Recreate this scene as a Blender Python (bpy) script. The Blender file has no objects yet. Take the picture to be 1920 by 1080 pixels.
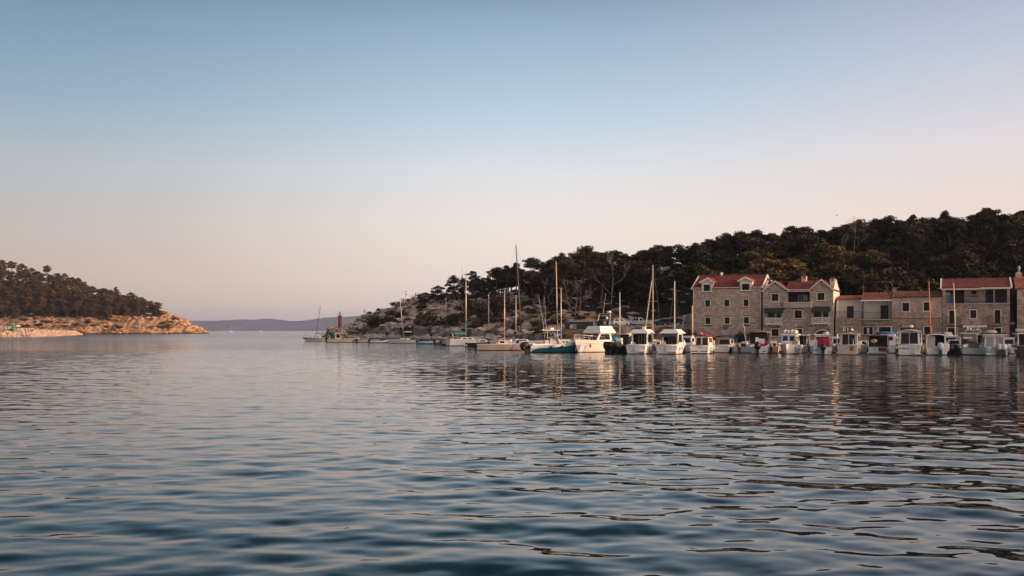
import bpy, math, random
import numpy as np
from mathutils import Vector, Matrix

C = bpy.context.scene.collection
R = math.radians
random.seed(7)
rng = np.random.default_rng(11)
FPX, HY, CH = 1867.0, 620.0, 3.1      # focal length in photo pixels, horizon row, eye height


def s2l(r, g, b):
    f = lambda c: (c / 255 / 12.92) if c <= 10 else ((c / 255 + .055) / 1.055) ** 2.4
    return (f(r), f(g), f(b))


# ------------------------------------------------------------------ camera
cam = bpy.data.objects.new('camera', bpy.data.cameras.new('camera'))
C.objects.link(cam)
cam.location = (0, 0, CH)
cam.rotation_euler = (R(90), 0, 0)
cam.data.sensor_width = 36
cam.data.lens = FPX * 36 / 1920
cam.data.shift_y = (HY - 540) / 1920
cam.data.clip_start = .5
cam.data.clip_end = 40000
sc = bpy.context.scene
sc.camera = cam
sc.view_settings.view_transform = 'Standard'
sc.view_settings.look = 'None'
sc.view_settings.gamma = 1
sc.view_settings.exposure = 0
sc.view_settings.use_curve_mapping = False
cy = sc.cycles
cy.max_bounces = 6
cy.diffuse_bounces = 2
cy.glossy_bounces = 3
cy.transmission_bounces = 2
cy.volume_bounces = 1
cy.caustics_reflective = False
cy.caustics_refractive = False
cy.sample_clamp_indirect = 4

# ------------------------------------------------------------------ sky
SUN_AZ, SUN_EL = R(111), R(10)         # azimuth from +Y towards +X
W = bpy.data.worlds.new('World')
sc.world = W
W.use_nodes = True
nt = W.node_tree
for n in list(nt.nodes):
    nt.nodes.remove(n)
N = nt.nodes.new
Lk = nt.links.new
out = N('ShaderNodeOutputWorld')
bg = N('ShaderNodeBackground')
bg.inputs[1].default_value = .1
Lk(bg.outputs[0], out.inputs[0])
tc = N('ShaderNodeTexCoord')
sep = N('ShaderNodeSeparateXYZ')
Lk(tc.outputs['Generated'], sep.inputs[0])


def ramp(stops):
    r = N('ShaderNodeValToRGB')
    r.color_ramp.interpolation = 'EASE' if False else 'LINEAR'
    e = r.color_ramp.elements
    while len(e) < len(stops):
        e.new(.5)
    for i, (p, c) in enumerate(stops):
        e[i].position = p
        e[i].color = (*s2l(*c), 1)
    mp = N('ShaderNodeMath')
    mp.operation = 'POWER'
    mx = N('ShaderNodeMath')
    mx.operation = 'MAXIMUM'
    mx.inputs[1].default_value = 0.0
    Lk(sep.outputs[2], mx.inputs[0])
    Lk(mx.outputs[0], mp.inputs[0])
    mp.inputs[1].default_value = .5
    Lk(mp.outputs[0], r.inputs[0])
    return r.outputs[0]


q = lambda py: math.sin(math.atan((HY - py) / FPX)) ** .5
SKY_L = [(0, (190, 165, 151)), (q(540), (188, 167, 154)), (q(450), (182, 168, 162)), (q(330), (164, 170, 174)), (q(200), (130, 154, 172)), (q(60), (106, 134, 156)), (.62, (48, 76, 94)), (.78, (38, 57, 72)), (1, (72, 84, 104))]
SKY_M = [(0, (222, 199, 185)), (q(540), (227, 208, 197)), (q(420), (226, 214, 205)), (q(320), (208, 210, 212)), (q(220), (176, 195, 209)), (q(60), (140, 165, 186)), (.62, (60, 90, 112)), (.78, (42, 61, 78)), (1, (72, 84, 104))]
SKY_R = [(0, (228, 192, 176)), (q(470), (224, 202, 192)), (q(380), (219, 202, 194)), (q(280), (206, 200, 202)), (q(150), (180, 186, 198)), (q(20), (158, 164, 184)), (.63, (84, 102, 126)), (.78, (50, 66, 84)), (1, (72, 84, 104))]
cl, cm, cr = ramp(SKY_L), ramp(SKY_M), ramp(SKY_R)


def mrange(lo, hi):
    m = N('ShaderNodeMapRange')
    m.interpolation_type = 'SMOOTHSTEP'
    m.inputs[1].default_value = lo
    m.inputs[2].default_value = hi
    Lk(sep.outputs[0], m.inputs[0])
    return m.outputs[0]


def cmix(f, a, b, mode='MIX'):
    m = N('ShaderNodeMix')
    m.data_type = 'RGBA'
    m.blend_type = mode
    for sck, v in ((m.inputs[0], f), (m.inputs[6], a), (m.inputs[7], b)):
        if hasattr(v, 'node'):
            Lk(v, sck)
        else:
            sck.default_value = v
    return m.outputs[2]


sky = cmix(mrange(-.50, .05), cl, cm)
sky = cmix(mrange(.02, .50), sky, cr)
sky = cmix(1.0, sky, (13.3, 13.3, 13.3, 1), 'MULTIPLY')
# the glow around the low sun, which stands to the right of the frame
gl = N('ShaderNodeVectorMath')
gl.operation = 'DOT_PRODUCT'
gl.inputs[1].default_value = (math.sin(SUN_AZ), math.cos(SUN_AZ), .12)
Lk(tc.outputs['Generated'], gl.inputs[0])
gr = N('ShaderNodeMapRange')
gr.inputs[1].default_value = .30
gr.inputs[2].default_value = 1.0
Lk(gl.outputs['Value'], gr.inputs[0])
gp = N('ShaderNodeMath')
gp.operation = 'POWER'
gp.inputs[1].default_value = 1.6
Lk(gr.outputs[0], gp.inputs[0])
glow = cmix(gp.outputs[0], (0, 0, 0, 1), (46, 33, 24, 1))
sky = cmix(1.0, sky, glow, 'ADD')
nis = N('ShaderNodeTexSky')
nis.sky_type = 'NISHITA'
nis.sun_disc = False
nis.sun_elevation = SUN_EL
nis.sun_rotation = SUN_AZ
sky = cmix(.12, sky, nis.outputs[0])
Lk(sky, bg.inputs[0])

# ------------------------------------------------------------------ sun
sl = bpy.data.lights.new('sun', 'SUN')
sl.energy = 5.0
sl.angle = R(.6)
sl.color = (1.0, .55, .28)
sun = bpy.data.objects.new('sun', sl)
C.objects.link(sun)
sv = Vector((math.sin(SUN_AZ) * math.cos(SUN_EL), math.cos(SUN_AZ) * math.cos(SUN_EL), math.sin(SUN_EL)))
sun.rotation_euler = sv.to_track_quat('Z', 'Y').to_euler()
sun.location = (300, -40, 120)


# ------------------------------------------------------------------ helpers
def at(px, py, d):
    return Vector(((px - 960) * d / FPX, d, CH + (HY - py) * d / FPX))


def wl(px, py):
    """a point of the water surface seen at that spot of the photograph"""
    d = CH * FPX / (py - HY)
    return Vector(((px - 960) * d / FPX, d, 0))


def pm(name, col, rough=.5, var=.18, scale=2.0, bump=0.0, metal=0.0, attr=0.0, col2=None, spec=.4, rand=0.0, detail=4):
    m = bpy.data.materials.new(name)
    m.use_nodes = True
    t = m.node_tree
    b = t.nodes['Principled BSDF']
    b.inputs['Roughness'].default_value = rough
    b.inputs['Metallic'].default_value = metal
    b.inputs['Specular IOR Level'].default_value = spec
    co = t.nodes.new('ShaderNodeTexCoord')
    nz = t.nodes.new('ShaderNodeTexNoise')
    nz.inputs['Scale'].default_value = scale
    nz.inputs['Detail'].default_value = detail
    t.links.new(co.outputs['Object'], nz.inputs['Vector'])
    mx = t.nodes.new('ShaderNodeMix')
    mx.data_type = 'RGBA'
    a = col2 or tuple(c * (1 + var) for c in col)
    mx.inputs[6].default_value = (*[c * (1 - var) for c in col], 1)
    mx.inputs[7].default_value = (*a, 1)
    mr = t.nodes.new('ShaderNodeMapRange')
    mr.inputs[1].default_value = .35
    mr.inputs[2].default_value = .65
    t.links.new(nz.outputs[0], mr.inputs[0])
    t.links.new(mr.outputs[0], mx.inputs[0])
    last = mx.outputs[2]
    if attr or rand:
        hv = t.nodes.new('ShaderNodeHueSaturation')
        t.links.new(last, hv.inputs['Color'])
        mr2 = t.nodes.new('ShaderNodeMapRange')
        if attr:
            src = t.nodes.new('ShaderNodeAttribute')
            src.attribute_name = 'tint'
            t.links.new(src.outputs['Fac'], mr2.inputs[0])
        else:
            src = t.nodes.new('ShaderNodeObjectInfo')
            t.links.new(src.outputs['Random'], mr2.inputs[0])
        k = attr or rand
        mr2.inputs[3].default_value = 1 - k
        mr2.inputs[4].default_value = 1 + k
        t.links.new(mr2.outputs[0], hv.inputs['Value'])
        last = hv.outputs[0]
    t.links.new(last, b.inputs['Base Color'])
    if bump:
        bp = t.nodes.new('ShaderNodeBump')
        bp.inputs['Strength'].default_value = min(1, bump)
        bp.inputs['Distance'].default_value = bump * .2
        t.links.new(nz.outputs[0], bp.inputs['Height'])
        t.links.new(bp.outputs[0], b.inputs['Normal'])
    return m


class MB:
    """collects shapes; build() links them as ONE mesh object"""

    def __init__(s):
        s.v, s.f, s.t = [], [], []

    def add(s, vs, fs, tint=.5):
        o = len(s.v)
        s.v += [tuple(v) for v in vs]
        s.f += [tuple(i + o for i in f) for f in fs]
        s.t += [tint] * len(fs)
        return s

    def hexa(s, p, tint=.5):
        return s.add(p, [(3, 2, 1, 0), (4, 5, 6, 7), (0, 1, 5, 4), (1, 2, 6, 5), (2, 3, 7, 6), (3, 0, 4, 7)], tint)

    def box(s, x0, x1, y0, y1, z0, z1, tint=.5):
        return s.hexa([(x0, y0, z0), (x1, y0, z0), (x1, y1, z0), (x0, y1, z0), (x0, y0, z1), (x1, y0, z1), (x1, y1, z1), (x0, y1, z1)], tint)

    def frustum(s, r0, r1, z0, z1):
        (a, b, c, d), (e, f, g, h) = r0, r1
        return s.hexa([(a, c, z0), (b, c, z0), (b, d, z0), (a, d, z0), (e, g, z1), (f, g, z1), (f, h, z1), (e, h, z1)])

    def tube(s, pts, r, n=6, r2=None, tint=.5):
        pts = [Vector(p) for p in pts]
        rings = []
        m = len(pts)
        for i, p in enumerate(pts):
            d = (pts[min(i + 1, m - 1)] - pts[max(i - 1, 0)])
            if d.length < 1e-6:
                d = Vector((0, 0, 1))
            d.normalize()
            a = d.cross(Vector((0, 0, 1)) if abs(d.z) < .9 else Vector((1, 0, 0))).normalized()
            b = d.cross(a)
            rr = r if r2 is None else r + (r2 - r) * i / max(1, m - 1)
            rings.append([p + a * math.cos(2 * math.pi * k / n) * rr + b * math.sin(2 * math.pi * k / n) * rr for k in range(n)])
        return s.loft(rings, tint=tint)

    def loft(s, rings, cap=True, closed=True, tint=.5):
        n = len(rings[0])
        vs = [v for r in rings for v in r]
        fs = []
        for i in range(len(rings) - 1):
            for k in range(n if closed else n - 1):
                a, b = i * n + k, i * n + (k + 1) % n
                fs.append((a, b, b + n, a + n))
        if cap and closed:
            fs.append(tuple(range(n - 1, -1, -1)))
            fs.append(tuple(range((len(rings) - 1) * n, len(rings) * n)))
        return s.add(vs, fs, tint)

    def blob(s, c, r, e=1.0, nu=10, nv=6, tint=.5, jit=0):
        """a superellipsoid: e = 1 round, below 1 boxier"""
        pw = lambda v: math.copysign(abs(v) ** e, v)
        rings = []
        for j in range(nv + 1):
            ph = -math.pi / 2 + math.pi * j / nv
            ph = max(-1.5, min(1.5, ph))
            rings.append([(c[0] + r[0] * pw(math.cos(ph)) * pw(math.cos(2 * math.pi * k / nu)) * (1 + jit * random.uniform(-1, 1)),
                           c[1] + r[1] * pw(math.cos(ph)) * pw(math.sin(2 * math.pi * k / nu)) * (1 + jit * random.uniform(-1, 1)),
                           c[2] + r[2] * pw(math.sin(ph)) * (1 + jit * random.uniform(-1, 1))) for k in range(nu)])
        return s.loft(rings, tint=tint)

    def lathe(s, prof, c=(0, 0, 0), n=16, axis='z'):
        rings = []
        for r, z in prof:
            ring = []
            for k in range(n):
                a, b = r * math.cos(2 * math.pi * k / n), r * math.sin(2 * math.pi * k / n)
                ring.append((c[0] + a, c[1] + b, c[2] + z) if axis == 'z' else (c[0] + z, c[1] + a, c[2] + b))
            rings.append(ring)
        return s.loft(rings)

    def panel(s, quad, u0, u1, v0, v1, th=.03, off=0.0, tint=.5):
        """a thin slab lying on the quad (bl, br, tr, tl seen from outside)"""
        a, b, c, d = [Vector(p) for p in quad]
        nrm = (b - a).cross(d - a).normalized()
        g = lambda u, v: (a * (1 - u) + b * u) * (1 - v) + (d * (1 - u) + c * u) * v
        lo = [g(u0, v0), g(u1, v0), g(u1, v1), g(u0, v1)]
        return s.hexa([p + nrm * (off - .02) for p in lo] + [p + nrm * (off + th) for p in lo], tint)

    def prism(s, poly, y0, y1, tint=.5):
        """polygon in x, z pushed along y"""
        n = len(poly)
        vs = [(x, y0, z) for x, z in poly] + [(x, y1, z) for x, z in poly]
        fs = [tuple(range(n)), tuple(range(2 * n - 1, n - 1, -1))] + [(i, i + n, (i + 1) % n + n, (i + 1) % n) for i in range(n)]
        return s.add(vs, fs, tint)

    def mesh(s, name, mat, smooth=False):
        me = bpy.data.meshes.new(name)
        me.from_pydata(s.v, [], s.f)
        if mat:
            me.materials.append(mat)
        a = me.attributes.new('tint', 'FLOAT', 'FACE')
        a.data.foreach_set('value', s.t)
        if smooth:
            me.polygons.foreach_set('use_smooth', [True] * len(s.f))
        me.update()
        return me

    def build(s, name, mat, parent=None, smooth=False, **props):
        o = bpy.data.objects.new(name, s.mesh(name, mat, smooth))
        C.objects.link(o)
        if parent is not None:
            o.parent = parent
        for k, v in props.items():
            o[k] = v
        return o


def thing(name, label, cat, loc=(0, 0, 0), rot=0.0, group=None):
    o = bpy.data.objects.new(name, None)
    o.empty_display_size = .3
    C.objects.link(o)
    o.location = loc
    o.rotation_euler = (0, 0, rot)
    return tag(o, label, cat, group)


def tag(o, label, cat, group=None):
    o['label'] = label
    o['category'] = cat
    if group:
        o['group'] = group
    return o


def vnoise(x, y, seed=0, octv=4, lac=2.0, gain=.5, ridged=False):
    """value noise over numpy arrays"""
    g = np.random.default_rng(seed)
    tot = np.zeros_like(x)
    amp, norm = 1.0, 0.0
    for o in range(octv):
        tab = g.random((256, 256))
        xi, yi = np.floor(x).astype(int), np.floor(y).astype(int)
        fx, fy = x - xi, y - yi
        fx, fy = fx * fx * (3 - 2 * fx), fy * fy * (3 - 2 * fy)
        a, b = tab[xi & 255, yi & 255], tab[(xi + 1) & 255, yi & 255]
        c, d = tab[xi & 255, (yi + 1) & 255], tab[(xi + 1) & 255, (yi + 1) & 255]
        n = (a * (1 - fx) + b * fx) * (1 - fy) + (c * (1 - fx) + d * fx) * fy
        n = n * 2 - 1
        if ridged:
            n = 1 - 2 * np.abs(n)
        tot += n * amp
        norm += amp
        amp *= gain
        x, y = x * lac + 17.3, y * lac + 5.1
    return tot / norm


def grid_mesh(name, X, Y, Z, mat, keep=None, smooth=True):
    """a sheet from 2-D arrays; keep masks the cells"""
    r, c = X.shape
    me = bpy.data.meshes.new(name)
    co = np.stack([X, Y, Z], -1).reshape(-1, 3)
    idx = np.arange(r * c).reshape(r, c)
    qd = np.stack([idx[:-1, :-1], idx[:-1, 1:], idx[1:, 1:], idx[1:, :-1]], -1).reshape(-1, 4)
    if keep is not None:
        qd = qd[keep.reshape(-1)]
        used = np.unique(qd)
        mp = np.full(r * c, -1)
        mp[used] = np.arange(len(used))
        co, qd = co[used], mp[qd]
    me.vertices.add(len(co))
    me.vertices.foreach_set('co', co.astype(np.float32).ravel())
    me.loops.add(len(qd) * 4)
    me.loops.foreach_set('vertex_index', qd.astype(np.int32).ravel())
    me.polygons.add(len(qd))
    me.polygons.foreach_set('loop_start', np.arange(0, len(qd) * 4, 4, dtype=np.int32))
    me.polygons.foreach_set('use_smooth', np.full(len(qd), smooth))
    me.materials.append(mat)
    me.update(calc_edges=True)
    o = bpy.data.objects.new(name, me)
    C.objects.link(o)
    return o


# ------------------------------------------------------------------ materials
M = {}
M['white'] = pm('white_gelcoat', (.80, .80, .80), .28, .05, 1.5)
M['white_old'] = pm('chalky_white_paint', (.73, .72, .70), .5, .1, 2.0)
M['cream'] = pm('cream_gelcoat', (.66, .57, .45), .35, .08, 1.5)
M['glass'] = pm('dark_tinted_glass', (.010, .010, .011), .25, .3, 1.0, spec=.22)
M['pane'] = pm('window_pane', (.012, .011, .011), .3, .5, .8, spec=.2)
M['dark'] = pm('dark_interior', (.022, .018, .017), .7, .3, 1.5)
M['black'] = pm('black_plastic', (.018, .018, .020), .35, .25, 3)
M['rubber'] = pm('black_rubber', (.02, .02, .02), .8, .25, 5)
M['red_band'] = pm('red_antifouling', (.16, .03, .025), .6, .3, 3)
M['blue_band'] = pm('blue_antifouling', (.03, .06, .16), .6, .3, 3)
M['black_band'] = pm('black_antifouling', (.02, .02, .022), .6, .3, 3)
M['steel'] = pm('stainless_steel', (.6, .6, .6), .25, .08, 4, metal=.8)
M['alu'] = pm('anodised_aluminium', (.62, .58, .53), .42, .08, 3, metal=.35)
M['spar_dark'] = pm('dark_spar', (.10, .09, .085), .5, .15, 3)
M['wood'] = pm('varnished_wood', (.30, .15, .06), .4, .3, 6)
M['orange'] = pm('orange_varnish', (.62, .15, .04), .4, .15, 5)
M['yellow_wood'] = pm('pale_spruce', (.54, .45, .32), .45, .15, 5)
M['teal'] = pm('teal_gelcoat', (.016, .125, .175), .25, .12, 1)
M['navy'] = pm('navy_canvas', (.02, .035, .09), .8, .2, 3, bump=.1)
M['blue'] = pm('blue_canvas', (.03, .14, .42), .8, .2, 3, bump=.1)
M['cyan'] = pm('cyan_canvas', (.04, .34, .46), .8, .2, 3, bump=.1)
M['red'] = pm('red_paint', (.34, .025, .03), .4, .15, 2)
M['magenta'] = pm('crimson_canvas', (.36, .015, .06), .75, .15, 2, bump=.1)
M['grey_canvas'] = pm('grey_canvas', (.22, .20, .19), .85, .2, 3, bump=.1)
M['white_canvas'] = pm('cream_canvas', (.62, .58, .52), .85, .12, 4, bump=.2)
M['grey_hull'] = pm('grey_hull_paint', (.30, .28, .28), .4, .12, 1.5)
M['dark_hull'] = pm('dark_navy_hull', (.025, .026, .035), .3, .2, 1.5)
M['pale_blue'] = pm('pale_blue_paint', (.52, .62, .74), .4, .08, 2)
M['green'] = pm('green_paint', (.03, .16, .08), .5, .2, 2)
M['buoy'] = pm('peach_buoy_vinyl', (.72, .42, .25), .45, .1, 2)
M['fender'] = pm('grey_fender_vinyl', (.55, .55, .60), .45, .1, 2)
M['rope'] = pm('mooring_rope', (.5, .46, .38), .9, .2, 9)
M['letter'] = pm('dark_lettering', (.03, .04, .10), .5, .1, 3)
M['yellow'] = pm('yellow_paint', (.7, .5, .12), .5, .1, 3)
M['stone'] = pm('pale_limestone_block', (.40, .325, .29), .88, .1, 1.2, bump=.2, attr=.24)
M['stone_warm'] = pm('warm_limestone_block', (.40, .32, .25), .88, .12, 1.2, bump=.2, attr=.26)
M['stone_brown'] = pm('brown_limestone_block', (.34, .26, .215), .88, .14, 1.2, bump=.2, attr=.28)
M['mortar'] = pm('mortar', (.14, .112, .10), .95, .2, 3)
M['trim'] = pm('dressed_stone_trim', (.56, .50, .45), .8, .1, 3)
M['render'] = pm('white_lime_render', (.58, .53, .47), .9, .08, .7)
M['tan_render'] = pm('tan_render', (.42, .33, .26), .92, .16, 1.2, bump=.1)
M['concrete'] = pm('concrete', (.34, .31, .29), .9, .18, 1.2, bump=.15)
M['tile_red'] = pm('red_roof_tile', (.175, .045, .038), .75, .22, 1.5, attr=.22)
M['tile_clay'] = pm('clay_roof_tile', (.27, .105, .065), .8, .25, 1.5, attr=.35)
M['shutter'] = pm('dark_green_shutter', (.022, .035, .03), .6, .25, 3)
M['iron'] = pm('dark_iron', (.03, .028, .027), .6, .2, 4)
M['bal'] = pm('white_balustrade', (.60, .62, .66), .6, .1, 4)
M['bark'] = pm('pine_bark', (.15, .10, .075), .95, .3, 3, bump=.3)
M['bare'] = pm('bare_grey_branch', (.24, .20, .17), .95, .2, 4)
M['skin'] = pm('skin', (.42, .25, .17), .6, .08, 6)
M['hair'] = pm('dark_hair', (.02, .014, .01), .7, .2, 8)
M['car_white'] = pm('white_car_paint', (.76, .77, .78), .25, .04, 1)
M['car_dark'] = pm('dark_car_paint', (.02, .021, .025), .2, .2, 1)
M['car_blue'] = pm('dark_blue_car_paint', (.015, .03, .05), .2, .2, 1)
M['lamp_red'] = pm('red_lamp_lens', (.3, .01, .01), .3, .1, 3)
M['lamp_clear'] = pm('clear_lamp_lens', (.6, .6, .62), .2, .1, 3)
# ------------------------------------------------------------------ the row of houses: a line on the quay
ROW = R(24)
U = Vector((math.cos(ROW), -math.sin(ROW), 0))    # along the row, to the right and nearer
NB = Vector((math.sin(ROW), math.cos(ROW), 0))    # away from the water
P0 = Vector(((1300 - 960) * 158 / FPX, 158, 0))


def row_t(px):
    k = (px - 960) / FPX
    return (k * P0.y - P0.x) / (U.x - k * U.y)


def row_pt(t, back=0.0):
    return P0 + U * t + NB * back


def row_z(px, py):
    p = row_pt(row_t(px))
    return CH + (HY - py) * p.y / FPX


# ------------------------------------------------------------------ peninsula
EDGE = [(2300, 116), (1920, 133), (1300, 147), (1110, 158), (960, 190), (850, 228), (720, 275), (640, 318)]
EDGE = [((px - 960) * d / FPX, d) for px, d in EDGE]


def seg_dist(X, Y, poly):
    """distance to a polyline, and on which side (positive inland)"""
    best = np.full(X.shape, 1e9)
    side = np.zeros(X.shape)
    for (ax, ay), (bx, by) in zip(poly[:-1], poly[1:]):
        dx, dy = bx - ax, by - ay
        L2 = dx * dx + dy * dy
        t = np.clip(((X - ax) * dx + (Y - ay) * dy) / L2, 0, 1)
        d = np.hypot(X - ax - t * dx, Y - ay - t * dy)
        cr = dx * (Y - ay) - dy * (X - ax)
        m = d < best
        best = np.where(m, d, best)
        side = np.where(m, -np.sign(cr), side)
    return best * side


def rbf(pts, X, Y):
    P = np.array(pts, float)
    D = np.hypot(P[:, None, 0] - P[None, :, 0], P[:, None, 1] - P[None, :, 1])
    n = len(P)
    A = np.zeros((n + 1, n + 1))
    A[:n, :n] = D - np.eye(n) * 2.0
    A[:n, n] = 1
    A[n, :n] = 1
    w = np.linalg.solve(A, np.append(P[:, 2], 0))
    Z = np.full(X.shape, w[n])
    for i in range(n):
        Z = Z + w[i] * np.hypot(X - P[i, 0], Y - P[i, 1])
    return Z


CP = []


def cp(px, d, z=None, py=None):
    p = at(px, py if py is not None else HY, d)
    CP.append((p.x, p.y, z if z is not None else p.z))


for px, d in ((575, 345), (590, 326), (600, 312), (560, 420)):
    cp(px, d, -3)
for px, d, z in ((612, 333, 3.6), (619, 336, 4.6), (630, 338, 3.5), (637, 339, 3.1), (643, 340, 3.1), (655, 342, 3.6), (664, 345, 5.0), (672, 345, 7.0)):
    cp(px, d, z)
for px, py, d in ((681, 594.5, 346), (694, 591, 347), (708, 588, 348), (725, 584, 348), (742, 578, 346), (757, 569, 344), (775, 566, 342), (790, 558, 340), (806, 557, 336), (830, 561, 330), (870, 562, 322), (920, 558, 312),
                  (1000, 538, 296), (1100, 524, 274), (1200, 514, 262), (1300, 500, 250), (1400, 484, 242), (1500, 474, 234), (1600, 464, 229), (1700, 459, 224), (1800, 455, 218), (1920, 452, 214), (2100, 450, 206)):
    cp(px, d, py=py)
for px, d in ((640, 322), (680, 304), (720, 283), (800, 254), (850, 237), (905, 218), (960, 200), (1030, 182), (1110, 168)):
    cp(px, d, 1.3)
for px, py, d in ((660, 620, 330), (690, 612, 322), (730, 610, 305), (780, 604, 290), (830, 600, 272), (880, 598, 262), (940, 596, 248), (1000, 592, 236), (1060, 588, 226), (840, 578, 300), (920, 578, 286), (1000, 568, 268), (1060, 566, 250)):
    cp(px, d, py=py)
for px, d, z in ((1060, 190, 3.4), (1120, 190, 3.9), (1120, 212, 4.1), (1200, 190, 4.0), (1200, 212, 4.2), (1275, 184, 4.0), (1275, 206, 4.2), (1060, 208, 3.6), (1000, 205, 3.0)):
    cp(px, d, z)
for px, py, d in ((1100, 600, 222), (1160, 600, 222), (1220, 600, 222), (1110, 580, 238), (1170, 576, 240), (1230, 574, 240), (1290, 590, 215), (1280, 560, 232)):
    cp(px, d, py=py)
for px, z, d in ((1330, 1.1, 174), (1500, 1.1, 167), (1700, 1.1, 160), (1900, 1.1, 153), (2200, 1.1, 140), (1230, 1.1, 158), (1180, 1.2, 168)):
    cp(px, d, z)
for px, z, d in ((1400, 5, 190), (1600, 5, 181), (1800, 5, 172), (2000, 5, 164), (1330, 5, 196)):
    cp(px, d, z)
for X_, Y_, z in ((-70, 440, -3), (-30, 460, -2), (10, 460, 2), (60, 420, 10), (120, 380, 14), (160, 300, 16), (-75, 390, -3), (-45, 395, 1), (0, 380, 10), (60, 330, 16), (110, 280, 20), (146, 165, 33), (146, 205, 40), (146, 250, 42), (128, 190, 31)):  # last points: unseen rise added to shade the wooded hill
    CP.append((X_, Y_, z))
gx = np.arange(-76, 150, .62)
gy = np.arange(112, 420, .72)
GX, GY = np.meshgrid(gx, gy)
GZ = rbf(CP, GX, GY)
E = seg_dist(GX, GY, EDGE)
rk = vnoise(GX / 7, GY / 7, 3, 5, ridged=True)
rk2 = vnoise(GX / 2.2, GY / 2.2, 5, 4, ridged=True)
hgt = np.clip((GZ - 1.4) / 3, 0, 1)
left = np.clip((14 - GX) / 30, 0, 1)
GZ = GZ + hgt * (.30 + .55 * left) * rk + hgt * (.12 + .26 * left) * rk2
# strata: the slope breaks into ledges
st = GZ / 1.5 + .4 * vnoise(GX / 18, GY / 18, 9, 2)
GZ = GZ + hgt * left * .55 * (st - np.floor(st) - .5) * -1
# car terrace
tx = (GX - 960 * 0) * 0
inter = (GX > 20 - 9) & (GX < 36) & (GY > 186) & (GY < 213)
PXG = 960 + FPX * GX / GY
terr = (PXG > 1050) & (PXG < 1292) & (GY > 186.5 + (1250 - PXG) * .012) & (GY < 214)
GZ = np.where(terr, np.where(PXG < 1114, 3.4, 4.0), GZ)
front = (PXG > 1050) & (PXG < 1292) & (GY > 150) & (GY <= 184)
GZ = np.where(front, np.minimum(GZ, 1.0 + .25 * rk2), GZ)
# land in front of the edge sinks under water; the strip behind it lies below the quay slab
GZ = np.where(E < .3, np.minimum(GZ, -3), GZ)
GZ = np.where((E >= .3) & (E < 7) & (GX > -62), np.minimum(GZ, .6 + np.clip(E - 4, 0, 3) * .25 * (GX < 5)), GZ)
keep = ~((GZ[:-1, :-1] < -2) & (GZ[1:, 1:] < -2) & (GZ[:-1, 1:] < -2) & (GZ[1:, :-1] < -2))
GZ = np.maximum(GZ, -3.2)


def hz(x, y):
    i, j = (y - gy[0]) / .72, (x - gx[0]) / .62
    i, j = min(max(i, 0), len(gy) - 2.001), min(max(j, 0), len(gx) - 2.001)
    a, b = int(i), int(j)
    u, v = i - a, j - b
    return float((GZ[a, b] * (1 - v) + GZ[a, b + 1] * v) * (1 - u) + (GZ[a + 1, b] * (1 - v) + GZ[a + 1, b + 1] * v) * u)


def ground_mat(name, rock, soil, grass, rock_scale=.35, soil_bias=.5, zsoil=None):
    m = bpy.data.materials.new(name)
    m.use_nodes = True
    t = m.node_tree
    b = t.nodes['Principled BSDF']
    b.inputs['Roughness'].default_value = .95
    b.inputs['Specular IOR Level'].default_value = .15
    n = t.nodes.new
    co = n('ShaderNodeTexCoord')

    def noise(sc_, det=6, dist=0.0):
        k = n('ShaderNodeTexNoise')
        k.inputs['Scale'].default_value = sc_
        k.inputs['Detail'].default_value = det
        k.inputs['Distortion'].default_value = dist
        t.links.new(co.outputs['Object'], k.inputs['Vector'])
        return k.outputs[0]

    def rng_(x, lo, hi):
        r = n('ShaderNodeMapRange')
        r.inputs[1].default_value = lo
        r.inputs[2].default_value = hi
        t.links.new(x, r.inputs[0])
        return r.outputs[0]

    def mix(f, a, c):
        k = n('ShaderNodeMix')
        k.data_type = 'RGBA'
        for s_, v in ((k.inputs[0], f), (k.inputs[6], a), (k.inputs[7], c)):
            if hasattr(v, 'node'):
                t.links.new(v, s_)
            else:
                s_.default_value = v
        return k.outputs[2]
    rock_c = mix(rng_(noise(1.6, 8, .6), .35, .65), (*[c * .62 for c in rock], 1), (*[min(1, c * 1.15) for c in rock], 1))
    soil_c = mix(rng_(noise(1.1, 8), .38, .62), (*soil, 1), (*grass, 1))
    col = mix(rng_(noise(rock_scale, 7, .5), soil_bias - .05, soil_bias + .05), soil_c, rock_c)
    t.links.new(col, b.inputs['Base Color'])
    bp = n('ShaderNodeBump')
    bp.inputs['Strength'].default_value = .8
    bp.inputs['Distance'].default_value = .35
    t.links.new(noise(1.6, 8, .6), bp.inputs['Height'])
    t.links.new(bp.outputs[0], b.inputs['Normal'])
    return m


M['slope'] = ground_mat('limestone_slope_with_dry_grass', (.50, .40, .345), (.08, .056, .036), (.24, .15, .08), .16, .49)
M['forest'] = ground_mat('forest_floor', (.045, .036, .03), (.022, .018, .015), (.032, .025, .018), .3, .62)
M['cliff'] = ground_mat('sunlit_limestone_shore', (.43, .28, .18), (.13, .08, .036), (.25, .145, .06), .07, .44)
M['rock'] = pm('grey_limestone_rock', (.38, .315, .28), .95, .18, .9, bump=.5, attr=.25)
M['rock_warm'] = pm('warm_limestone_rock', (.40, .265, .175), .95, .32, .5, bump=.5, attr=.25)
M['wetrock'] = pm('dark_tidal_rock', (.05, .04, .034), .7, .3, .6, bump=.4)

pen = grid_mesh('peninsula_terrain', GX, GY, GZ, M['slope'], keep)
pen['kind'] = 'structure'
pen.data.materials.append(M['forest'])
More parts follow.
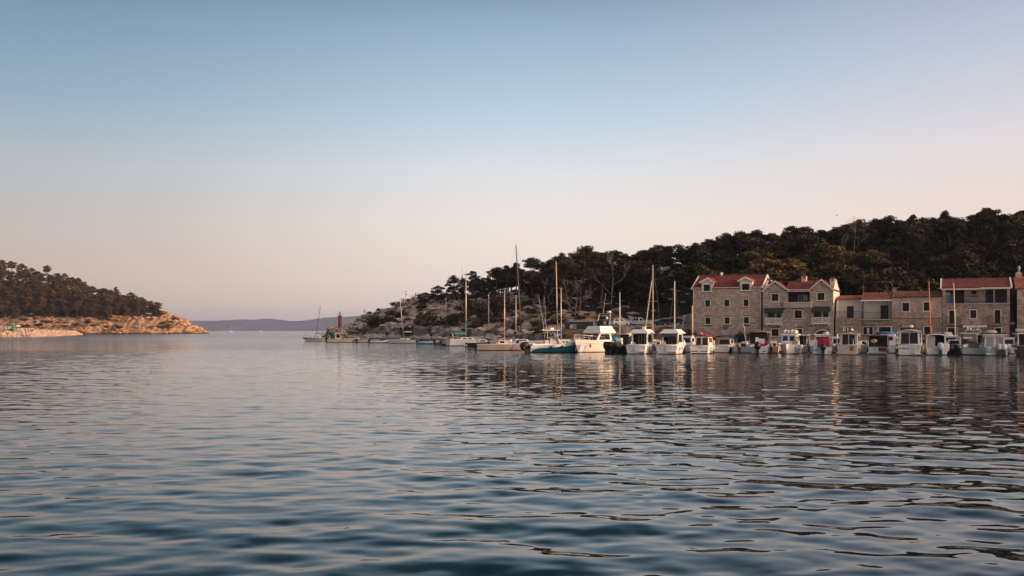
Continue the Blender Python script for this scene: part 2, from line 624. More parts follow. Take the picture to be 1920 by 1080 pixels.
# the wooded part of the hill has its own ground
cz = (PXG[:-1, :-1] > 0)
ex = E[:-1, :-1]
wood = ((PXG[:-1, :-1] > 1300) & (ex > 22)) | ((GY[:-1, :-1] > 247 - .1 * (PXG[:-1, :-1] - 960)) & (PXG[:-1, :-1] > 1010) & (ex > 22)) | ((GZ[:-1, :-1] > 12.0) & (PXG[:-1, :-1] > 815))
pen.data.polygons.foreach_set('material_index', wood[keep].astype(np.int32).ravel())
del ex, cz

# ------------------------------------------------------------------ quay
qm = MB()
top = []
ins = []
for i, (x, y) in enumerate(EDGE):
    a = Vector(EDGE[max(i - 1, 0)])
    b = Vector(EDGE[min(i + 1, len(EDGE) - 1)])
    d = (b - a).normalized()
    nn = Vector((d.y, -d.x))
    wdt = 26 if i < 3 else (16 if i == 3 else 5.0)
    top.append((x, y))
    ins.append((x + nn.x * wdt, y + nn.y * wdt))
QZ = [1.2, 1.2, 1.2, 1.15, 1.1, 1.1, 1.0, .9]
for i in range(len(EDGE) - 1):
    a, b, c, d = top[i], top[i + 1], ins[i + 1], ins[i]
    z0, z1 = QZ[i], QZ[i + 1]
    qm.add([(*a, -3), (*b, -3), (*c, -3), (*d, -3), (*a, z0), (*b, z1), (*c, z1), (*d, z0)],
           [(4, 7, 6, 5), (0, 4, 5, 1), (2, 6, 7, 3)])
M['quay'] = pm('quay_concrete', (.27, .235, .22), .9, .25, .5, bump=.2)
qo = qm.build('quay', M['quay'])
qo['kind'] = 'structure'
# coping stones along the quay edge
cpm = MB()
for i in range(len(EDGE) - 1):
    a, b = Vector((*top[i], QZ[i])), Vector((*top[i + 1], QZ[i + 1]))
    L_ = (b - a).length
    k = max(1, int(L_ / 1.6))
    dr = (b - a) / k
    nn = Vector((dr.y, -dr.x, 0)).normalized()
    for j in range(k):
        p, q_ = a + dr * (j + .015), a + dr * (j + .985)
        o1, o2 = nn * -.06, nn * .5
        zz = Vector((0, 0, .1 + random.uniform(-.012, .012)))
        dn = Vector((0, 0, -.12))
        cpm.hexa([p + o1 + dn, q_ + o1 + dn, q_ + o2 + dn, p + o2 + dn, p + o1 + zz, q_ + o1 + zz, q_ + o2 + zz, p + o2 + zz], random.random())
co_ = cpm.build('coping_stone', M['stone'], qo)
co_['kind'] = 'stuff'

# ------------------------------------------------------------------ left headland
HP = []


def hp(px, d, py=None, z=None):
    p = at(px, py if py is not None else HY, d)
    HP.append((p.x, p.y, z if z is not None else p.z))


for px in (-160, -60, 0, 60, 120, 180, 240, 300, 340, 367):
    hp(px, 946 + (px > 330) * 4, z=.4)
    hp(px, 925, z=-4)
for px, d in ((392, 950), (400, 975), (396, 1010), (400, 930), (380, 1030), (340, 1060)):
    hp(px, d, z=-4)
for px, py, d in ((-160, 522, 1050), (-60, 524, 1045), (0, 526, 1042), (60, 530, 1040), (100, 536, 1038), (150, 546, 1034), (200, 560, 1028), (250, 570, 1016), (285, 580, 1008), (305, 582, 1003), (322, 589, 995), (340, 598, 985), (357, 609, 975), (372, 618, 963),
                  (-60, 601, 972), (0, 602, 970), (60, 598, 970), (110, 601, 970), (160, 596, 968), (200, 600, 968), (250, 594, 972), (300, 600, 966), (335, 610, 960), (40, 612, 955), (150, 612, 955), (260, 611, 955)):
    hp(px, d, py=py)
for px, d, z in ((0, 1120, 40), (100, 1120, 32), (200, 1110, 22), (280, 1090, 8), (-160, 1130, 44), (330, 1050, 3)):
    hp(px, d, z=z)
hx = np.arange(-640, -268, 1.15)
hy = np.arange(930, 1130, 1.25)
HX, HYY = np.meshgrid(hx, hy)
HZ = rbf(HP, HX, HYY)
r1 = vnoise(HX / 16, HYY / 16, 21, 5, ridged=True)
r2 = vnoise(HX / 5, HYY / 5, 22, 4, ridged=True)
hh = np.clip(HZ / 3, 0, 1)
r3 = vnoise(HX / 2.4, HYY / 2.4, 23, 3, ridged=True)
HZ = HZ + hh * (1.5 * r1 + 1.15 * r2 + .6 * r3)
stt = HZ / 3.2 + .6 * vnoise(HX / 40, HYY / 40, 24, 2) + HX / 60
HZ = HZ - hh * 1.3 * (stt - np.floor(stt) - .5)
hk = ~((HZ[:-1, :-1] < -2) & (HZ[1:, 1:] < -2) & (HZ[:-1, 1:] < -2) & (HZ[1:, :-1] < -2))
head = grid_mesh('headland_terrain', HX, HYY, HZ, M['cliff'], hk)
head['kind'] = 'structure'
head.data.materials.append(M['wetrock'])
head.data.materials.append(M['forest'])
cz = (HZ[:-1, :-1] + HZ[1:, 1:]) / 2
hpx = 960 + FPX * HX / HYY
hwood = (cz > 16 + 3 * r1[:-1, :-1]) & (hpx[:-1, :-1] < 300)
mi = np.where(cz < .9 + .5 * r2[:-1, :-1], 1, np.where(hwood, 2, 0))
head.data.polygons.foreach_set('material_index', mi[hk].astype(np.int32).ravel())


def hz2(x, y):
    i, j = (y - hy[0]) / 1.25, (x - hx[0]) / 1.15
    i, j = min(max(i, 0), len(hy) - 2.001), min(max(j, 0), len(hx) - 2.001)
    return float(HZ[int(i), int(j)])


# ------------------------------------------------------------------ far island across the channel
ID = 14000.0
prof = [(-400, 600), (250, 603), (330, 601.5), (400, 601.5), (430, 600.5), (456, 599), (478, 600), (500, 597.5), (520, 599), (545, 602), (566, 601.5), (588, 599), (610, 595.5), (640, 594.5), (665, 593), (720, 591), (820, 588), (1000, 592), (1300, 598)]
ixs = np.linspace((-400 - 960) * ID / FPX, (1250 - 960) * ID / FPX, 420)
ppx = 960 + FPX * ixs / ID
crest = (HY - np.interp(ppx, [p[0] for p in prof], [p[1] for p in prof])) * ID / FPX + CH
vv = np.linspace(0, 1, 26)
IX, VV = np.meshgrid(ixs, vv)
IY = ID - 900 + 1800 * VV
bump_ = np.sin(np.clip(VV, 0, 1) * math.pi)
IZ = crest[None, :] * bump_ ** .8 - 3 * (1 - bump_)
IZ = IZ + bump_ * 12 * vnoise(IX / 520, IY / 320, 31, 5, ridged=True) * (1 - bump_ * .75)
M['island'] = ground_mat('far_scrub_hills', (.14, .12, .10), (.05, .055, .035), (.08, .08, .05), .004, .55)
isl = grid_mesh('distant_hills', IX, IY, IZ, M['island'])
isl['kind'] = 'structure'

# ------------------------------------------------------------------ sea: one sheet out to the horizon, with real waves
ths = np.linspace(-.58, .58, 460)
rows = [8.5]
while rows[-1] < 16500:
    d = rows[-1]
    rows.append(d + max(.07, d * d / 3087 * (.16 if d < 150 else .16 + .8 * min(1, (d - 150) / 100))))
rows = np.array(rows)
TH, DD = np.meshgrid(np.tan(ths), rows)
SX, SY = TH * DD, DD
wave = np.zeros_like(SX)
wr = np.random.default_rng(5)
stepd = np.gradient(rows)[:, None]
calm = .80 + .40 * vnoise(SX / 22, SY / 34, 41, 3)
calm = np.clip(calm, .45, 1.3)
calm = calm * np.interp(SY, [8, 20, 35, 60, 95, 130, 250, 600], [1.1, .86, .66, .66, 1.1, 1.45, 1.4, 1.4])
for lam0, lam1, slope, cnt in ((3.0, 6.0, .010, 14), (1.5, 3.0, .032, 34), (.75, 1.5, .040, 40), (.38, .75, .028, 30)):
    for _ in range(cnt):
        lam = wr.uniform(lam0, lam1)
        ang = math.radians(wr.normal(78, 38))
        k = 2 * math.pi / lam
        a = slope * math.sqrt(2.0 / cnt) / k
        fade = np.clip((lam / (2.3 * stepd) - .7) / .6, 0, 1)
        ph = k * (SX * math.cos(ang) + SY * math.sin(ang)) + wr.uniform(0, 6.28)
        wave += a * fade * np.sin(ph + .35 * np.sin(ph))
wave *= calm
m = bpy.data.materials.new('sea_water')
m.use_nodes = True
t = m.node_tree
b = t.nodes['Principled BSDF']
b.inputs['Base Color'].default_value = (.003, .016, .022, 1)
b.inputs['IOR'].default_value = 1.25
b.inputs['Specular IOR Level'].default_value = .5
n = t.nodes.new
co = n('ShaderNodeTexCoord')
sp = n('ShaderNodeSeparateXYZ')
t.links.new(co.outputs['Object'], sp.inputs[0])
mp = n('ShaderNodeMapping')
mp.inputs['Scale'].default_value = (.55, 1.0, 1)
t.links.new(co.outputs['Object'], mp.inputs[0])


def seanoise(scale, det, dist=.0):
    z = n('ShaderNodeTexNoise')
    z.inputs['Scale'].default_value = scale
    z.inputs['Detail'].default_value = det
    z.inputs['Distortion'].default_value = dist
    t.links.new(mp.outputs[0], z.inputs['Vector'])
    return z.outputs[0]


def mapr(x, a0, a1, b0, b1):
    r = n('ShaderNodeMapRange')
    r.interpolation_type = 'SMOOTHSTEP'
    for i, v in enumerate((a0, a1, b0, b1)):
        r.inputs[i + 1].default_value = v
    t.links.new(x, r.inputs[0])
    return r.outputs[0]


def mul(a, c):
    r = n('ShaderNodeMath')
    r.operation = 'MULTIPLY'
    for s_, v in ((r.inputs[0], a), (r.inputs[1], c)):
        if hasattr(v, 'node'):
            t.links.new(v, s_)
        else:
            s_.default_value = v
    return r.outputs[0]


open_sea = mapr(sp.outputs[1], 82, 220, 0, 1)
b1_ = n('ShaderNodeBump')
b1_.inputs['Distance'].default_value = .05
t.links.new(mapr(sp.outputs[1], 72, 118, .05, 1.0), b1_.inputs['Strength'])
t.links.new(seanoise(2.2, 3, .3), b1_.inputs['Height'])
b2_ = n('ShaderNodeBump')
b2_.inputs['Distance'].default_value = .35
t.links.new(mul(open_sea, mapr(seanoise(.03, 3), .35, .65, .25, .8)), b2_.inputs['Strength'])
t.links.new(seanoise(.55, 4, .2), b2_.inputs['Height'])
t.links.new(b1_.outputs[0], b2_.inputs['Normal'])
t.links.new(b2_.outputs[0], b.inputs['Normal'])
t.links.new(mapr(sp.outputs[1], 70, 500, .03, .16), b.inputs['Roughness'])
sea = grid_mesh('sea', SX, SY, wave, m)
sea['kind'] = 'structure'
print('sea', wave.shape, 'pen', GZ.shape, 'head', HZ.shape)
del SX, SY, TH, DD, wave, calm

# ------------------------------------------------------------------ haze over the channel
hm = MB()
hm.box(-11000, 11000, -60, 17000, -6, 260)
hmat = bpy.data.materials.new('sea_haze')
hmat.use_nodes = True
ht = hmat.node_tree
for nd in list(ht.nodes):
    ht.nodes.remove(nd)
ho = ht.nodes.new('ShaderNodeOutputMaterial')
pv = ht.nodes.new('ShaderNodeVolumePrincipled')
pv.inputs['Color'].default_value = (.50, .65, 1.0, 1)
pv.inputs['Density'].default_value = .00005
pv.inputs['Anisotropy'].default_value = .2
ht.links.new(pv.outputs[0], ho.inputs['Volume'])
hz_o = hm.build('haze', hmat)
hz_o['kind'] = 'stuff'
# ------------------------------------------------------------------ stone houses
def rt(px, back=0.0):
    k = (px - 960) / FPX
    p = P0 + NB * back
    return (k * p.y - p.x) / (U.x - k * U.y)


def rz(px, py, back=0.0):
    p = P0 + NB * back + U * rt(px, back)
    return CH + (HY - py) * p.y / FPX


BASE = 1.2


class House:
    def __init__(s, px0, label, group='stone houses in the row on the quay', name='stone_house'):
        s.t0 = rt(px0)
        p = row_pt(s.t0)
        s.o = thing(name, label, 'house', (p.x, p.y, 0), -ROW, group)

    def x(s, px, back=0.0):
        return rt(px, back) - s.t0

    def rect(s, a, b, c, d, back=0.0):
        """photo pixels left, top, right, bottom -> x0, x1, z0, z1 on the facade plane set that far back"""
        m_ = (a + c) / 2
        return (s.x(a, back), s.x(c, back), rz(m_, d, back), rz(m_, b, back))


def inpoly(x, z, poly):
    c = False
    j = len(poly) - 1
    for i in range(len(poly)):
        (xi, zi), (xj, zj) = poly[i], poly[j]
        if (zi > z) != (zj > z) and x < (xj - xi) * (z - zi) / (zj - zi) + xi:
            c = not c
        j = i
    return c


def facade(house, poly, holes, back_y, mat, y=0.0, stone=None, sh=.26, sl=(.34, .62), name='wall', pad=.14, side=True):
    """front wall with real openings (poly in x, z), the sides and back of the block, and its stones as a child"""
    x0, x1 = min(p[0] for p in poly), max(p[0] for p in poly)
    z0 = min(p[1] for p in poly)
    zt = min(p[1] for p in poly if p[1] > z0 + .3)
    mb = MB()
    xs = sorted({x0, x1, *[v for h in holes for v in h[:2]]})
    zs = sorted({z0, zt, *[v for h in holes for v in h[2:] if v < zt]})
    for a, b in zip(xs[:-1], xs[1:]):
        for c, d in zip(zs[:-1], zs[1:]):
            mx_, mz_ = (a + b) / 2, (c + d) / 2
            if any(h[0] < mx_ < h[1] and h[2] < mz_ < h[3] for h in holes):
                continue
            mb.add([(a, y, c), (b, y, c), (b, y, d), (a, y, d)], [(0, 1, 2, 3)])
    up = [p for p in poly if p[1] >= zt - 1e-6]
    if len(up) > 2:
        mb.add([(p[0], y, p[1]) for p in up], [tuple(range(len(up)))])
    for h in holes:
        a, b, c, d = h[:4]
        e = y + .32
        mb.add([(a, y, c), (b, y, c), (b, y, d), (a, y, d), (a, e, c), (b, e, c), (b, e, d), (a, e, d)], [(0, 4, 5, 1), (1, 5, 6, 2), (2, 6, 7, 3), (3, 7, 4, 0)])
    n = len(poly)
    vs = [(p[0], y, p[1]) for p in poly] + [(p[0], back_y, p[1]) for p in poly]
    mb.add(vs, [(i, (i + 1) % n, (i + 1) % n + n, i + n) for i in range(n)] + [tuple(range(2 * n - 1, n - 1, -1))])
    w = mb.build(name, mat, house.o)
    if stone:
        sb = MB()
        z = z0 + .02
        zmax = max(p[1] for p in poly)
        while z < zmax:
            h_ = sh * random.uniform(.85, 1.2)
            x = x0 + .02 - random.uniform(0, .2)
            while x < x1 - .05:
                l_ = random.uniform(*sl)
                a, b = max(x, x0 + .01), min(x + l_ - .03, x1 - .01)
                x += l_
                if b - a < .1:
                    continue
                c, d = z, z + h_ - .03
                cuts = [(a, b)]
                for hq in holes:
                    if hq[2] - pad < d and hq[3] + pad > c:
                        nc = []
                        for (p, q_) in cuts:
                            l0, l1 = hq[0] - pad, hq[1] + pad
                            if q_ <= l0 or p >= l1:
                                nc.append((p, q_))
                            else:
                                if l0 - p > .08:
                                    nc.append((p, l0))
                                if q_ - l1 > .08:
                                    nc.append((l1, q_))
                        cuts = nc
                for (p, q_) in cuts:
                    if all(inpoly(u, v, poly) for u, v in ((p + .01, c), (q_ - .01, c), (p + .01, d), (q_ - .01, d))):
                        f = y - .045 - random.uniform(0, .035)
                        j = lambda: random.uniform(-.008, .008)
                        sb.add([(p + j(), f, c + j()), (q_ + j(), f, c + j()), (q_ + j(), f, d + j()), (p + j(), f, d + j()), (p, y, c), (q_, y, c), (q_, y, d), (p, y, d)],
                               [(0, 1, 2, 3), (0, 4, 5, 1), (1, 5, 6, 2), (2, 6, 7, 3), (3, 7, 4, 0)], random.random())
            z += h_
        so = sb.build('stone', stone, w)
        so['kind'] = 'stuff'
    return w


def window(house, r, y=0.0, trim=.13, mat=None, bars=True, glass=None, sill=True, lit=None, name='window'):
    a, b, c, d = r[:4]
    mb = MB()
    f = y - .11
    mb.box(a - trim, a, f, y + .1, c, d).box(b, b + trim, f, y + .1, c, d)
    mb.box(a - trim, b + trim, f - .01, y + .1, d, d + trim)
    if sill:
        mb.box(a - trim - .05, b + trim + .05, f - .05, y + .1, c - trim, c)
    w = mb.build(name, mat or M['trim'], house.o)
    MB().add([(a, y + .2, c), (b, y + .2, c), (b, y + .2, d), (a, y + .2, d)], [(0, 1, 2, 3)]).build('pane', glass or M['pane'], w)
    if bars:
        k = MB()
        t_ = .035
        k.box(a, a + .05, y + .14, y + .19, c, d).box(b - .05, b, y + .14, y + .19, c, d)
        k.box(a + .05, b - .05, y + .14, y + .19, d - .05, d).box(a + .05, b - .05, y + .14, y + .19, c, c + .05)
        m_ = (a + b) / 2
        k.box(m_ - t_, m_ + t_, y + .135, y + .19, c + .05, d - .05)
        k.build('sash', M['shutter'], w)
    return w


def roof_slope(parent, e0, e1, r1, r0, mat, th=.12, pitch=.24, course=.42, name='roof', clip=None):
    """a tiled slope: eave e0-e1, ridge r0-r1; slab plus barrel tiles"""
    e0, e1, r0, r1 = map(Vector, (e0, e1, r0, r1))
    nn = (e1 - e0).cross(r0 - e0).normalized()
    if nn.z < 0:
        nn = -nn
    sb = MB()
    lo = [e0, e1, r1, r0]
    sb.hexa([p - nn * th for p in lo] + lo)
    ro = sb.build(name, mat, parent)
    n = max(2, int((e1 - e0).length / pitch))
    m_ = max(2, int((r0 - e0).length / course))
    tb = MB()
    for j in range(m_):
        for i in range(n):
            v0, v1 = j / m_, (j + 1) / m_
            u0, u1 = i / n, (i + .92) / n
            if clip and not clip((u0 + u1) / 2, (v0 + v1) / 2):
                continue
            g = lambda u, v: (e0 * (1 - u) + e1 * u) * (1 - v) + (r0 * (1 - u) + r1 * u) * v
            lift0, lift1 = .075, .045
            um = (u0 + u1) / 2
            a, b, c_ = g(u0, v0), g(um, v0), g(u1, v0)
            d, e, f = g(u0, v1), g(um, v1), g(u1, v1)
            uq0, uq1 = u0 * .72 + um * .28, u1 * .72 + um * .28
            a2, c2, d2, f2 = g(uq0, v0), g(uq1, v0), g(uq0, v1), g(uq1, v1)
            tb.add([a + nn * .004, a2 + nn * lift0, c2 + nn * lift0, c_ + nn * .004, d + nn * .004, d2 + nn * lift1, f2 + nn * lift1, f + nn * .004],
                   [(0, 1, 5, 4), (1, 2, 6, 5), (2, 3, 7, 6), (0, 3, 2, 1)], random.random())
    to = tb.build('roof_tile', mat, ro)
    to['kind'] = 'stuff'
    return ro


def railing(parent, pts, z0, h, step=.14, mat=None, name='railing', r=.014):
    mb = MB()
    for a, b in zip(pts[:-1], pts[1:]):
        a, b = Vector((*a, z0)), Vector((*b, z0))
        mb.tube([a + Vector((0, 0, h)), b + Vector((0, 0, h))], r * 1.6, 5)
        mb.tube([a + Vector((0, 0, .08)), b + Vector((0, 0, .08))], r, 4)
        k = max(1, int((b - a).length / step))
        for i in range(k + 1):
            p = a.lerp(b, i / k)
            mb.tube([p, p + Vector((0, 0, h))], r * (1.5 if i in (0, k) else .9), 4)
    return mb.build(name, mat or M['iron'], parent)


def chimney(parent, c, w, d, z0, z1, wall, cap, opening=True):
    ch = MB().box(c[0] - w / 2, c[0] + w / 2, c[1] - d / 2, c[1] + d / 2, z0, z1).build('chimney', wall, parent)
    k = MB()
    e = .07
    k.box(c[0] - w / 2 - e, c[0] + w / 2 + e, c[1] - d / 2 - e, c[1] + d / 2 + e, z1, z1 + .07)
    k.hexa([(c[0] - w / 2 - e, c[1] - d / 2 - e, z1 + .07), (c[0] + w / 2 + e, c[1] - d / 2 - e, z1 + .07), (c[0] + w / 2 + e, c[1] + d / 2 + e, z1 + .07), (c[0] - w / 2 - e, c[1] + d / 2 + e, z1 + .07),
            (c[0] - w / 5, c[1] - d / 5, z1 + .3), (c[0] + w / 5, c[1] - d / 5, z1 + .3), (c[0] + w / 5, c[1] + d / 5, z1 + .3), (c[0] - w / 5, c[1] + d / 5, z1 + .3)])
    k.build('chimney_cap', cap, ch)
    if opening:
        MB().box(c[0] - w / 5, c[0] + w / 5, c[1] - d / 2 - .012, c[1] - d / 2 + .05, z1 - .32, z1 - .08).build('smoke_opening', M['dark'], ch)
    return ch


# --- the tall house with two dormers
h = House(1300, 'three storey stone house with two gabled dormers and smooth red roof, first of the row')
Wd, Dp = h.x(1427), 9.0
ze = rz(1364, 539.5)
zr = CH + (HY - 517) * (row_pt(rt(1374, 4.5), 4.5).y) / FPX
hol = []
win = []
for a, b, c, d in ((1322.5, 562.5, 1331.5, 575), (1358.5, 562, 1367.5, 574.5), (1394.5, 561.5, 1403.5, 574), (1323, 595.5, 1332, 607.5), (1359, 595, 1368, 607), (1395, 594.5, 1404, 606.5)):
    win.append(h.rect(a, b, c, d))
dorm = [(h.rect(1319, 533.5, 1332.5, 546), h.x(1327), rz(1327, 521)), (h.rect(1391, 532, 1406, 544), h.x(1397.5), rz(1397.5, 519))]
facade(h, [(0, BASE), (Wd, BASE), (Wd, ze), (0, ze)], win + [(d[0][0], d[0][1], d[0][2], ze) for d in dorm], Dp, M['mortar'], stone=M['stone'], sh=.29, sl=(.36, .58))
for i, r in enumerate(win):
    window(h, r, glass=M['pane'])
for x_, nm in ((0, 0), (Wd, 1)):
    gm = MB()
    gm.add([(x_, 0, ze - .1), (x_, Dp, ze - .1), (x_, Dp / 2, zr - .08)], [(0, 1, 2)])
    gm.build('gable_wall', M['render'], h.o)
rk_ = (zr - ze) / (Dp / 2 + .22)
cutx = [(d[0][0] - .34, d[0][1] + .34) for d in dorm]
for xa, xb, ya in ((-.12, cutx[0][0], -.22), (cutx[0][0], cutx[0][1], 1.1), (cutx[0][1], cutx[1][0], -.22), (cutx[1][0], cutx[1][1], 1.1), (cutx[1][1], Wd + .12, -.22)):
    za = ze - .02 + (ya + .22) * rk_
    roof_slope(h.o, (xa, ya, za), (xb, ya, za), (xb, Dp / 2, zr), (xa, Dp / 2, zr), M['tile_red'], pitch=.2, course=.34)
roof_slope(h.o, (Wd + .12, Dp + .2, ze - .02), (-.12, Dp + .2, ze - .02), (-.12, Dp / 2, zr), (Wd + .12, Dp / 2, zr), M['tile_red'], pitch=.3, course=.6)
for x_ in (-.2, Wd + .2):
    for s_ in (0, 1):
        ya = -.26 if s_ == 0 else Dp + .24
        bb = MB()
        bb.hexa([(x_ - .07, ya, ze - .2), (x_ + .07, ya, ze - .2), (x_ + .07, Dp / 2, zr - .18), (x_ - .07, Dp / 2, zr - .18), (x_ - .07, ya, ze + .08), (x_ + .07, ya, ze + .08), (x_ + .07, Dp / 2, zr + .12), (x_ - .07, Dp / 2, zr + .12)])
        bb.build('bargeboard', M['white_old'], h.o)
MB().tube([(-.1, Dp / 2, zr + .05), (Wd + .1, Dp / 2, zr + .05)], .11, 8).build('ridge_tile', M['tile_red'], h.o)
segs = [(-.1, dorm[0][0][0] - .45), (dorm[0][0][1] + .45, dorm[1][0][0] - .45), (dorm[1][0][1] + .45, Wd + .1)]
for a, b in segs:
    MB().tube([(a, -.3, ze + .0), (b, -.3, ze + .0)], .07, 6).build('gutter', M['trim'], h.o)
MB().tube([(Wd - .12, -.3, ze), (Wd - .12, -.16, ze - .35), (Wd - .12, -.16, BASE)], .05, 6).build('drainpipe', M['trim'], h.o)
MB().box(-.02, .1, -.10, .05, BASE, ze - .1).build('corner_stone', M['trim'], h.o)
for r, ax, az in dorm:
    a, b, c, d = r
    m_ = .34
    ez = az - (ax - a + m_) * .52
    dm = MB()
    yb = 3.4
    fz = d + .1
    x0, x1 = a - m_, b + m_
    # cheeks and front round the window
    dm.box(x0, a, -.03, .3, ze - .15, ez).box(b, x1, -.03, .3, ze - .15, ez)
    dm.add([(x0, -.03, ez), (x1, -.03, ez), (ax, -.03, az - .12), (a, -.03, ez), (b, -.03, ez), (a, -.03, d), (b, -.03, d)], [(0, 1, 2), (3, 5, 6, 4)] if d < ez else [(0, 1, 2)])
    dm.add([(x0, -.03, ze - .15), (x0, yb, ze - .15), (x0, yb, ez), (x0, -.03, ez)], [(0, 3, 2, 1)])
    dm.add([(x1, -.03, ze - .15), (x1, yb, ze - .15), (x1, yb, ez), (x1, -.03, ez)], [(0, 1, 2, 3)])
    do = dm.build('dormer', M['trim'], h.o)
    for sx, xx in ((-1, x0 - .28), (1, x1 + .28)):
        zz = ez - .28 * .52
        e0, e1, r1, r0 = (xx, -.25, zz), (xx, yb, zz), (ax, yb, az), (ax, -.25, az)
        sb = MB()
        sb.hexa([(p[0], p[1], p[2] - .1) for p in (e0, e1, r1, r0)] + [e0, e1, r1, r0])
        rf = sb.build('dormer_roof', M['tile_red'], do)
        tb = MB()
        for k in range(10):
            u = (k + .5) / 10
            ln = [Vector(e0).lerp(Vector(e1), u) + Vector((0, 0, .03)), Vector(r0).lerp(Vector(r1), u) + Vector((0, 0, .03))]
            tb.tube(ln, .08, 5, tint=random.random())
        q_ = tb.build('dormer_tile', M['tile_red'], do)
        q_['kind'] = 'stuff'
        fb = MB()
        fb.hexa([(xx, -.32, zz - .22), (ax, -.32, az - .22), (ax, -.25, az - .22), (xx, -.25, zz - .22), (xx, -.32, zz + .03), (ax, -.32, az + .05), (ax, -.25, az + .05), (xx, -.25, zz + .03)])
        fb.build('fascia', M['white_old'], do)
    w_ = window(h, r, y=.0, trim=.14, mat=M['white_old'], bars=False)
    cb = MB()
    for k in range(5):
        cb.box(b - .34 + k * .06, b - .30 + k * .06, .10 + .02 * (k % 2), .13 + .02 * (k % 2), c + .05, d - .02)
    cb.build('curtain', M['red'] if ax > 4 else M['wood'], w_)
# carved crest above the quay
r = h.rect(1356, 609.5, 1366, 618.5)
cr = MB()
cr.blob(((r[0] + r[1]) / 2, -.1, (r[2] + r[3]) / 2), (.26, .06, .34), .7, 10, 6)
cr.blob(((r[0] + r[1]) / 2 - .3, -.1, (r[2] + r[3]) / 2 + .05), (.12, .05, .2), 1, 8, 5).blob(((r[0] + r[1]) / 2 + .3, -.1, (r[2] + r[3]) / 2 + .05), (.12, .05, .2), 1, 8, 5)
cr.build('carved_crest', M['mortar'], h.o)
cx_ = h.x(1352.5, 4.5)
vt = MB().lathe([(.18, 0), (.18, .3), (.26, .36), (.26, .52), (.14, .6)], (cx_, Dp / 2, zr - .05), 10).build('vent_pipe', M['white_old'], h.o, True)

# --- the house with two front gables, a loggia and white balconies
h = House(1431, 'stone house with twin front gables, deep loggia and two white railed balconies')
Wd, Dp = h.x(1562), 8.5
zl, zv = rz(1431, 545.5), rz(1478, 543.5)
zr0 = rz(1540, 540)
gx0, gx1, gx2, gx3 = 0, h.x(1478), h.x(1518), Wd
ax1, az1 = h.x(1453.5), rz(1453.5, 527.5)
ax2, az2 = h.x(1540), rz(1540, 524.5)
zb = rz(1500, 568.5)
log = h.rect(1478, 545, 1518, 570)
W2 = [h.rect(1447, 551, 1459.5, 564.5), h.rect(1533, 549, 1546, 562.5), h.rect(1490, 582, 1503.5, 596.5), h.rect(1447, 617, 1460, 630), h.rect(1491, 617, 1504, 629)]
bd = [h.rect(1440, 580, 1464, 607), h.rect(1527, 579, 1552, 606)]
arch = h.rect(1530, 620, 1554, 644)
arch = (arch[0], arch[1], BASE, arch[3])
lg = (gx1 + .05, gx2 - .05, zb, zv - .35)
poly = [(0, BASE), (Wd, BASE), (Wd, zv), (ax2, az2), (gx2, zv), (gx1, zv), (ax1, az1), (0, zv)]
facade(h, poly, W2 + bd + [lg, arch], Dp, M['mortar'], stone=M['stone'], sh=.25, sl=(.30, .56))
for r in W2:
    window(h, r, trim=.15)
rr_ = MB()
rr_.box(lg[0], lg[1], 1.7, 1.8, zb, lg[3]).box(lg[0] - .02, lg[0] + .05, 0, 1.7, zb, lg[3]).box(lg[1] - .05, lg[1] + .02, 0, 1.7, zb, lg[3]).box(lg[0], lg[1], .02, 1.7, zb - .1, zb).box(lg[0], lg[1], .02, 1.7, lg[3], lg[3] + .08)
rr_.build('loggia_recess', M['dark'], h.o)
r = h.rect(1494, 552, 1511, 564)
fw = MB()
for k in range(4):
    u = r[0] + (r[1] - r[0]) * k / 3
    fw.box(u - .035, u + .035, 1.6, 1.68, r[2], r[3])
for k in range(4):
    v = r[2] + (r[3] - r[2]) * k / 3
    fw.box(r[0] + .04, r[1] - .04, 1.61, 1.67, v - .025, v + .025)
lw = fw.build('loggia_window', M['trim'], h.o)
MB().box((r[0] + r[1]) / 2 + .05, r[1] - .05, 1.66, 1.69, r[2] + .1, r[3] - .1).build('warm_curtain', M['yellow_wood'], lw)
p = h.rect(1470, 567.5, 1522, 577)
MB().box(p[0], p[1], -.5, -.02, p[2], p[3]).build('loggia_parapet', M['concrete'], h.o)
MB().box(p[0] - .05, p[1] + .05, -.56, .0, p[3], p[3] + .08).build('parapet_coping', M['trim'], h.o)
MB().box(lg[0] - .2, lg[1] + .2, -.25, .1, lg[3] + .05, lg[3] + .25).build('loggia_lintel', M['trim'], h.o)
